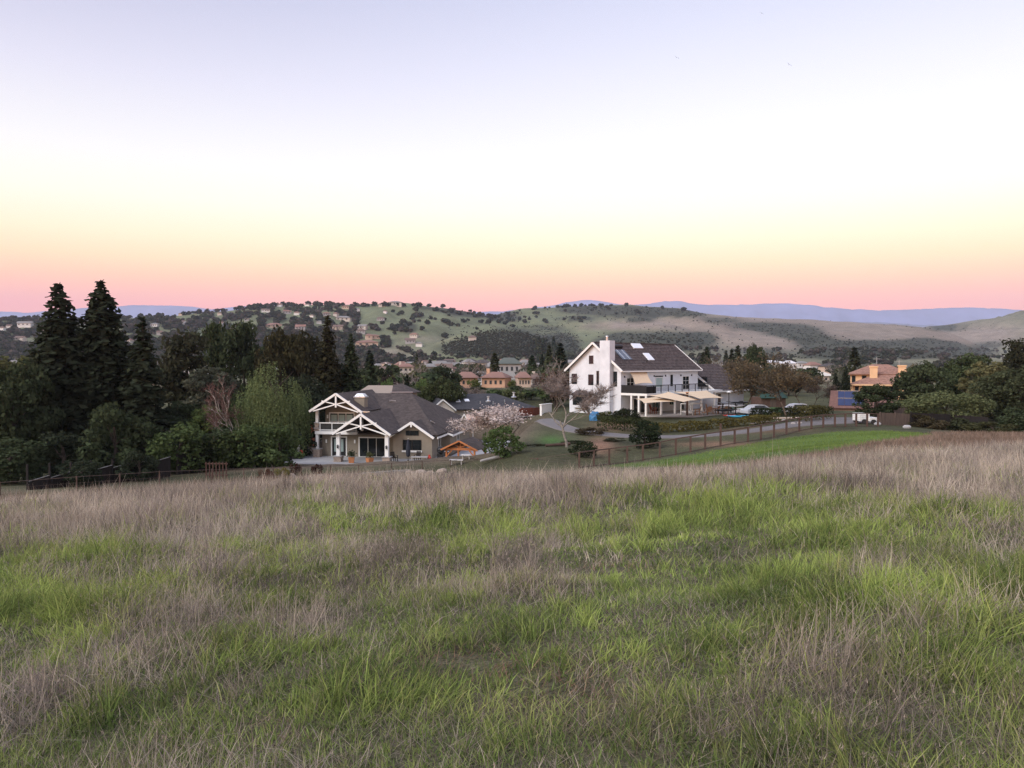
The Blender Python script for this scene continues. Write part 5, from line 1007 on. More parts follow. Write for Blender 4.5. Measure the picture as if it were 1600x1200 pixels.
def wire_fence(name, label, pts, h, step, mat, top=True):
    L = []; 
    for (u0, d0, v0), (u1, d1, v1) in zip(pts[:-1], pts[1:]):
        a = Vector(P(u0, v0, d0)); b = Vector(P(u1, v1, d1)); n = max(1, round((b - a).length / step)); L += [a.lerp(b, i / n) for i in range(n)]
    L.append(Vector(P(pts[-1][0], pts[-1][2], pts[-1][1]))); O = Vector((L[0].x, L[0].y, T(L[0].x, L[0].y))); e = empty(name, O, 0, label, 'fence'); r = random.Random(3)
    for p in L:
        g = T(p.x, p.y); t = Vector((r.uniform(-.06, .06), r.uniform(-.06, .06), 0)); MB().tube(Vector((p.x, p.y, g - .3)) - O, p + t - O + Vector((0, 0, .05)), .045, .04, 6).build('post', RUSTW, e)
    m = MB()
    for a, b in zip(L[:-1], L[1:]):
        ga, gb = Vector((a.x, a.y, T(a.x, a.y))), Vector((b.x, b.y, T(b.x, b.y)))
        for k in (1.0, .72, .45, .2): m.beam(ga.lerp(a, k) - O, gb.lerp(b, k) - O, .03 if k == 1 else .012, .03 if k == 1 else .012)
    o = m.build('wire', plain('rusty_wire', (.09, .06, .05), .7), e); o['kind'] = 'stuff'
wire_fence('wire_fence', 'rusty wire fence with thin posts along the left field edge', [(-60, 43, 757), (0, 44, 754), (120, 46, 745), (250, 50, 737), (330, 53, 734), (470, 59, 729), (560, 63, 727), (660, 66, 721), (745, 68, 717), (840, 64, 716), (905, 61, 707)], 1.1, 3.0, RUSTW)
m = MB(); c = P(338, 730, 64)
e = empty('timber_gate', (c[0], c[1], T(c[0], c[1])), 0, 'small rusty red gate panel behind the left wire fence', 'gate')
for k in range(7): MB().box(-.9 + k * .28, -.9 + k * .28 + .10, -.02, .02, .1, 1.5).build('board', plain('rust_dark', (.06, .028, .02), .9), e)
MB().beam((-.95, .05, .4), (.95, .05, .4), .06, .1).build('rail', RUSTW, e); MB().beam((-.95, .05, 1.35), (.95, .05, 1.35), .06, .1).build('rail', RUSTW, e)

# ---- garden things at the grey house
def gazebo():
    x, y, _ = P(727, 700, 76); z = T(x, y); e = empty('gazebo', (x, y, z), R(-16), 'orange cedar gazebo with dark gabled roof beside the grey house', 'gazebo'); h = P(722, 701, 75)[2] - z
    for (px, py) in ((-1.45, -1.4), (1.45, -1.4), (-1.45, 2.0), (1.45, 2.0)):
        MB().box(px - .08, px + .08, py - .08, py + .08, -.2, h - .12).build('post', CEDAR, e); s = 1 if px < 0 else -1; MB().beam((px, py, h - .75), (px + s * .55, py, h - .14), .08, .1).build('brace', CEDAR, e)
    for py in (-1.4, 2.0):
        MB().beam((-1.6, py, h), (1.6, py, h), .12, .24).build('beam', CEDAR, e); MB().beam((0, py, h + .12), (0, py, h + .75), .1, .1).build('king_post', CEDAR, e); MB().beam((0, py, h + .15), (-.75, py, h + .5), .08, .09).build('strut', CEDAR, e); MB().beam((0, py, h + .15), (.75, py, h + .5), .08, .09).build('strut', CEDAR, e)
    for px in (-1.45, 1.45): MB().beam((px, -1.4, h - .01), (px, 2.0, h - .01), .11, .22).build('beam', CEDAR, e)
    for s in (-1, 1): MB().slab([(s * 1.85, -1.8, h - .02), (0, -1.8, h + .86), (0, 2.4, h + .86), (s * 1.85, 2.4, h - .02)], .07).build('roof_slope', SHIN, e); MB().beam((s * 1.9, -1.84, h - .08), (0, -1.84, h + .82), .07, .15).build('barge_board', CEDAR, e)
gazebo()
def at(x, y, dz=.0): return (*w1(x, y), H1[2] + .03 + dz)
def closed_umbrella(label, loc, h, mat, base=True, name='patio_umbrella'):
    e = empty(name, loc, 0, label, 'umbrella'); MB().tube((0, 0, 0), (0, 0, h), .03, .03, 8).build('pole', BLACK, e)
    MB().lathe([(.05, h * .22), (.20, h * .26), (.26, h * .42), (.24, h * .6), (.17, h * .8), (.08, h * .95), (.02, h)], 10).build('folded_canopy', mat, e, smooth=True); MB().tube((0, 0, h), (0, 0, h + .12), .03, .01, 6).build('finial', TRIM, e)
    if base: MB().lathe([(.5, 0), (.5, .05), (.12, .1), (.06, .25)], 14).build('base', BLACK, e)
closed_umbrella('tall folded navy patio umbrella in front of the grey house window', at(-1.9, -2.6), 2.5, NAVY)
def flag_stand():
    loc = at(-14.9, -1.6); e = empty('parasol_stand', loc, 0, 'white and red folded parasol on a dark flat base at the patio edge', 'parasol'); MB().tube((0, 0, .05), (0, 0, 3.0), .035, .03, 8).build('pole', BLACK, e)
    MB().box(-.55, .55, -.4, .4, 0, .06).build('base', BLACK, e); MB().lathe([(.04, .75), (.22, .85), (.20, 1.3), (.10, 2.0), (.04, 2.3)], 9).build('folded_canopy', CANVAS, e, True); MB().lathe([(.03, 2.3), (.2, 2.36), (.17, 2.75), (.05, 3.0)], 9, (.25, 0, 0)).build('crank_cover', NAVY, e, True)
    MB().lathe([(.16, 0), (.2, .1), (.18, .35), (.05, .45)], 9, (.35, .1, .5)).build('red_weight', REDP, e, True)
flag_stand()
def planter(label, loc, plantcol):
    e = empty('planter', loc, random.uniform(0, 1), label, 'planter', 'planters on the patio'); w = .32; MB().add([(-w*.8,-w*.8,0),(w*.8,-w*.8,0),(w*.8,w*.8,0),(-w*.8,w*.8,0),(-w,-w,.6),(w,-w,.6),(w,w,.6),(-w,w,.6)], [(0,3,2,1),(4,5,6,7),(0,1,5,4),(1,2,6,5),(2,3,7,6),(3,0,4,7)]).build('pot', TERRA, e)
    r = np.random.default_rng(int(loc[0] * 10) % 99); c = r.normal(0, .2, (160, 3)) * [1, 1, .9] + [0, 0, .95]; V, F = leaf_quads(c, unit(r.normal(size=(160, 3))), .12 * r.uniform(.6, 1.3, 160), 1.6, r); o = link('foliage', np_mesh('planter_leaves', V, F, M_LEAF, rep4(r.uniform(.7, 1.3, (160, 1)) * np.ones((1, 3)))), e); o.color = (*plantcol, 1)
planter('terracotta planter with dark plant left of the porch opening', at(-7.7, -4.2), DKG); planter('terracotta planter with grassy plant in front of the sliding door', at(-5.6, -4.4), OLV)
def kettle_grill():
    e = empty('barbecue', at(1.3, -1.0), 0, 'black domed barbecue at the grey house corner', 'barbecue'); MB().lathe([(.05, .75), (.34, .85), (.42, 1.05), (.42, 1.12)], 14).build('bowl', BLACK, e, True); MB().lathe([(.43, 1.12), (.40, 1.3), (.26, 1.48), (.05, 1.55)], 14).build('lid', BLACK, e, True)
    MB().box(-.35, .35, -.3, .3, .05, .72).build('cabinet', BLACK, e); MB().box(.42, .9, -.25, .25, .98, 1.03).build('side_shelf', METAL, e)
kettle_grill()
e = empty('gas_bottle', at(.35, -2.2), 0, 'bright red bottle standing beside the black barbecue', 'bottle'); MB().lathe([(.15, 0), (.2, .05), (.2, .5), (.1, .62)], 12).build('body', REDP, e, True); MB().lathe([(.09, .62), (.11, .64), (.11, .76)], 10).build('collar', REDP, e)
def bench(label, loc, rz, L_=1.6, mat=CANVAS, name='bench', cat='bench', grp=None):
    e = empty(name, loc, rz, label, cat, grp); MB().box(-L_ / 2, L_ / 2, -.24, .24, .40, .47).build('seat', mat, e)
    for s in (-1, 1):
        for t in (-1, 1): MB().box(s * (L_ / 2 - .15) - .04, s * (L_ / 2 - .15) + .04, t * .16 - .04, t * .16 + .04, 0, .40).build('leg', GREYW, e)
def onland(u, d, dz=0): x, y = xy(u, d); return (x, y, T(x, y) + dz)
bench('pale bench in front of the gazebo, nearer the field', onland(713, 67.5), R(-4), 1.2); bench('pale bench under the gazebo edge', onland(728, 69), R(-4), .9)
e = empty('log', onland(768, 66, .02), R(20), 'pale tapering log lying right of the gazebo', 'log'); MB().tube((-1.0, 0, .12), (1.0, .3, .42), .10, .16, 9).build('log_body', GREYW, e)
e = empty('log', onland(872, 72.5, .05), R(12), 'dark split log on the lawn left of the leafless tree', 'log'); MB().tube((-1.2, 0, .1), (1.3, .4, .16), .12, .16, 8).build('log_body', RUSTW, e)
def chair(label, loc, rz, mat, name='garden_chair', grp=None, s=1.0):
    e = empty(name, loc, rz, label, 'chair', grp); e.scale = (s, s, s); m = MB()
    for k in range(5): m.box(-.26, .26, -.25 + k * .105, -.25 + k * .105 + .09, .40, .43)
    o = m.build('seat', mat, e); o['kind'] = 'stuff'; m = MB()
    for k in range(5): x = -.24 + k * .105; m.beam((x, .26, .45), (x * 1.05, .42, 1.02), .08, .025)
    o = m.build('backrest', mat, e); o['kind'] = 'stuff'
    for sx in (-1, 1):
        for sy in (-1, 1): MB().box(sx * .25 - .03, sx * .25 + .03, sy * .24 - .03, sy * .24 + .03, 0, .62 if sy < 0 else .5).build('leg', mat, e)
        MB().beam((sx * .29, -.3, .64), (sx * .29, .33, .64), .08, .03).build('armrest', mat, e)
def table(label, loc, rz, L_, W_, h, mat, name='patio_table', leg=None):
    e = empty(name, loc, rz, label, 'table'); MB().box(-L_ / 2, L_ / 2, -W_ / 2, W_ / 2, h - .05, h).build('tabletop', mat, e)
    for sx in (-1, 1):
        for sy in (-1, 1): MB().box(sx * (L_ / 2 - .08) - .035, sx * (L_ / 2 - .08) + .035, sy * (W_ / 2 - .08) - .035, sy * (W_ / 2 - .08) + .035, 0, h - .05).build('leg', leg or mat, e)
chair('dark patio chair left of the folded navy umbrella', at(-3.5, -2.4), R(40), DARKW); chair('dark patio chair right behind the folded navy umbrella', at(-1.2, -1.4), R(-20), DARKW)
table('low grey table beside the folded navy umbrella', at(-.6, -2.8), 0, 1.8, .9, .62, GREYW)
def hoop():
    x, y = w1(3.2, 7.5); z = H1[2]; e = empty('basketball_hoop', (x, y, z), R(-25), 'basketball hoop with pale backboard beside the grey house', 'basketball hoop'); top = P(714, 651, y)[2] - z
    MB().tube((0, 0, 0), (0, 0, top - .35), .06, .06, 8).build('pole', METAL, e); MB().beam((0, 0, top - .7), (0, -.5, top - .2), .07, .07).build('arm', METAL, e); b = MB().box(-.6, .6, -.58, -.54, top - .45, top + .3).build('backboard', plain('faded_backboard', (.52, .40, .37), .5), e)
    m = MB(); n = 14
    for i in range(n): a, c = 2*math.pi*i/n, 2*math.pi*(i+1)/n; m.tube((.23*math.cos(a), -.84+.23*math.sin(a), top-.3), (.23*math.cos(c), -.84+.23*math.sin(c), top-.3), .012, .012, 5)
    m.build('rim', CEDAR, e)
hoop()
# edging stones and shrubs along the bank in front of the patio
r_ = random.Random(5); ES = [(452, 61), (468, 60.5), (482, 61), (500, 62), (516, 61), (640, 64), (655, 64.5), (672, 64), (690, 65)]
for i, (u, d) in enumerate(ES):
    x, y = xy(u, d); e = tag(MB().lathe([(.02, 0), (.5, .05), (.55, .28), (.35, .5), (.02, .55)], 8).build('boulder', STONE, None, False, (x, y, T(x, y) - .08), (r_.uniform(-.2, .2), r_.uniform(-.2, .2), r_.uniform(0, 6))), 'boulder on the bank below the patio, %s from the left of nine' % ['first', 'second', 'third', 'fourth', 'fifth', 'sixth', 'seventh', 'eighth', 'ninth'][i], 'boulder', 'boulders on the bank below the patio'); e.scale = (r_.uniform(.7, 1.4), r_.uniform(.6, 1), r_.uniform(.6, 1))
for (u, d, vt, w_, c, lab) in ((461, 64, 724, 16, (.06, .03, .022), 'small rusty shrub at the rounded patio end'), (496, 65, 725, 16, (.06, .03, .022), 'small rusty shrub at the middle of the patio edge'), (440, 60, 731, 26, (.16, .14, .04), 'small yellowish shrub on the bank left of the patio'), (415, 59, 733, 22, (.10, .05, .035), 'small reddish shrub on the bank left of the yellowish one')): tree_at('shrub_low', 'low_shrub', lab, 'shrub', u, d, vt, w_, c)
m = MB(); a, b = xy(505, 62), xy(640, 66); e = tag(m.beam((0, 0, 0), (b[0] - a[0], b[1] - a[1], T(*b) - T(*a)), .2, .22).build('edging_timber', GREYW, None, False, (a[0], a[1], T(*a) + .06)), 'long grey timber edging on the bank below the patio', 'timber')

# ---- garden things at the white house
def at2(x, y, dz=0): p = w2(x, y, .03 + dz); return (p.x, p.y, p.z)
CH = [((6.5, -8.0), 200, 'wooden chair at the left end of the terrace group'), ((8.0, -8.7), 160, 'wooden chair beside the white frame, left of the long table'), ((10.2, -8.8), 190, 'wooden chair left of the long wooden table'), ((12.0, -9.0), 170, 'wooden chair in front of the long wooden table'), ((13.6, -8.8), 150, 'wooden chair nearest the lawn'), ((12.5, -6.4), 10, 'wooden chair behind the long wooden table')]
for (p, a, lab) in CH: chair(lab, at2(*p), R(a) + YAW2, TEAK, 'wooden_chair', 'wooden chairs on the terrace', 1.15)
table('long wooden table on the terrace under the shade sails', at2(11.6, -7.7), YAW2, 2.6, 1.0, .75, TEAK); bench('wooden bench at the terrace edge nearest the hedge', at2(7.2, -9.0), YAW2, 1.8, TEAK)
table('white table near the white house wing', at2(17.2, -5.5), YAW2, 2.2, 1.1, .78, TRIM); chair('pale turquoise chair at the lawn edge', at2(14.8, -8.6), R(230), plain('turquoise_paint', (.25, .42, .40), .6), 'garden_chair', None, 1.1)
chair('reddish chair deep under the balcony', at2(4.6, -2.2), R(10) + YAW2, REDWOOD, 'garden_chair', None, 1.3)
def frame_daybed():
    e = empty('daybed', at2(7.4, -6.6), YAW2, 'white open box frame of a daybed on the terrace', 'daybed'); L_, W_, h = 2.6, 1.8, 1.5
    for sx in (-1, 1):
        for sy in (-1, 1): MB().box(sx * L_ / 2 - .05, sx * L_ / 2 + .05, sy * W_ / 2 - .05, sy * W_ / 2 + .05, 0, h).build('post', TRIM, e)
        MB().beam((sx * L_ / 2, -W_ / 2, h), (sx * L_ / 2, W_ / 2, h), .09, .09).build('top_bar', TRIM, e); MB().beam((-L_ / 2, sx * W_ / 2, h), (L_ / 2, sx * W_ / 2, h), .09, .089).build('top_bar', TRIM, e)
    MB().box(-L_ / 2 + .06, L_ / 2 - .06, -W_ / 2 + .06, W_ / 2 - .06, .3, .5).build('mattress', CANVAS, e)
frame_daybed()
def lamp_post(label, loc, h, mat):
    e = empty('lamp_post', loc, 0, label, 'lamp post'); MB().tube((0, 0, 0), (0, 0, h), .07, .05, 8).build('pole', mat, e); MB().lathe([(.02, h + .22), (.3, h + .1), (.32, h + .06), (.08, h + .02)], 12).build('lamp_shade', TRIM, e); MB().lathe([(.05, 0), (.2, 0), (.16, .2), (.06, .25)], 10).build('base', mat, e)
lamp_post('black lamp post with white shade between terrace and parked kayaks', onland(1139, 99), 3.3, BLACK)
e = empty('sail_post', at2(5.2, -7.2), 0, 'brown timber post holding the low shade sail', 'post'); MB().box(-.13, .13, -.13, .13, 0, 3.05).build('post_shaft', RUSTW, e); MB().box(-.18, .18, -.18, .18, 3.05, 3.13).build('post_cap', CEDAR, e)
def tarp_pile(label, loc, mat, w, h, seed, name='tarp_covered_pile'):
    r = np.random.default_rng(seed); n = 14; V = []; F = []
    for i in range(8):
        t = i / 7
        for k in range(n): a = 2 * math.pi * k / n; q = w / 2 * math.cos(t * 1.45) ** .6 * (1 + r.normal(0, .07)); V.append((q * math.cos(a) * 1.25, q * math.sin(a), h * math.sin(t * math.pi / 2) * (1 + r.normal(0, .05))))
    for i in range(7):
        for k in range(n): F.append((i*n+k, i*n+(k+1) % n, (i+1)*n+(k+1) % n, (i+1)*n+k))
    F.append(tuple(range(7*n, 8*n))); tag(MB().add(V, F).build(name, mat, None, False, loc), label, 'tarp')
tarp_pile('bright blue tarpaulin heap at the white house gable foot', onland(930, 98), plain('blue_tarpaulin', (.04, .15, .30), .6, var=.3), 1.25, 1.1, 3)
def kayak(label, loc, rz, mat, L_=3.4):
    e = empty('kayak', loc, rz, label, 'kayak', 'boats stored beside the white house wing'); n = 12; V = []; F = []; q = 10
    for i in range(n + 1):
        t = i / n; w_ = .36 * math.sin(math.pi * min(max(t, .02), .98)) ** .7
        for k in range(q): a = 2 * math.pi * k / q; V.append(((t - .5) * L_, w_ * math.cos(a), .25 + .12 * abs(2 * t - 1) ** 2 + (.18 if math.sin(a) < 0 else .13) * math.sin(a) * (w_ / .36)))
    for i in range(n):
        for k in range(q): F.append((i*q+k, i*q+(k+1) % q, (i+1)*q+(k+1) % q, (i+1)*q+k))
    MB().add(V, F).build('hull', mat, e, True); MB().lathe([(.30, .0), (.32, .05), (.26, .06), (.24, .0)], 12, (0, 0, .40)).build('cockpit_rim', BLACK, e)
LK = plain('light_hull', (.62, .64, .68), .4); GK = plain('grey_hull', (.22, .24, .28), .5)
kayak('red kayak lying beside the black lamp post', onland(1143, 100.5), R(20), REDP, 2.6); kayak('turquoise blue kayak at the lawn edge near the lamp post', onland(1153, 98.5), R(15), plain('turquoise_hull', (.05, .36, .55), .4), 3.2)
for (u, d, dz, a, mt, lab) in ((1128, 107, .9, 25, LK, 'pale boat hull on the rack nearest the wing wall'), (1138, 108, 1.25, 20, GK, 'grey boat hull on top of the stack by the wing wall'), (1150, 108, .8, 30, LK, 'pale boat hull behind the red kayak'), (1158, 108.5, 1.3, 25, BLACK, 'black boat hull at the right of the stack'), (1134, 106, .35, 15, BLACK, 'black boat hull at the bottom of the stack by the wing wall'), (1165, 107, .55, 35, LK, 'pale boat hull nearest the leafless oak trunk')): kayak(lab, onland(u, d, dz), R(a), mt, 3.8)
m = MB()
e = empty('boat_rack', onland(1146, 108), R(28), 'dark timber rack carrying the stored boats', 'rack')
for x in (-2.4, 0, 2.4): MB().box(x - .05, x + .05, -.5, -.4, 0, 1.5).build('upright', DARKW, e); MB().box(x - .05, x + .05, .4, .5, 0, 1.5).build('upright', DARKW, e); MB().beam((x, -.6, .62), (x, .6, .62), .08, .1).build('cross_bar', DARKW, e); MB().beam((x, -.6, 1.12), (x, .6, 1.12), .08, .1).build('cross_bar', DARKW, e)
def car(label, loc, rz, col, grp='cars parked behind the hedge'):
    e = empty('parked_car', loc, rz, label, 'car', grp); prof = [(-2.2, .35), (-2.25, .75), (-2.1, .92), (-1.6, .98), (-1.0, 1.42), (-.3, 1.5), (.7, 1.46), (1.4, 1.0), (2.1, .85), (2.25, .6), (2.2, .35)]; V = []; F = []; n = len(prof)
    for (sy, k) in ((-.88, 0), (.88, 0)): V += [(x, sy * (.82 if z > 1.1 else 1), z) for (x, z) in prof]
    F = [tuple(range(n)), tuple(range(2*n-1, n-1, -1))] + [(i, i+1, n+i+1, n+i) for i in range(n-1)] + [(n-1, 0, n, 2*n-1)]
    o = MB().add(V, F).build('body', M_PAINT, e); o.color = (*col, 1)
    for s in (-1, 1): MB().add([(-1.35, s*.835, 1.0), (1.2, s*.835, 1.0), (.65, s*.735, 1.38), (-.95, s*.735, 1.38), (-1.35, s*.865, 1.0), (1.2, s*.865, 1.0), (.65, s*.765, 1.38), (-.95, s*.765, 1.38)], [(0,1,2,3),(7,6,5,4),(0,4,5,1),(2,6,7,3),(0,3,7,4),(1,5,6,2)]).build('side_window', GLASS, e)
    MB().add([(1.32, -.7, 1.03), (1.32, .7, 1.03), (.76, .62, 1.43), (.76, -.62, 1.43), (1.37, -.7, 1.04), (1.37, .7, 1.04), (.81, .62, 1.45), (.81, -.62, 1.45)], [(0,1,2,3),(7,6,5,4),(0,4,5,1),(2,6,7,3),(0,3,7,4),(1,5,6,2)]).build('windscreen', GLASS, e)
    for x in (-1.35, 1.4):
        for s in (-1, 1): w_ = MB().tube((x, s * .70, .33), (x, s * .90, .33), .33, .33, 16).build('wheel', RUBBER, e); MB().tube((x, s * .89, .33), (x, s * .915, .33), .2, .2, 12).build('rim', METAL, w_)
    for s in (-1, 1): MB().box(2.16, 2.26, s * .62 - .15, s * .62 + .15, .62, .76).build('headlight', CANVAS, e)
car('silver car parked behind the hedge beside the leafless oak', onland(1184, 106), R(20), (.50, .53, .58)); car('white car parked behind the hedge left of the solar roof', onland(1248, 108), R(8), (.80, .80, .80))
def trailer(label, loc, rz, w_, h):
    e = empty('utility_trailer', loc, rz, label, 'trailer', 'white trailers behind the post fence'); MB().box(-w_ / 2, w_ / 2, -.7, .7, .35, h).build('body', TRIM, e)
    for s in (-1, 1): MB().tube((-.1, s * .72, .28), (-.1, s * .86, .28), .28, .28, 12).build('wheel', RUBBER, e)
    MB().beam((w_ / 2, 0, .4), (w_ / 2 + .7, 0, .4), .08, .08).build('drawbar', BLACK, e)
trailer('white box trailer, the larger of two behind the fence', onland(1346, 84), R(8), 1.15, 1.15); trailer('low white trailer, smaller of two behind the fence', onland(1361, 84), R(5), 1.0, .75)
for (u, d, s, lab) in ((1372, 82, .4, 'white stone at the fence foot below the brown boards'), (1418, 78, .45, 'small white marker block at the field edge'), ): x, y = xy(u, d); tag(MB().lathe([(.02, 0), (.9, .04), (1, .4), (.6, .7), (.02, .75)], 8)  .build('stone', CONC, None, False, (x, y, T(x, y) + .05)), lab, 'stone').scale = (s, s * .7, s)
def hedge(label, pts, w_, h, col, dens=260, leaf=.17, base=0):
    pts = [Vector((*p, 0)) for p in pts]; r = np.random.default_rng(len(label)); C_ = []; Nn = []
    for a, b in zip(pts[:-1], pts[1:]):
        L_ = (b - a).length; n = int(L_ * dens); t = r.uniform(0, 1, n); d = (b - a).normalized(); s = r.uniform(-1, 1, n); z = r.uniform(0, 1, n) ** .7; bump = fbm(t * L_ / .9, t * 0, 3, 7) * .5 + .75; k = np.where(r.random(n) < .5, np.sign(s) * r.uniform(.8, 1.05, n), s); z = np.where(np.abs(k) < .8, r.uniform(.85, 1.05, n), z)
        x = a.x + d.x * t * L_ - d.y * k * w_ / 2 * bump; y = a.y + d.y * t * L_ + d.x * k * w_ / 2 * bump; C_.append(np.c_[x, y, terrain(x, y) + z * h * bump + base]); Nn.append(unit(np.c_[-d.y * k, d.x * k, z] + r.normal(0, .6, (n, 3))))
    c = np.concatenate(C_); O = np.array([pts[0].x, pts[0].y, T(pts[0].x, pts[0].y)]); V, F = leaf_quads(c - O, np.concatenate(Nn), leaf * r.uniform(.6, 1.3, len(c)), 1.3, r); g = fbm(c[:, 0] / 1.5, c[:, 1] / 1.5, 3, 9)[:, None]; tt = rep4((.6 + .8 * g) * r.uniform(.75, 1.25, (len(c), 1)) * np.array([[1, 1, 1]]))
    o = link('hedge', np_mesh('hedge', V, F, M_LEAF, tt), None, tuple(O)); o.color = (*col, 1); tag(o, label, 'hedge')
hedge('long low golden green hedge along the terrace and driveway', [xy(1012, 84.5), xy(1060, 84.5), xy(1110, 85), xy(1165, 86), xy(1215, 88)], 1.2, .95, (.105, .090, .030))
hedge('dark green hedge stretch left of the golden hedge', [xy(942, 90), xy(975, 87.5), xy(1012, 85)], 1.8, 1.3, (.040, .046, .020))
hedge('olive hedge corner beside the driveway bend', [xy(1238, 86), xy(1262, 87), xy(1288, 90)], 1.8, 1.6, (.085, .078, .030))
hedge('dark clipped hedge behind the lawn and leafless oak', [xy(1176, 103), xy(1215, 103), xy(1255, 104), xy(1296, 106)], 1.6, 1.0, (.028, .038, .018))
for i, (u, d) in enumerate([(1176, 86.5), (1184, 87), (1192, 87.2), (1200, 87.5), (1215, 88), (1225, 88.6), (1240, 83.5), (1250, 84), (1062, 86), (1068, 86)]):
    x, y = xy(u, d); tag(MB().lathe([(.02, 0), (.26, .03), (.29, .1), (.18, .2), (.02, .22)], 7).build('edging_rock', plain('pale_rock', (.38, .34, .31), .9, var=.25, scale=4), None, False, (x, y, T(x, y) + .02), (0, 0, i)), 'pale edging rock between hedge and driveway, number %s from the left' % ['three', 'four', 'five', 'six', 'seven', 'eight', 'nine', 'ten', 'one', 'two'][i], 'rock', 'pale rocks along the driveway')
tag(MB().box(-2.6, 2.6, -.6, .6, 0, .08).build('bare_soil_bed', plain('pale_sand', (.50, .38, .29), .95), None, False, onland(1236, 94, .02), (0, 0, R(12))), 'pale bare soil bed in front of the leafless oak', kind='structure')

# ---- neighbouring houses
def win_row(e, rects, y, fm=None, gm=None):
    for (x0, x1, z0, z1) in rects: window(e, (x0, y, z0), (1, 0, 0), (0, -1, 0), x1 - x0, z1 - z0, .07, 2 if x1 - x0 > 1.2 else 1, 1, fm or BROWNW, gm)
def hip(mb, x0, x1, y0, y1, z, h, th=.18, inset=None):
    W_ = y1 - y0; k = min(W_, x1 - x0) / 2 if inset is None else inset; ym = (y0 + y1) / 2; A, B, C, D = (x0, y0, z), (x1, y0, z), (x1, y1, z), (x0, y1, z); E_, G = (x0 + k, ym, z + h), (x1 - k - .01, ym, z + h)
    for q in ([A, B, G, E_], [B, C, G], [C, D, E_, G], [D, A, E_]): mb.slab(q, th)
def orange_house():
    x, y = xy(1329, 138); z = T(x, y); OR = plain('orange_stucco', (.70, .44, .25), .95, var=.10, scale=.8); TL = shingle('terracotta_roof_tile', (.27, .15, .11), var=.3); e = empty('orange_house', (x, y, z), R(-25), 'orange stucco villa with tiled hip roofs and two tall chimneys', 'house')
    zz = lambda v: P(1360, v, 140)[2] - z
    lo, mid, hi = zz(599), zz(584), zz(572)
    MB().box(-.1, 9.6, 2.5, 11, -.5, mid).build('upper_wall', OR, e); m = MB(); hip(m, -.7, 10.2, 1.9, 11.6, mid, hi - mid + .3, inset=4); m.build('upper_roof', TL, e)
    MB().box(.4, 10.6, -1.0, 5, -.5, lo).build('front_wall', OR, e); m = MB(); hip(m, -.1, 11.2, -1.6, 5.2, lo, zz(585.5) - lo, inset=3.8); m.build('front_roof', TL, e); MB().box(.0, 11.1, -1.75, -1.6, lo - .28, lo - .02).build('eave_board', OR, e)
    for (a, v, yy) in ((3.1, 571, .6), (7.7, 569.5, 2.2)): c = MB().box(a, a + 1.25, yy, yy + 1.1, lo - .5, zz(v) - .35).build('chimney', OR, e); MB().box(a - .12, a + 1.37, yy - .12, yy + 1.22, zz(v) - .35, zz(v) - .1).build('chimney_cap', OR, c)
    win_row(e, [(.8, 1.3, lo - 2.0, lo - .5), (2.0, 3.9, lo - 2.0, lo - .45), (5.3, 6.8, lo - 2.0, lo - .45), (8.6, 10.0, lo - 2.0, lo - .45)], -1.0); win_row(e, [(.2, .7, mid - 1.5, mid - .4), (1.9, 2.5, mid - 1.5, mid - .4), (6.3, 6.7, mid - .75, mid - .35), (6.9, 7.3, mid - .75, mid - .35)], 2.5)
    MB().box(6.8, 10.8, -3.0, -1.0, lo - 3.4, lo - 3.15).build('carport_roof', OR, e); MB().box(9.2, 10.7, -1.08, -1.0, lo - 4.6, lo - 3.5).build('pale_door', TRIM, e)
orange_house()
def solar_garage():
    x, y = xy(1302, 117); z = T(x, y); e = empty('garage', (x, y, z), R(-23), 'low garage with terracotta roof carrying blue solar panels', 'garage'); TL = plain('terracotta_tiles', (.17, .088, .070), .9, var=.25, scale=3); z0 = P(1320, 637, 117)[2] - z; z1 = P(1320, 610, 122)[2] - z
    MB().box(-.2, 8.5, .4, 9, -.5, z0 - .05).build('wall', plain('pink_stucco', (.34, .21, .16), .95), e); MB().slab([(-.6, 0, z0), (9, 0, z0), (9, 5, z1), (-.4, 5, z1)], .15).build('roof_slope', TL, e); MB().slab([(-.4, 5, z1), (9, 5, z1), (9, 9.5, z0), (-.4, 9.5, z0)], .15).build('roof_slope', TL, e)
    PV = plain('blue_solar_cells', (.018, .028, .085), .15, var=.15, scale=4); f = lambda t: z0 + (z1 - z0) * t + .08
    for r in range(2):
        for c in range(4): t0, t1 = .12 + r * .43, .12 + r * .43 + .38; x0 = .7 + c * .92; p = MB().slab([(x0, t0 * 5, f(t0)), (x0 + .88, t0 * 5, f(t0)), (x0 + .88, t1 * 5, f(t1)), (x0, t1 * 5, f(t1))], .05).build('solar_panel', PV, e)
    for t in (.53, .96): MB().beam((.6, t * 5, f(t)), (4.5, t * 5, f(t)), .10, .06).build('panel_rail', METAL, e)
    MB().box(3.4, 8.2, .32, .4, 0, z0 - .5).build('garage_door', DARKW, e)
solar_garage()
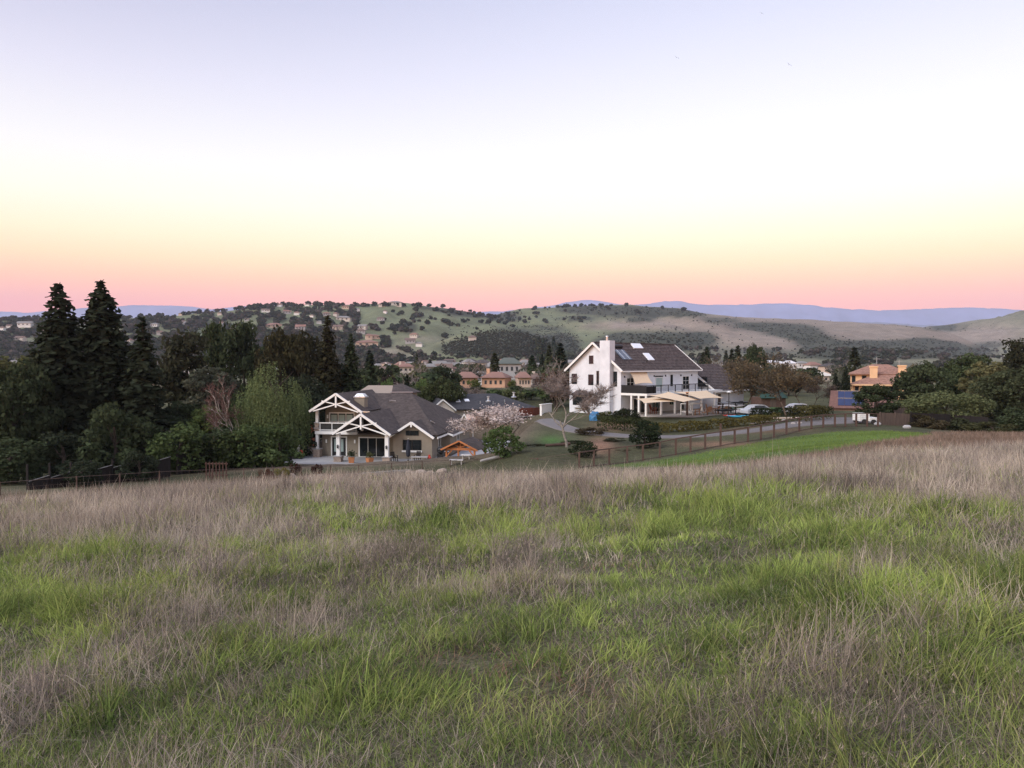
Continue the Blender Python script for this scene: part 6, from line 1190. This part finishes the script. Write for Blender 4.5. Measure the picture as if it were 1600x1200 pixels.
def low_house():
    x, y = xy(680, 126); z = -8.8; e = empty('low_house', (x, y, z), R(14), 'long low house with dark grey hip roof and skylights', 'house')
    zz = lambda v, d: P(760, v, d)[2] - z; ez = zz(640, 126); rz_ = zz(614, 138); MB().box(.5, 17, .6, 14, -.5, ez).build('wall', plain('cream_render', (.55, .50, .44), .95), e)
    m = MB(); hip(m, -.3, 17.8, -.2, 15, ez, rz_ - ez, inset=6); m.build('roof', SHIN2, e)
    m = MB(); m.slab([(-1.2, -2.4, ez), (.9, -2.4, ez + 1.75), (.9, 5, ez + 1.75), (-1.2, 2, ez)], .14); m.slab([(3.0, -2.4, ez), (.9, -2.4, ez + 1.75), (.9, 5, ez + 1.75), (3.0, 2, ez)], .14); m.build('gable_roof', SHIN2, e)
    MB().prism([(-1.0, -2.2, ez - .1), (2.8, -2.2, ez - .1), (.9, -2.2, ez + 1.5)], (0, 3, 0)).build('gable_wall', plain('cream_render', (.55, .50, .44), .95), e); MB().box(-1.0, 2.8, -2.2, 1, -.5, ez - .1).build('gable_wall', plain('cream_render', (.55, .50, .44), .95), e)
    for s in (-1, 1): MB().beam((.9 + s * 2.15, -2.46, ez - .04), (.9, -2.46, ez + 1.74), .1, .22).build('barge_board', TRIM, e)
    sl = (rz_ - ez) / 7.6; f = lambda yy: ez + (yy + .2) * sl + .1; SK = plain('skylight_dome', (.80, .82, .85), .15)
    for (a, b) in ((4.0, 3.2), (5.6, 3.4), (3.4, 6.0)): MB().slab([(a, b, f(b)), (a + .8, b, f(b)), (a + .8, b + 1.1, f(b + 1.1)), (a, b + 1.1, f(b + 1.1))], .12).build('skylight', SK, e)
    for (a, b) in ((9.6, 3.2), (5.6, 6.2), (14.6, 5.2)): MB().lathe([(.5, 0), (.5, .2), (.2, .3), (.15, .8), (.3, .85), (.3, 1.0)], 10, (a, b, f(b) - .15)).build('roof_vent', METAL, e)
    for (a, b) in ((8.0, 2.2), (10.2, 2.0), (12.4, 2.8)): MB().tube((a, b, f(b) - .1), (a, b, f(b) + .4), .1, .1, 7).build('vent_pipe', METAL, e)
low_house()
def shed():
    x, y = xy(1208, 122); z = T(x, y); e = empty('garden_shed', (x, y, z), R(10), 'brown shed with green roof behind the large leafless oak', 'shed'); h0 = P(1208, 621, 122)[2] - z; h1 = P(1208, 602, 125)[2] - z
    MB().box(-2.0, 2.2, 0, 3.5, -.3, h0).build('wall', RUSTW, e); MB().slab([(-2.2, -.4, h0 - .05), (2.4, -.4, h0 - .05), (2.2, 3.4, h1), (-1.8, 3.4, h1)], .1).build('roof', plain('green_metal', (.03, .07, .055), .6), e); MB().box(-.5, .5, -.05, 0, 0, 1.9).build('door', BROWNW, e)
shed()
x, y = xy(1396, 95); z = T(x, y); e = empty('garden_shed', (x, y, z), R(-8), 'low shed with pale sloping roof behind the brown board fence', 'shed'); MB().box(-1.5, 2.0, 0, 2.5, -.3, 2.0).build('wall', BROWNW, e); MB().slab([(-1.8, -.3, 2.75), (2.3, -.3, 2.05), (2.3, 2.8, 2.05), (-1.8, 2.8, 2.75)], .1).build('roof', TANROOF, e)
x, y = xy(853, 112); z = T(x, y); e = empty('gate_wall', (x, y, z), R(60), 'white wall end beside the driveway left of the white house', 'wall'); MB().box(-1.6, 1.6, -.15, .15, -.3, 1.3).build('wall_panel', TRIM, e); MB().box(-1.7, 1.7, -.22, .22, 1.3, 1.42).build('coping', TRIM, e)
x, y = xy(832, 116); z = T(x, y); tag(MB().box(-3, 3, -3, 3, 0, .1).build('parking_pad', CONC, None, False, (x, y, z + .25), (R(-6), 0, R(20))), 'pale paved forecourt below the red fence', kind='structure')
# ================================================================== the town in the valley and the hills
PEACH = (.54, .41, .32); CREAM = (.52, .46, .40); OFFW = (.66, .64, .62); TANC = (.40, .33, .27); GREYC = (.34, .33, .33); ORNG = (.50, .30, .20); RTILE = (.24, .135, .105); DKROOF = (.07, .062, .06); BRROOF = (.16, .11, .09); GRROOF = (.22, .21, .20)
def unit_gable():
    w = MB(); w.box(-.5, .5, -.5, .5, -.9, 1); w.prism([(-.5, -.5, 1), (-.5, .5, 1), (-.5, 0, 1.55)], (1, 0, 0)); r = MB(); r.slab([(-.56, -.58, .93), (.56, -.58, .93), (.56, 0, 1.62), (-.56, 0, 1.62)], .06); r.slab([(-.56, .58, .93), (.56, .58, .93), (.56, 0, 1.62), (-.56, 0, 1.62)], .06); return w, r
def unit_hip():
    w = MB(); w.box(-.5, .5, -.5, .5, -.9, 1); r = MB(); A, B, C, D = (-.57, -.6, .97), (.57, -.6, .97), (.57, .6, .97), (-.57, .6, .97); E_, G = (-.22, 0, 1.5), (.22, 0, 1.5)
    for q in ([A, B, G, E_], [B, C, G], [C, D, E_, G], [D, A, E_]): r.slab(q, .05)
    return w, r
UH = []
for k, fn in enumerate((unit_gable, unit_hip)):
    w, r = fn(); wo_ = w.build('wall', M_WALL); ro_ = r.build('roof', M_ROOFC); UH.append((wo_.data, ro_.data)); bpy.data.objects.remove(wo_); bpy.data.objects.remove(ro_)
um = MB(); um.box(-.5, .5, -.5, .5, -.5, .5); _o = um.build('pane', M_PAINT); UBOX = _o.data; bpy.data.objects.remove(_o)
def far_house(label, p, w, dp, h, rz, wall, roof, hipped=True, group=None, wins=0, chim=False, name='far_house'):
    e = empty(name, tuple(p), rz, label, 'house', group); k = 1 if hipped else 0
    a = link('wall', UH[k][0], e, None, None, (w, dp, h)); a.color = (*wall, 1); b = link('roof', UH[k][1], e, None, None, (w, dp, h)); b.color = (*roof, 1)
    if w > 15:
        s_ = random.choice([-1, 1]); q = (w * .46, dp * .8, h * random.uniform(.7, 1.15)); a = link('wing_wall', UH[1][0], e, (s_ * w * .3, -dp * .45, 0), None, q); a.color = (*wall, 1); a = link('wing_roof', UH[1][1], e, (s_ * w * .3, -dp * .45, 0), None, q); a.color = (*roof, 1)
    if wins == 0 and w > 11:
        for i in range(3): o = link('window', UBOX, e, ((i - 1) * w * .3, -dp * (.88 if w > 15 else .51), h * .5), None, (w * .1, .3, h * .4)); o.color = (.06, .06, .065, 1)
    for i in range(wins):
        o = link('window', UBOX, e, ((i + .5) / wins * w * .86 - w * .43, -dp / 2 - .02, h * .55), None, (w / wins * .38, .08, h * .34)); o.color = (.03, .035, .04, 1)
    if chim: o = link('chimney', UBOX, e, (-w * .36, 0, h * 1.35), None, (.9, .9, h * .9)); o.color = (*wall, 1)
    return e
NUM = ['first', 'second', 'third', 'fourth', 'fifth', 'sixth', 'seventh', 'eighth', 'ninth', 'tenth', 'eleventh', 'twelfth', 'thirteenth', 'fourteenth', 'fifteenth', 'sixteenth', 'seventeenth', 'eighteenth', 'nineteenth', 'twentieth']
NUM += ['twenty-' + n for n in NUM[:9]] + ['thirtieth'] + ['thirty-' + n for n in NUM[:9]] + ['fortieth'] + ['forty-' + n for n in NUM[:9]] + ['fiftieth'] + ['fifty-' + n for n in NUM[:9]]
HILLH = [(4, 515, 10, OFFW), (15, 512, 9, OFFW), (40, 509, 24, OFFW), (32, 531, 18, CREAM), (128, 506, 8, OFFW), (242, 509, 14, OFFW), (287, 505, 7, OFFW), (310, 489, 11, CREAM), (284, 492, 9, TANC), (344, 491, 8, CREAM), (346, 507, 7, OFFW), (354, 524, 12, OFFW), (299, 531, 11, CREAM), (250, 522, 10, GREYC), (202, 535, 12, CREAM),
 (437, 478, 9, OFFW), (415, 486, 15, OFFW), (448, 489, 16, GREYC), (464, 491, 10, OFFW), (481, 477, 9, OFFW), (488, 495, 8, OFFW), (540, 481, 13, PEACH), (510, 492, 14, GREYC), (525, 493, 8, CREAM), (559, 485, 7, OFFW), (602, 488, 6, OFFW), (537, 500, 26, CREAM), (429, 511, 28, PEACH), (529, 514, 18, TANC), (567, 513, 17, CREAM), (582, 528, 26, PEACH), (574, 540, 40, PEACH), (470, 514, 18, GREYC), (595, 500, 14, GREYC), (564, 520, 16, GREYC), (618, 476, 24, CREAM), (598, 477, 14, CREAM), (647, 526, 14, CREAM), (641, 535, 18, GREYC), (420, 533, 12, TANC), (738, 531, 14, CREAM), (386, 500, 9, GREYC), (395, 517, 10, OFFW), (364, 515, 9, CREAM), (500, 505, 10, GREYC), (655, 540, 12, OFFW), (180, 520, 10, CREAM), (70, 520, 12, CREAM)]
HILLH.sort(); HP = hit([h[0] for h in HILLH], [h[1] + 1 for h in HILLH])
CN = {OFFW: 'white', CREAM: 'cream', PEACH: 'peach-coloured', TANC: 'tan', GREYC: 'grey'}
for i, ((u, v, w, c), p) in enumerate(zip(HILLH, HP)):
    if np.isnan(p[0]): continue
    W_ = w / 1200 * p[1] * .82; hh = random.uniform(3.6, 5.2) if W_ < 24 else 6.0
    far_house('%s house on the far wooded hillside, %s hill house from the left' % (CN[c], NUM[i]), (p[0], p[1], p[2]), W_, max(9, W_ * .5), hh, R(random.uniform(-20, 20)), c, random.choice([RTILE, BRROOF, GRROOF, BRROOF]) if c != PEACH else RTILE, random.random() < .7, 'houses on the far hillside')
TOWN = [  # u, v of the base, width px, distance, wall, roof, label
 (634, 583, 24, 330, CREAM, RTILE, 'cream house with chimney and tiled roof above the grey house'), (600, 592, 18, 260, OFFW, BRROOF, 'white and brown house just above the grey house roof, beside the conifers'), (607, 572, 12, 480, OFFW, GRROOF, 'small white house above the cream chimney house'), (590, 566, 12, 600, OFFW, GRROOF, 'tiny white house at the hill foot right of the conifers'),
 (671, 582, 18, 360, GREYC, GRROOF, 'pale grey house right of the cream chimney house'), (699, 584, 14, 340, OFFW, BRROOF, 'white gabled house above the wide olive oak'), (686, 568, 12, 560, OFFW, BRROOF, 'small white house in the upper town left of the dark conifers'), (711, 572, 12, 480, OFFW, GRROOF, 'small white gable in the upper town centre'), (735, 568, 12, 560, CREAM, BRROOF, 'small cream house in the upper town below the knoll'), (760, 566, 10, 620, OFFW, GRROOF, 'tiny white house in the upper town right of centre'), (789, 568, 15, 560, OFFW, BRROOF, 'white house with brown roof below the knoll right side'), (815, 568, 10, 600, CREAM, GRROOF, 'tiny cream house below the knoll near the eucalyptus'),
 (729, 606, 30, 215, ORNG, RTILE, 'red tiled low house left of the orange two-storey house'), (776, 606, 32, 215, ORNG, RTILE, 'orange two-storey house with chimneys in the valley'), (750, 600, 18, 250, OFFW, GRROOF, 'white house between the red tiled and orange houses'), (817, 606, 18, 215, PEACH, RTILE, 'peach house right of the orange two-storey house'), (842, 604, 20, 225, CREAM, BRROOF, 'cream house with chimney next to the white house gable'), (795, 586, 36, 330, GREYC, (.10, .115, .10), 'long green-grey roof behind the orange two-storey house'),
 (312, 580, 20, 330, OFFW, GRROOF, 'white house seen between the pines left of the willow'), (349, 581, 12, 330, OFFW, GRROOF, 'small white house above the bare birch'), (309, 606, 16, 200, CREAM, BRROOF, 'cream house low between the pine trunks'), (14, 604, 14, 210, OFFW, GRROOF, 'white house glimpsed at the far left edge behind trees'), (36, 558, 10, 500, OFFW, GRROOF, 'tiny white house left of the tallest redwoods'), (275, 572, 12, 420, CREAM, BRROOF, 'small cream house behind the open pine'),
 (1200, 573, 48, 720, OFFW, (.70, .68, .68), 'long flat white warehouse roof right of the white house wing'), (1232, 576, 20, 680, OFFW, (.66, .64, .64), 'smaller white roof right of the warehouse'), (1252, 574, 18, 740, OFFW, GRROOF, 'pale building far right of the warehouse'), (1282, 598, 26, 300, CREAM, (.60, .55, .48), 'cream roof left of the orange villa conifers'), (895, 560, 14, 700, CREAM, GRROOF, 'pale roof just left of the white house gable'), (1110, 571, 10, 600, OFFW, GRROOF, 'tiny white building above the white house wing roof')]
for (u, v, w, d, wc, rc, lab) in TOWN:
    x, y, z = P(u, v, d); gz = T(x, y); W_ = w / 1200 * d; hh = min(max(W_ * .42, 2.8), 5.6) if d < 700 else 4.0
    two = 'two-storey' in lab; hh = 2.5 if 200 < d < 230 else hh; W_ *= 1.15 if 200 < d < 230 else 1; far_house(lab, (x, y, min(z, gz + 1.5) if d > 400 else z), W_, max(8, W_ * .6), hh * (1.2 if two else 1), R(random.uniform(-15, 15)), wc, rc, 'gable' not in lab, 'houses in the valley town', wins=(4 if two else 3) if d < 350 else 0, chim='chimney' in lab, name='town_house')
LAND = [(-60, 'at the left edge'), (60, 'left of the tallest redwood'), (190, 'behind the redwoods'), (290, 'behind the open pine'), (350, 'behind the twin-topped pine'), (430, 'above the willow'), (575, 'right of the two conifers'), (604, 'left of the cream chimney house'), (634, 'beside the cream chimney house'), (671, 'beside the pale grey house'), (699, 'above the wide olive oak'), (729, 'above the red tiled house'), (752, 'between the red tiled and orange houses'), (776, 'above the orange two-storey house'), (817, 'beside the peach house'), (845, 'left of the white house gable'), (875, 'touching the white house gable'), (960, 'behind the white house roof'), (1060, 'above the white house roof end'), (1115, 'above the white house wing'), (1160, 'just right of the wing roof'), (1205, 'around the warehouse'), (1250, 'right of the warehouse'), (1290, 'left of the orange villa'), (1345, 'above the orange villa'), (1400, 'right of the orange villa chimneys'), (1450, 'above the dark oaks right of the villa'), (1520, 'above the soft olive tree'), (1590, 'at the right edge')]
def near_mark(u, d): return ('near, ' if d < 330 else 'middle, ' if d < 560 else 'far, ') + min(LAND, key=lambda q: abs(q[0] - u))[1]
# extra small houses glimpsed in the town
for i in range(44):
    d = random.uniform(320, 900); u = random.uniform(585, 870) if i < 30 else random.choice([random.uniform(20, 60), random.uniform(240, 400), random.uniform(1130, 1300)]); x, y = xy(u, d); w = random.uniform(8, 12); c = random.choice([OFFW, OFFW, CREAM, GREYC, PEACH]); rc = random.choice([BRROOF, GRROOF, RTILE, DKROOF])
    far_house('tiny %s valley house with %s roof, %s' % (CN[c], {BRROOF: 'brown', GRROOF: 'grey', RTILE: 'red', DKROOF: 'dark'}[rc], near_mark(u, d)), (x, y, T(x, y) + random.uniform(0, 2)), w, w * .7, random.uniform(3, 5), R(random.uniform(-40, 40)), c, rc, random.random() < .6, 'small houses between the valley trees', name='town_house')
HIDE = [(u, w / 2 + 3, v, d) for (u, v, w, d, *_ ) in TOWN]
def free(u, d, ztop, x, y, half):
    vt = to_uv(x, y, ztop)[1]
    return not any(d < hd and abs(u - hu) < hw * .75 + half * .25 and vt < hv - 9 for (hu, hw, hv, hd) in HIDE)
KIND = [('town_round', DKG, 'dark green rounded tree'), ('town_round', MID, 'mid green rounded tree'), ('town_wide', OLV, 'olive spreading tree'), ('town_cone', DK, 'dark pointed conifer'), ('town_bare', (.19, .15, .135), 'greyish leafless tree'), ('town_bare', (.15, .11, .10), 'reddish leafless tree'), ('town_wide', GRYG, 'grey-green spreading tree'), ('town_cone', DKG, 'dark green conifer')]
def town_tree(u, d, hscale, zone, ks, rs=random):
    x, y = xy(u, d); gz = T(x, y); k, c, lab = KIND[rs.choice(ks)]; h = rs.uniform(.75, 1.2) * PROTO[k][2] * hscale; w = PROTO[k][3] * rs.uniform(.8, 1.25) * hscale
    if not free(u, d, gz + h, x, y, w * 600 / d): return 0
    cm, tm, H, W = PROTO[k]; e = empty('valley_tree', (x, y, gz - .1), rs.uniform(0, 6.28), lab + ', ' + near_mark(u, d), 'tree', lab + 's ' + zone); e.scale = (w / W, w / W, h / H)
    f = rs.uniform(.75, 1.3); o = link('crown', cm, e); o.color = (c[0] * f * rs.uniform(.9, 1.15), c[1] * f, c[2] * f, 1); o = link('trunk', tm, e); o.color = BARKS['grey' if 'bare' in k else 'dark']; return 1
RS = random.Random(77); cnt = 0; HIDE = HIDE[:18] + HIDE[24:28]
for (n, u0, u1, d0, d1, hs, zone, ks) in ((230, 575, 880, 140, 460, 1.0, 'in the town between the grey and white houses', [0, 0, 1, 2, 3, 4, 4, 5, 6, 7, 0, 6]), (34, -60, 470, 170, 500, .95, 'in the valley behind the redwoods and pines', [0, 0, 1, 3, 6, 4, 2]), (62, 1095, 1330, 150, 500, 1.0, 'in the valley right of the white house', [0, 2, 4, 4, 5, 6, 6, 7]), (34, 1330, 1680, 180, 480, 1.0, 'in the valley behind the orange villa', [0, 1, 2, 4, 6, 6, 7]), (26, 560, 720, 140, 230, .85, 'just behind the grey house', [0, 1, 2, 5, 0]), (6, 880, 1090, 200, 500, 1.0, 'behind the white house', [0, 2, 6])):
    for i in range(n): d = math.exp(RS.uniform(math.log(d0), math.log(d1))); cnt += town_tree(RS.uniform(u0, u1), d, hs * (1 if d < 500 else 1.1), zone, ks, RS)
    print('trees', zone, cnt)
for i in range(20): u = 832 + RS.uniform(0, 62); town_tree(u, RS.uniform(900, 1060), 2.4, 'in the eucalyptus row right of the dark knoll', [0, 7, 6], RS)
for i in range(30):
    u = 690 + i * 6.1 + RS.uniform(-3, 3); d = RS.uniform(150, 185); x, y = xy(u, d); k, c, lab = KIND[RS.choice([0, 1, 2, 6, 5, 0])]; h = P(u, RS.uniform(600, 609), d)[2] - T(x, y); w = RS.uniform(3.5, 6.5)
    if h > 1.2: cm, tm, H, W = PROTO[k]; e = empty('valley_tree', (x, y, T(x, y) - .1), RS.uniform(0, 6), 'low ' + lab + ' behind the dark low roof', 'tree', 'low trees behind the dark low roof'); e.scale = (w / W, w / W, h / H); o = link('crown', cm, e); o.color = (*c, 1); o = link('trunk', tm, e); o.color = BARKS['dark']
for (u, d, vt, w, lab) in ((604, 300, 577, 16, 'palm-like tree left of the cream chimney house'), (650, 290, 577, 20, 'fan palm-like tree right of the cream chimney house'), (739, 200, 592, 26, 'yellow-green tree between the red tiled and orange houses'), (801, 205, 594, 20, 'yellow-green tree right of the orange two-storey house'), (722, 240, 584, 26, 'pale feathery tree above the red tiled house')): tree_at('town_wide', 'valley_tree', lab, 'tree', u, d, vt, w, (.105, .115, .035))
# ---- oaks on the hills
def oaks(us, vs, label, group, col, size=(7, 13)):
    p = hit(us, vs)
    for i, q in enumerate(p):
        if np.isnan(q[0]) or q[1] < 600: continue
        s = RS.uniform(*size); k = RS.randrange(5); f = RS.uniform(.75, 1.25); o = link('hill_oak', HBM[k], None, (q[0], q[1], q[2] - s * .06), (0, 0, RS.uniform(0, 6.28)), (s / 10 * RS.uniform(.9, 1.4), s / 10 * RS.uniform(.9, 1.3), s / 10 * RS.uniform(.8, 1.05))); o.color = (col[0] * f, col[1] * f, col[2] * f, 1); tag(o, label(us[i], i), 'tree', group)
SPOT = [(655, 480), (627, 491), (654, 494), (600, 500), (640, 509), (693, 503), (697, 505), (701, 507), (705, 509), (723, 504), (726, 504), (731, 502), (752, 505), (761, 506), (764, 506), (789, 507), (801, 511), (838, 497), (851, 503), (854, 505), (882, 500), (895, 498), (614, 488), (622, 493), (630, 508), (644, 500), (632, 517), (695, 528), (660, 516), (820, 497), (827, 500), (883, 487), (840, 491), (835, 491), (905, 499), (908, 503), (912, 498), (925, 486), (945, 496), (680, 500), (668, 507), (715, 510), (745, 515), (650, 486), (673, 499), (655, 503), (820, 505), (812, 501)]
SPOT.sort()
oaks([s[0] for s in SPOT], [s[1] for s in SPOT], lambda u, i: 'dark oak standing alone on the green hillside, %s from the left' % NUM[i], 'single oaks dotted over the green hill', (.034, .038, .024), (8, 15))
CREST = [(u, np.interp(u, [0, 130, 200, 290, 330, 400, 460, 560, 660, 700, 740, 775, 800, 850, 920, 980, 1070], [499, 501, 496, 491, 487, 480, 475, 477, 477, 480, 485, 493, 486, 481, 477, 477, 484]) + 1.5) for u in np.sort(np.r_[np.random.default_rng(4).uniform(0, 330, 26), np.random.default_rng(5).normal(430, 45, 24), np.random.default_rng(6).uniform(480, 760, 44), np.random.default_rng(7).normal(925, 40, 16), np.random.default_rng(8).uniform(780, 1075, 14)])]
oaks([c[0] + RS.uniform(-3, 3) for c in CREST], [c[1] for c in CREST], lambda u, i: 'dark oak breaking the hill skyline, %s' % min(LAND, key=lambda q: abs(q[0] - u))[1].replace('beside', 'above').replace('around', 'above'), 'oaks along the hill crest', (.030, .034, .022), (8, 15))
def woodland(name, label, n, box, dens, seed, col, size, mind=640):
    r = np.random.default_rng(seed); u = r.uniform(box[0], box[1], n); v = r.uniform(box[2], box[3], n); k = dens(u, v, r); u, v = u[k], v[k]; p = hit(u, v); ok = ~np.isnan(p[:, 0]) & (p[:, 1] > mind); p = p[ok]; Vs = []; Fs = []; Cs = []; o = 0
    for q in p:
        b = HB[r.integers(5)]; s = r.uniform(*size) / 10; a = r.uniform(0, 6.28); ca, sa = math.cos(a), math.sin(a); V = b[0] * [s * r.uniform(.9, 1.4), s * r.uniform(.9, 1.3), s * r.uniform(.75, 1.1)]; Vs.append(np.c_[V[:, 0] * ca - V[:, 1] * sa + q[0], V[:, 0] * sa + V[:, 1] * ca + q[1], V[:, 2] + q[2] - .5]); Fs.append(b[1] + o); o += len(V); cc = np.array(col[r.integers(len(col))]) * r.uniform(.75, 1.25); Cs.append(b[2] * cc)
    me = np_mesh(name, np.concatenate(Vs), np.concatenate(Fs), M_LEAF, np.concatenate(Cs)); ob = link(name, me); ob.color = (1, 1, 1, 1); tag(ob, label, 'woodland', kind='stuff'); print(name, len(p))
WC = [(.034, .038, .024), (.030, .036, .024), (.050, .050, .032), (.072, .062, .05), (.040, .048, .026), (.085, .072, .062)]
hz = np.array([[h[0], h[1], h[2]] for h in HILLH])
def nohouse(u, v): return np.array([not ((abs(hz[:, 0] - a) < hz[:, 2] / 2 + 2) & (b - hz[:, 1] > -3) & (b - hz[:, 1] < 7)).any() for a, b in zip(u, v)])
woodland('hillside_woodland', 'mass of oaks covering the left hill between its houses', 6800, (-80, 660, 476, 574), lambda u, v, r: (fbm(u / 26, v / 9, 3, 5) + .22 * (u < 560) + .12 * (v > 540) > .56 + .22 * sstep(560, 660, u)) & nohouse(u, v), 9, WC, (6, 13))
woodland('saddle_woodland', 'dark belt of oaks in the saddle between the two hills', 900, (600, 1000, 478, 515), lambda u, v, r: (np.exp(-((u - 740) / 50) ** 2 - ((v - 490) / 6) ** 2) + np.exp(-((u - 790) / 22) ** 2 - ((v - 498) / 8) ** 2) + .8 * np.exp(-((u - 690) / 30) ** 2 - ((v - 484) / 3) ** 2) + .7 * np.exp(-((u - 935) / 50) ** 2 - ((v - 482) / 4) ** 2) + .6 * np.exp(-((u - 1000) / 50) ** 2 - ((v - 490) / 3) ** 2) + r.normal(0, .12, len(u)) > .5), 10, WC[:3], (6, 12))
woodland('hill_scrub', 'dark scrub and brush mottling the right-hand grassy hills', 7500, (700, 1700, 480, 560), lambda u, v, r: (blob(u, v, SCRUB) + r.normal(0, .25, len(u)) > .55) & ~((u < 905) & (v > 508)), 14, [(.046, .05, .034), (.05, .052, .036), (.042, .046, .032)], (2.2, 4.2))
tz = np.array([[t[0], t[1], t[2]] for t in TOWN])
woodland('valley_trees', 'mass of small trees filling the valley below the hills', 3600, (-80, 900, 556, 590), lambda u, v, r: (fbm(u / 16, v / 5, 3, 19) > .42) & np.array([not ((abs(tz[:, 0] - a) < tz[:, 2] / 2 + 2) & (b - tz[:, 1] > -4) & (b - tz[:, 1] < 12)).any() for a, b in zip(u, v)]), 13, WC + [(.12, .10, .09)], (4.5, 8), 330)
woodland('knoll_brush', 'low dark brush covering the round knoll below the saddle', 5200, (690, 905, 508, 562), lambda u, v, r: blob(u, v, SCRUB) + r.normal(0, .2, len(u)) > .5, 16, [(.05, .052, .036), (.056, .056, .04), (.046, .048, .034)], (1.8, 3.2))
woodland('valley_scrub', 'distant scrub and trees along the foot of the right-hand hills', 1500, (880, 1700, 545, 575), lambda u, v, r: fbm(u / 30, v / 8, 3, 15) > .5, 12, WC + [(.10, .085, .075)], (5, 9))
def pole(label, u, d, vt):
    x, y, zt = P(u, vt, d); z = T(x, y); e = empty('utility_pole', (x, y, z), R(random.uniform(-30, 30)), label, 'utility pole', 'utility poles in the valley'); h = zt - z; MB().tube((0, 0, 0), (0, 0, h), .16, .11, 6).build('shaft', GREYW, e); MB().beam((-1.1, 0, h - .6), (1.1, 0, h - .6), .12, .14).build('cross_arm', GREYW, e)
pole('utility pole left of the orange two-storey house', 730, 260, 574); pole('utility pole right of the orange two-storey house', 818, 240, 577); pole('utility pole above the orange villa left chimney', 1370, 260, 558); pole('utility pole above the orange villa right chimney', 1405, 300, 562)
# ---- birds
def bird(label, u, v, d, a):
    V = [(0, -.20, 0), (.05, -.02, .03), (0, .22, 0), (-.05, -.02, .03), (0, 0, -.05), (.30, .05, .14), (.62, -.06, .06), (.30, -.08, .13), (-.30, .05, .14), (-.62, -.06, .06), (-.30, -.08, .13), (.05, .30, 0), (-.05, .30, 0)]
    F = [(0, 1, 4), (1, 2, 4), (2, 3, 4), (3, 0, 4), (0, 3, 1), (1, 3, 2), (1, 5, 7), (5, 6, 7), (3, 10, 8), (8, 10, 9), (2, 11, 12)]
    tag(MB().add(V, F).build('bird', BLACK, None, False, P(u, v, d), (R(10), R(25), R(a)), fix=False), label, 'bird', 'birds in the evening sky')
bird('small dark bird, leftmost of the three in the sky', 1057, 90, 150, 15); bird('small dark bird, rightmost of the three in the sky', 1233, 101, 150, 20); bird('small dark bird, highest of the three in the sky', 1190, 21, 190, 10)

# ---- things that look alike are told apart by their order in the picture
from collections import defaultdict
_by = defaultdict(list)
for o in scene.objects:
    if o.parent is None and o.get('category') and o.get('kind') not in ('structure', 'stuff'): _by[o['label']].append(o)
def ordinal(n): return NUM[n] if n < len(NUM) else str(n + 1) + 'th'
for lab, L_ in _by.items():
    if len(L_) > 1:
        L_.sort(key=lambda o: o.location.x / max(o.location.y, 1))
        for i, o in enumerate(L_): o['label'] = '%s, %s from left' % (lab, ordinal(i))
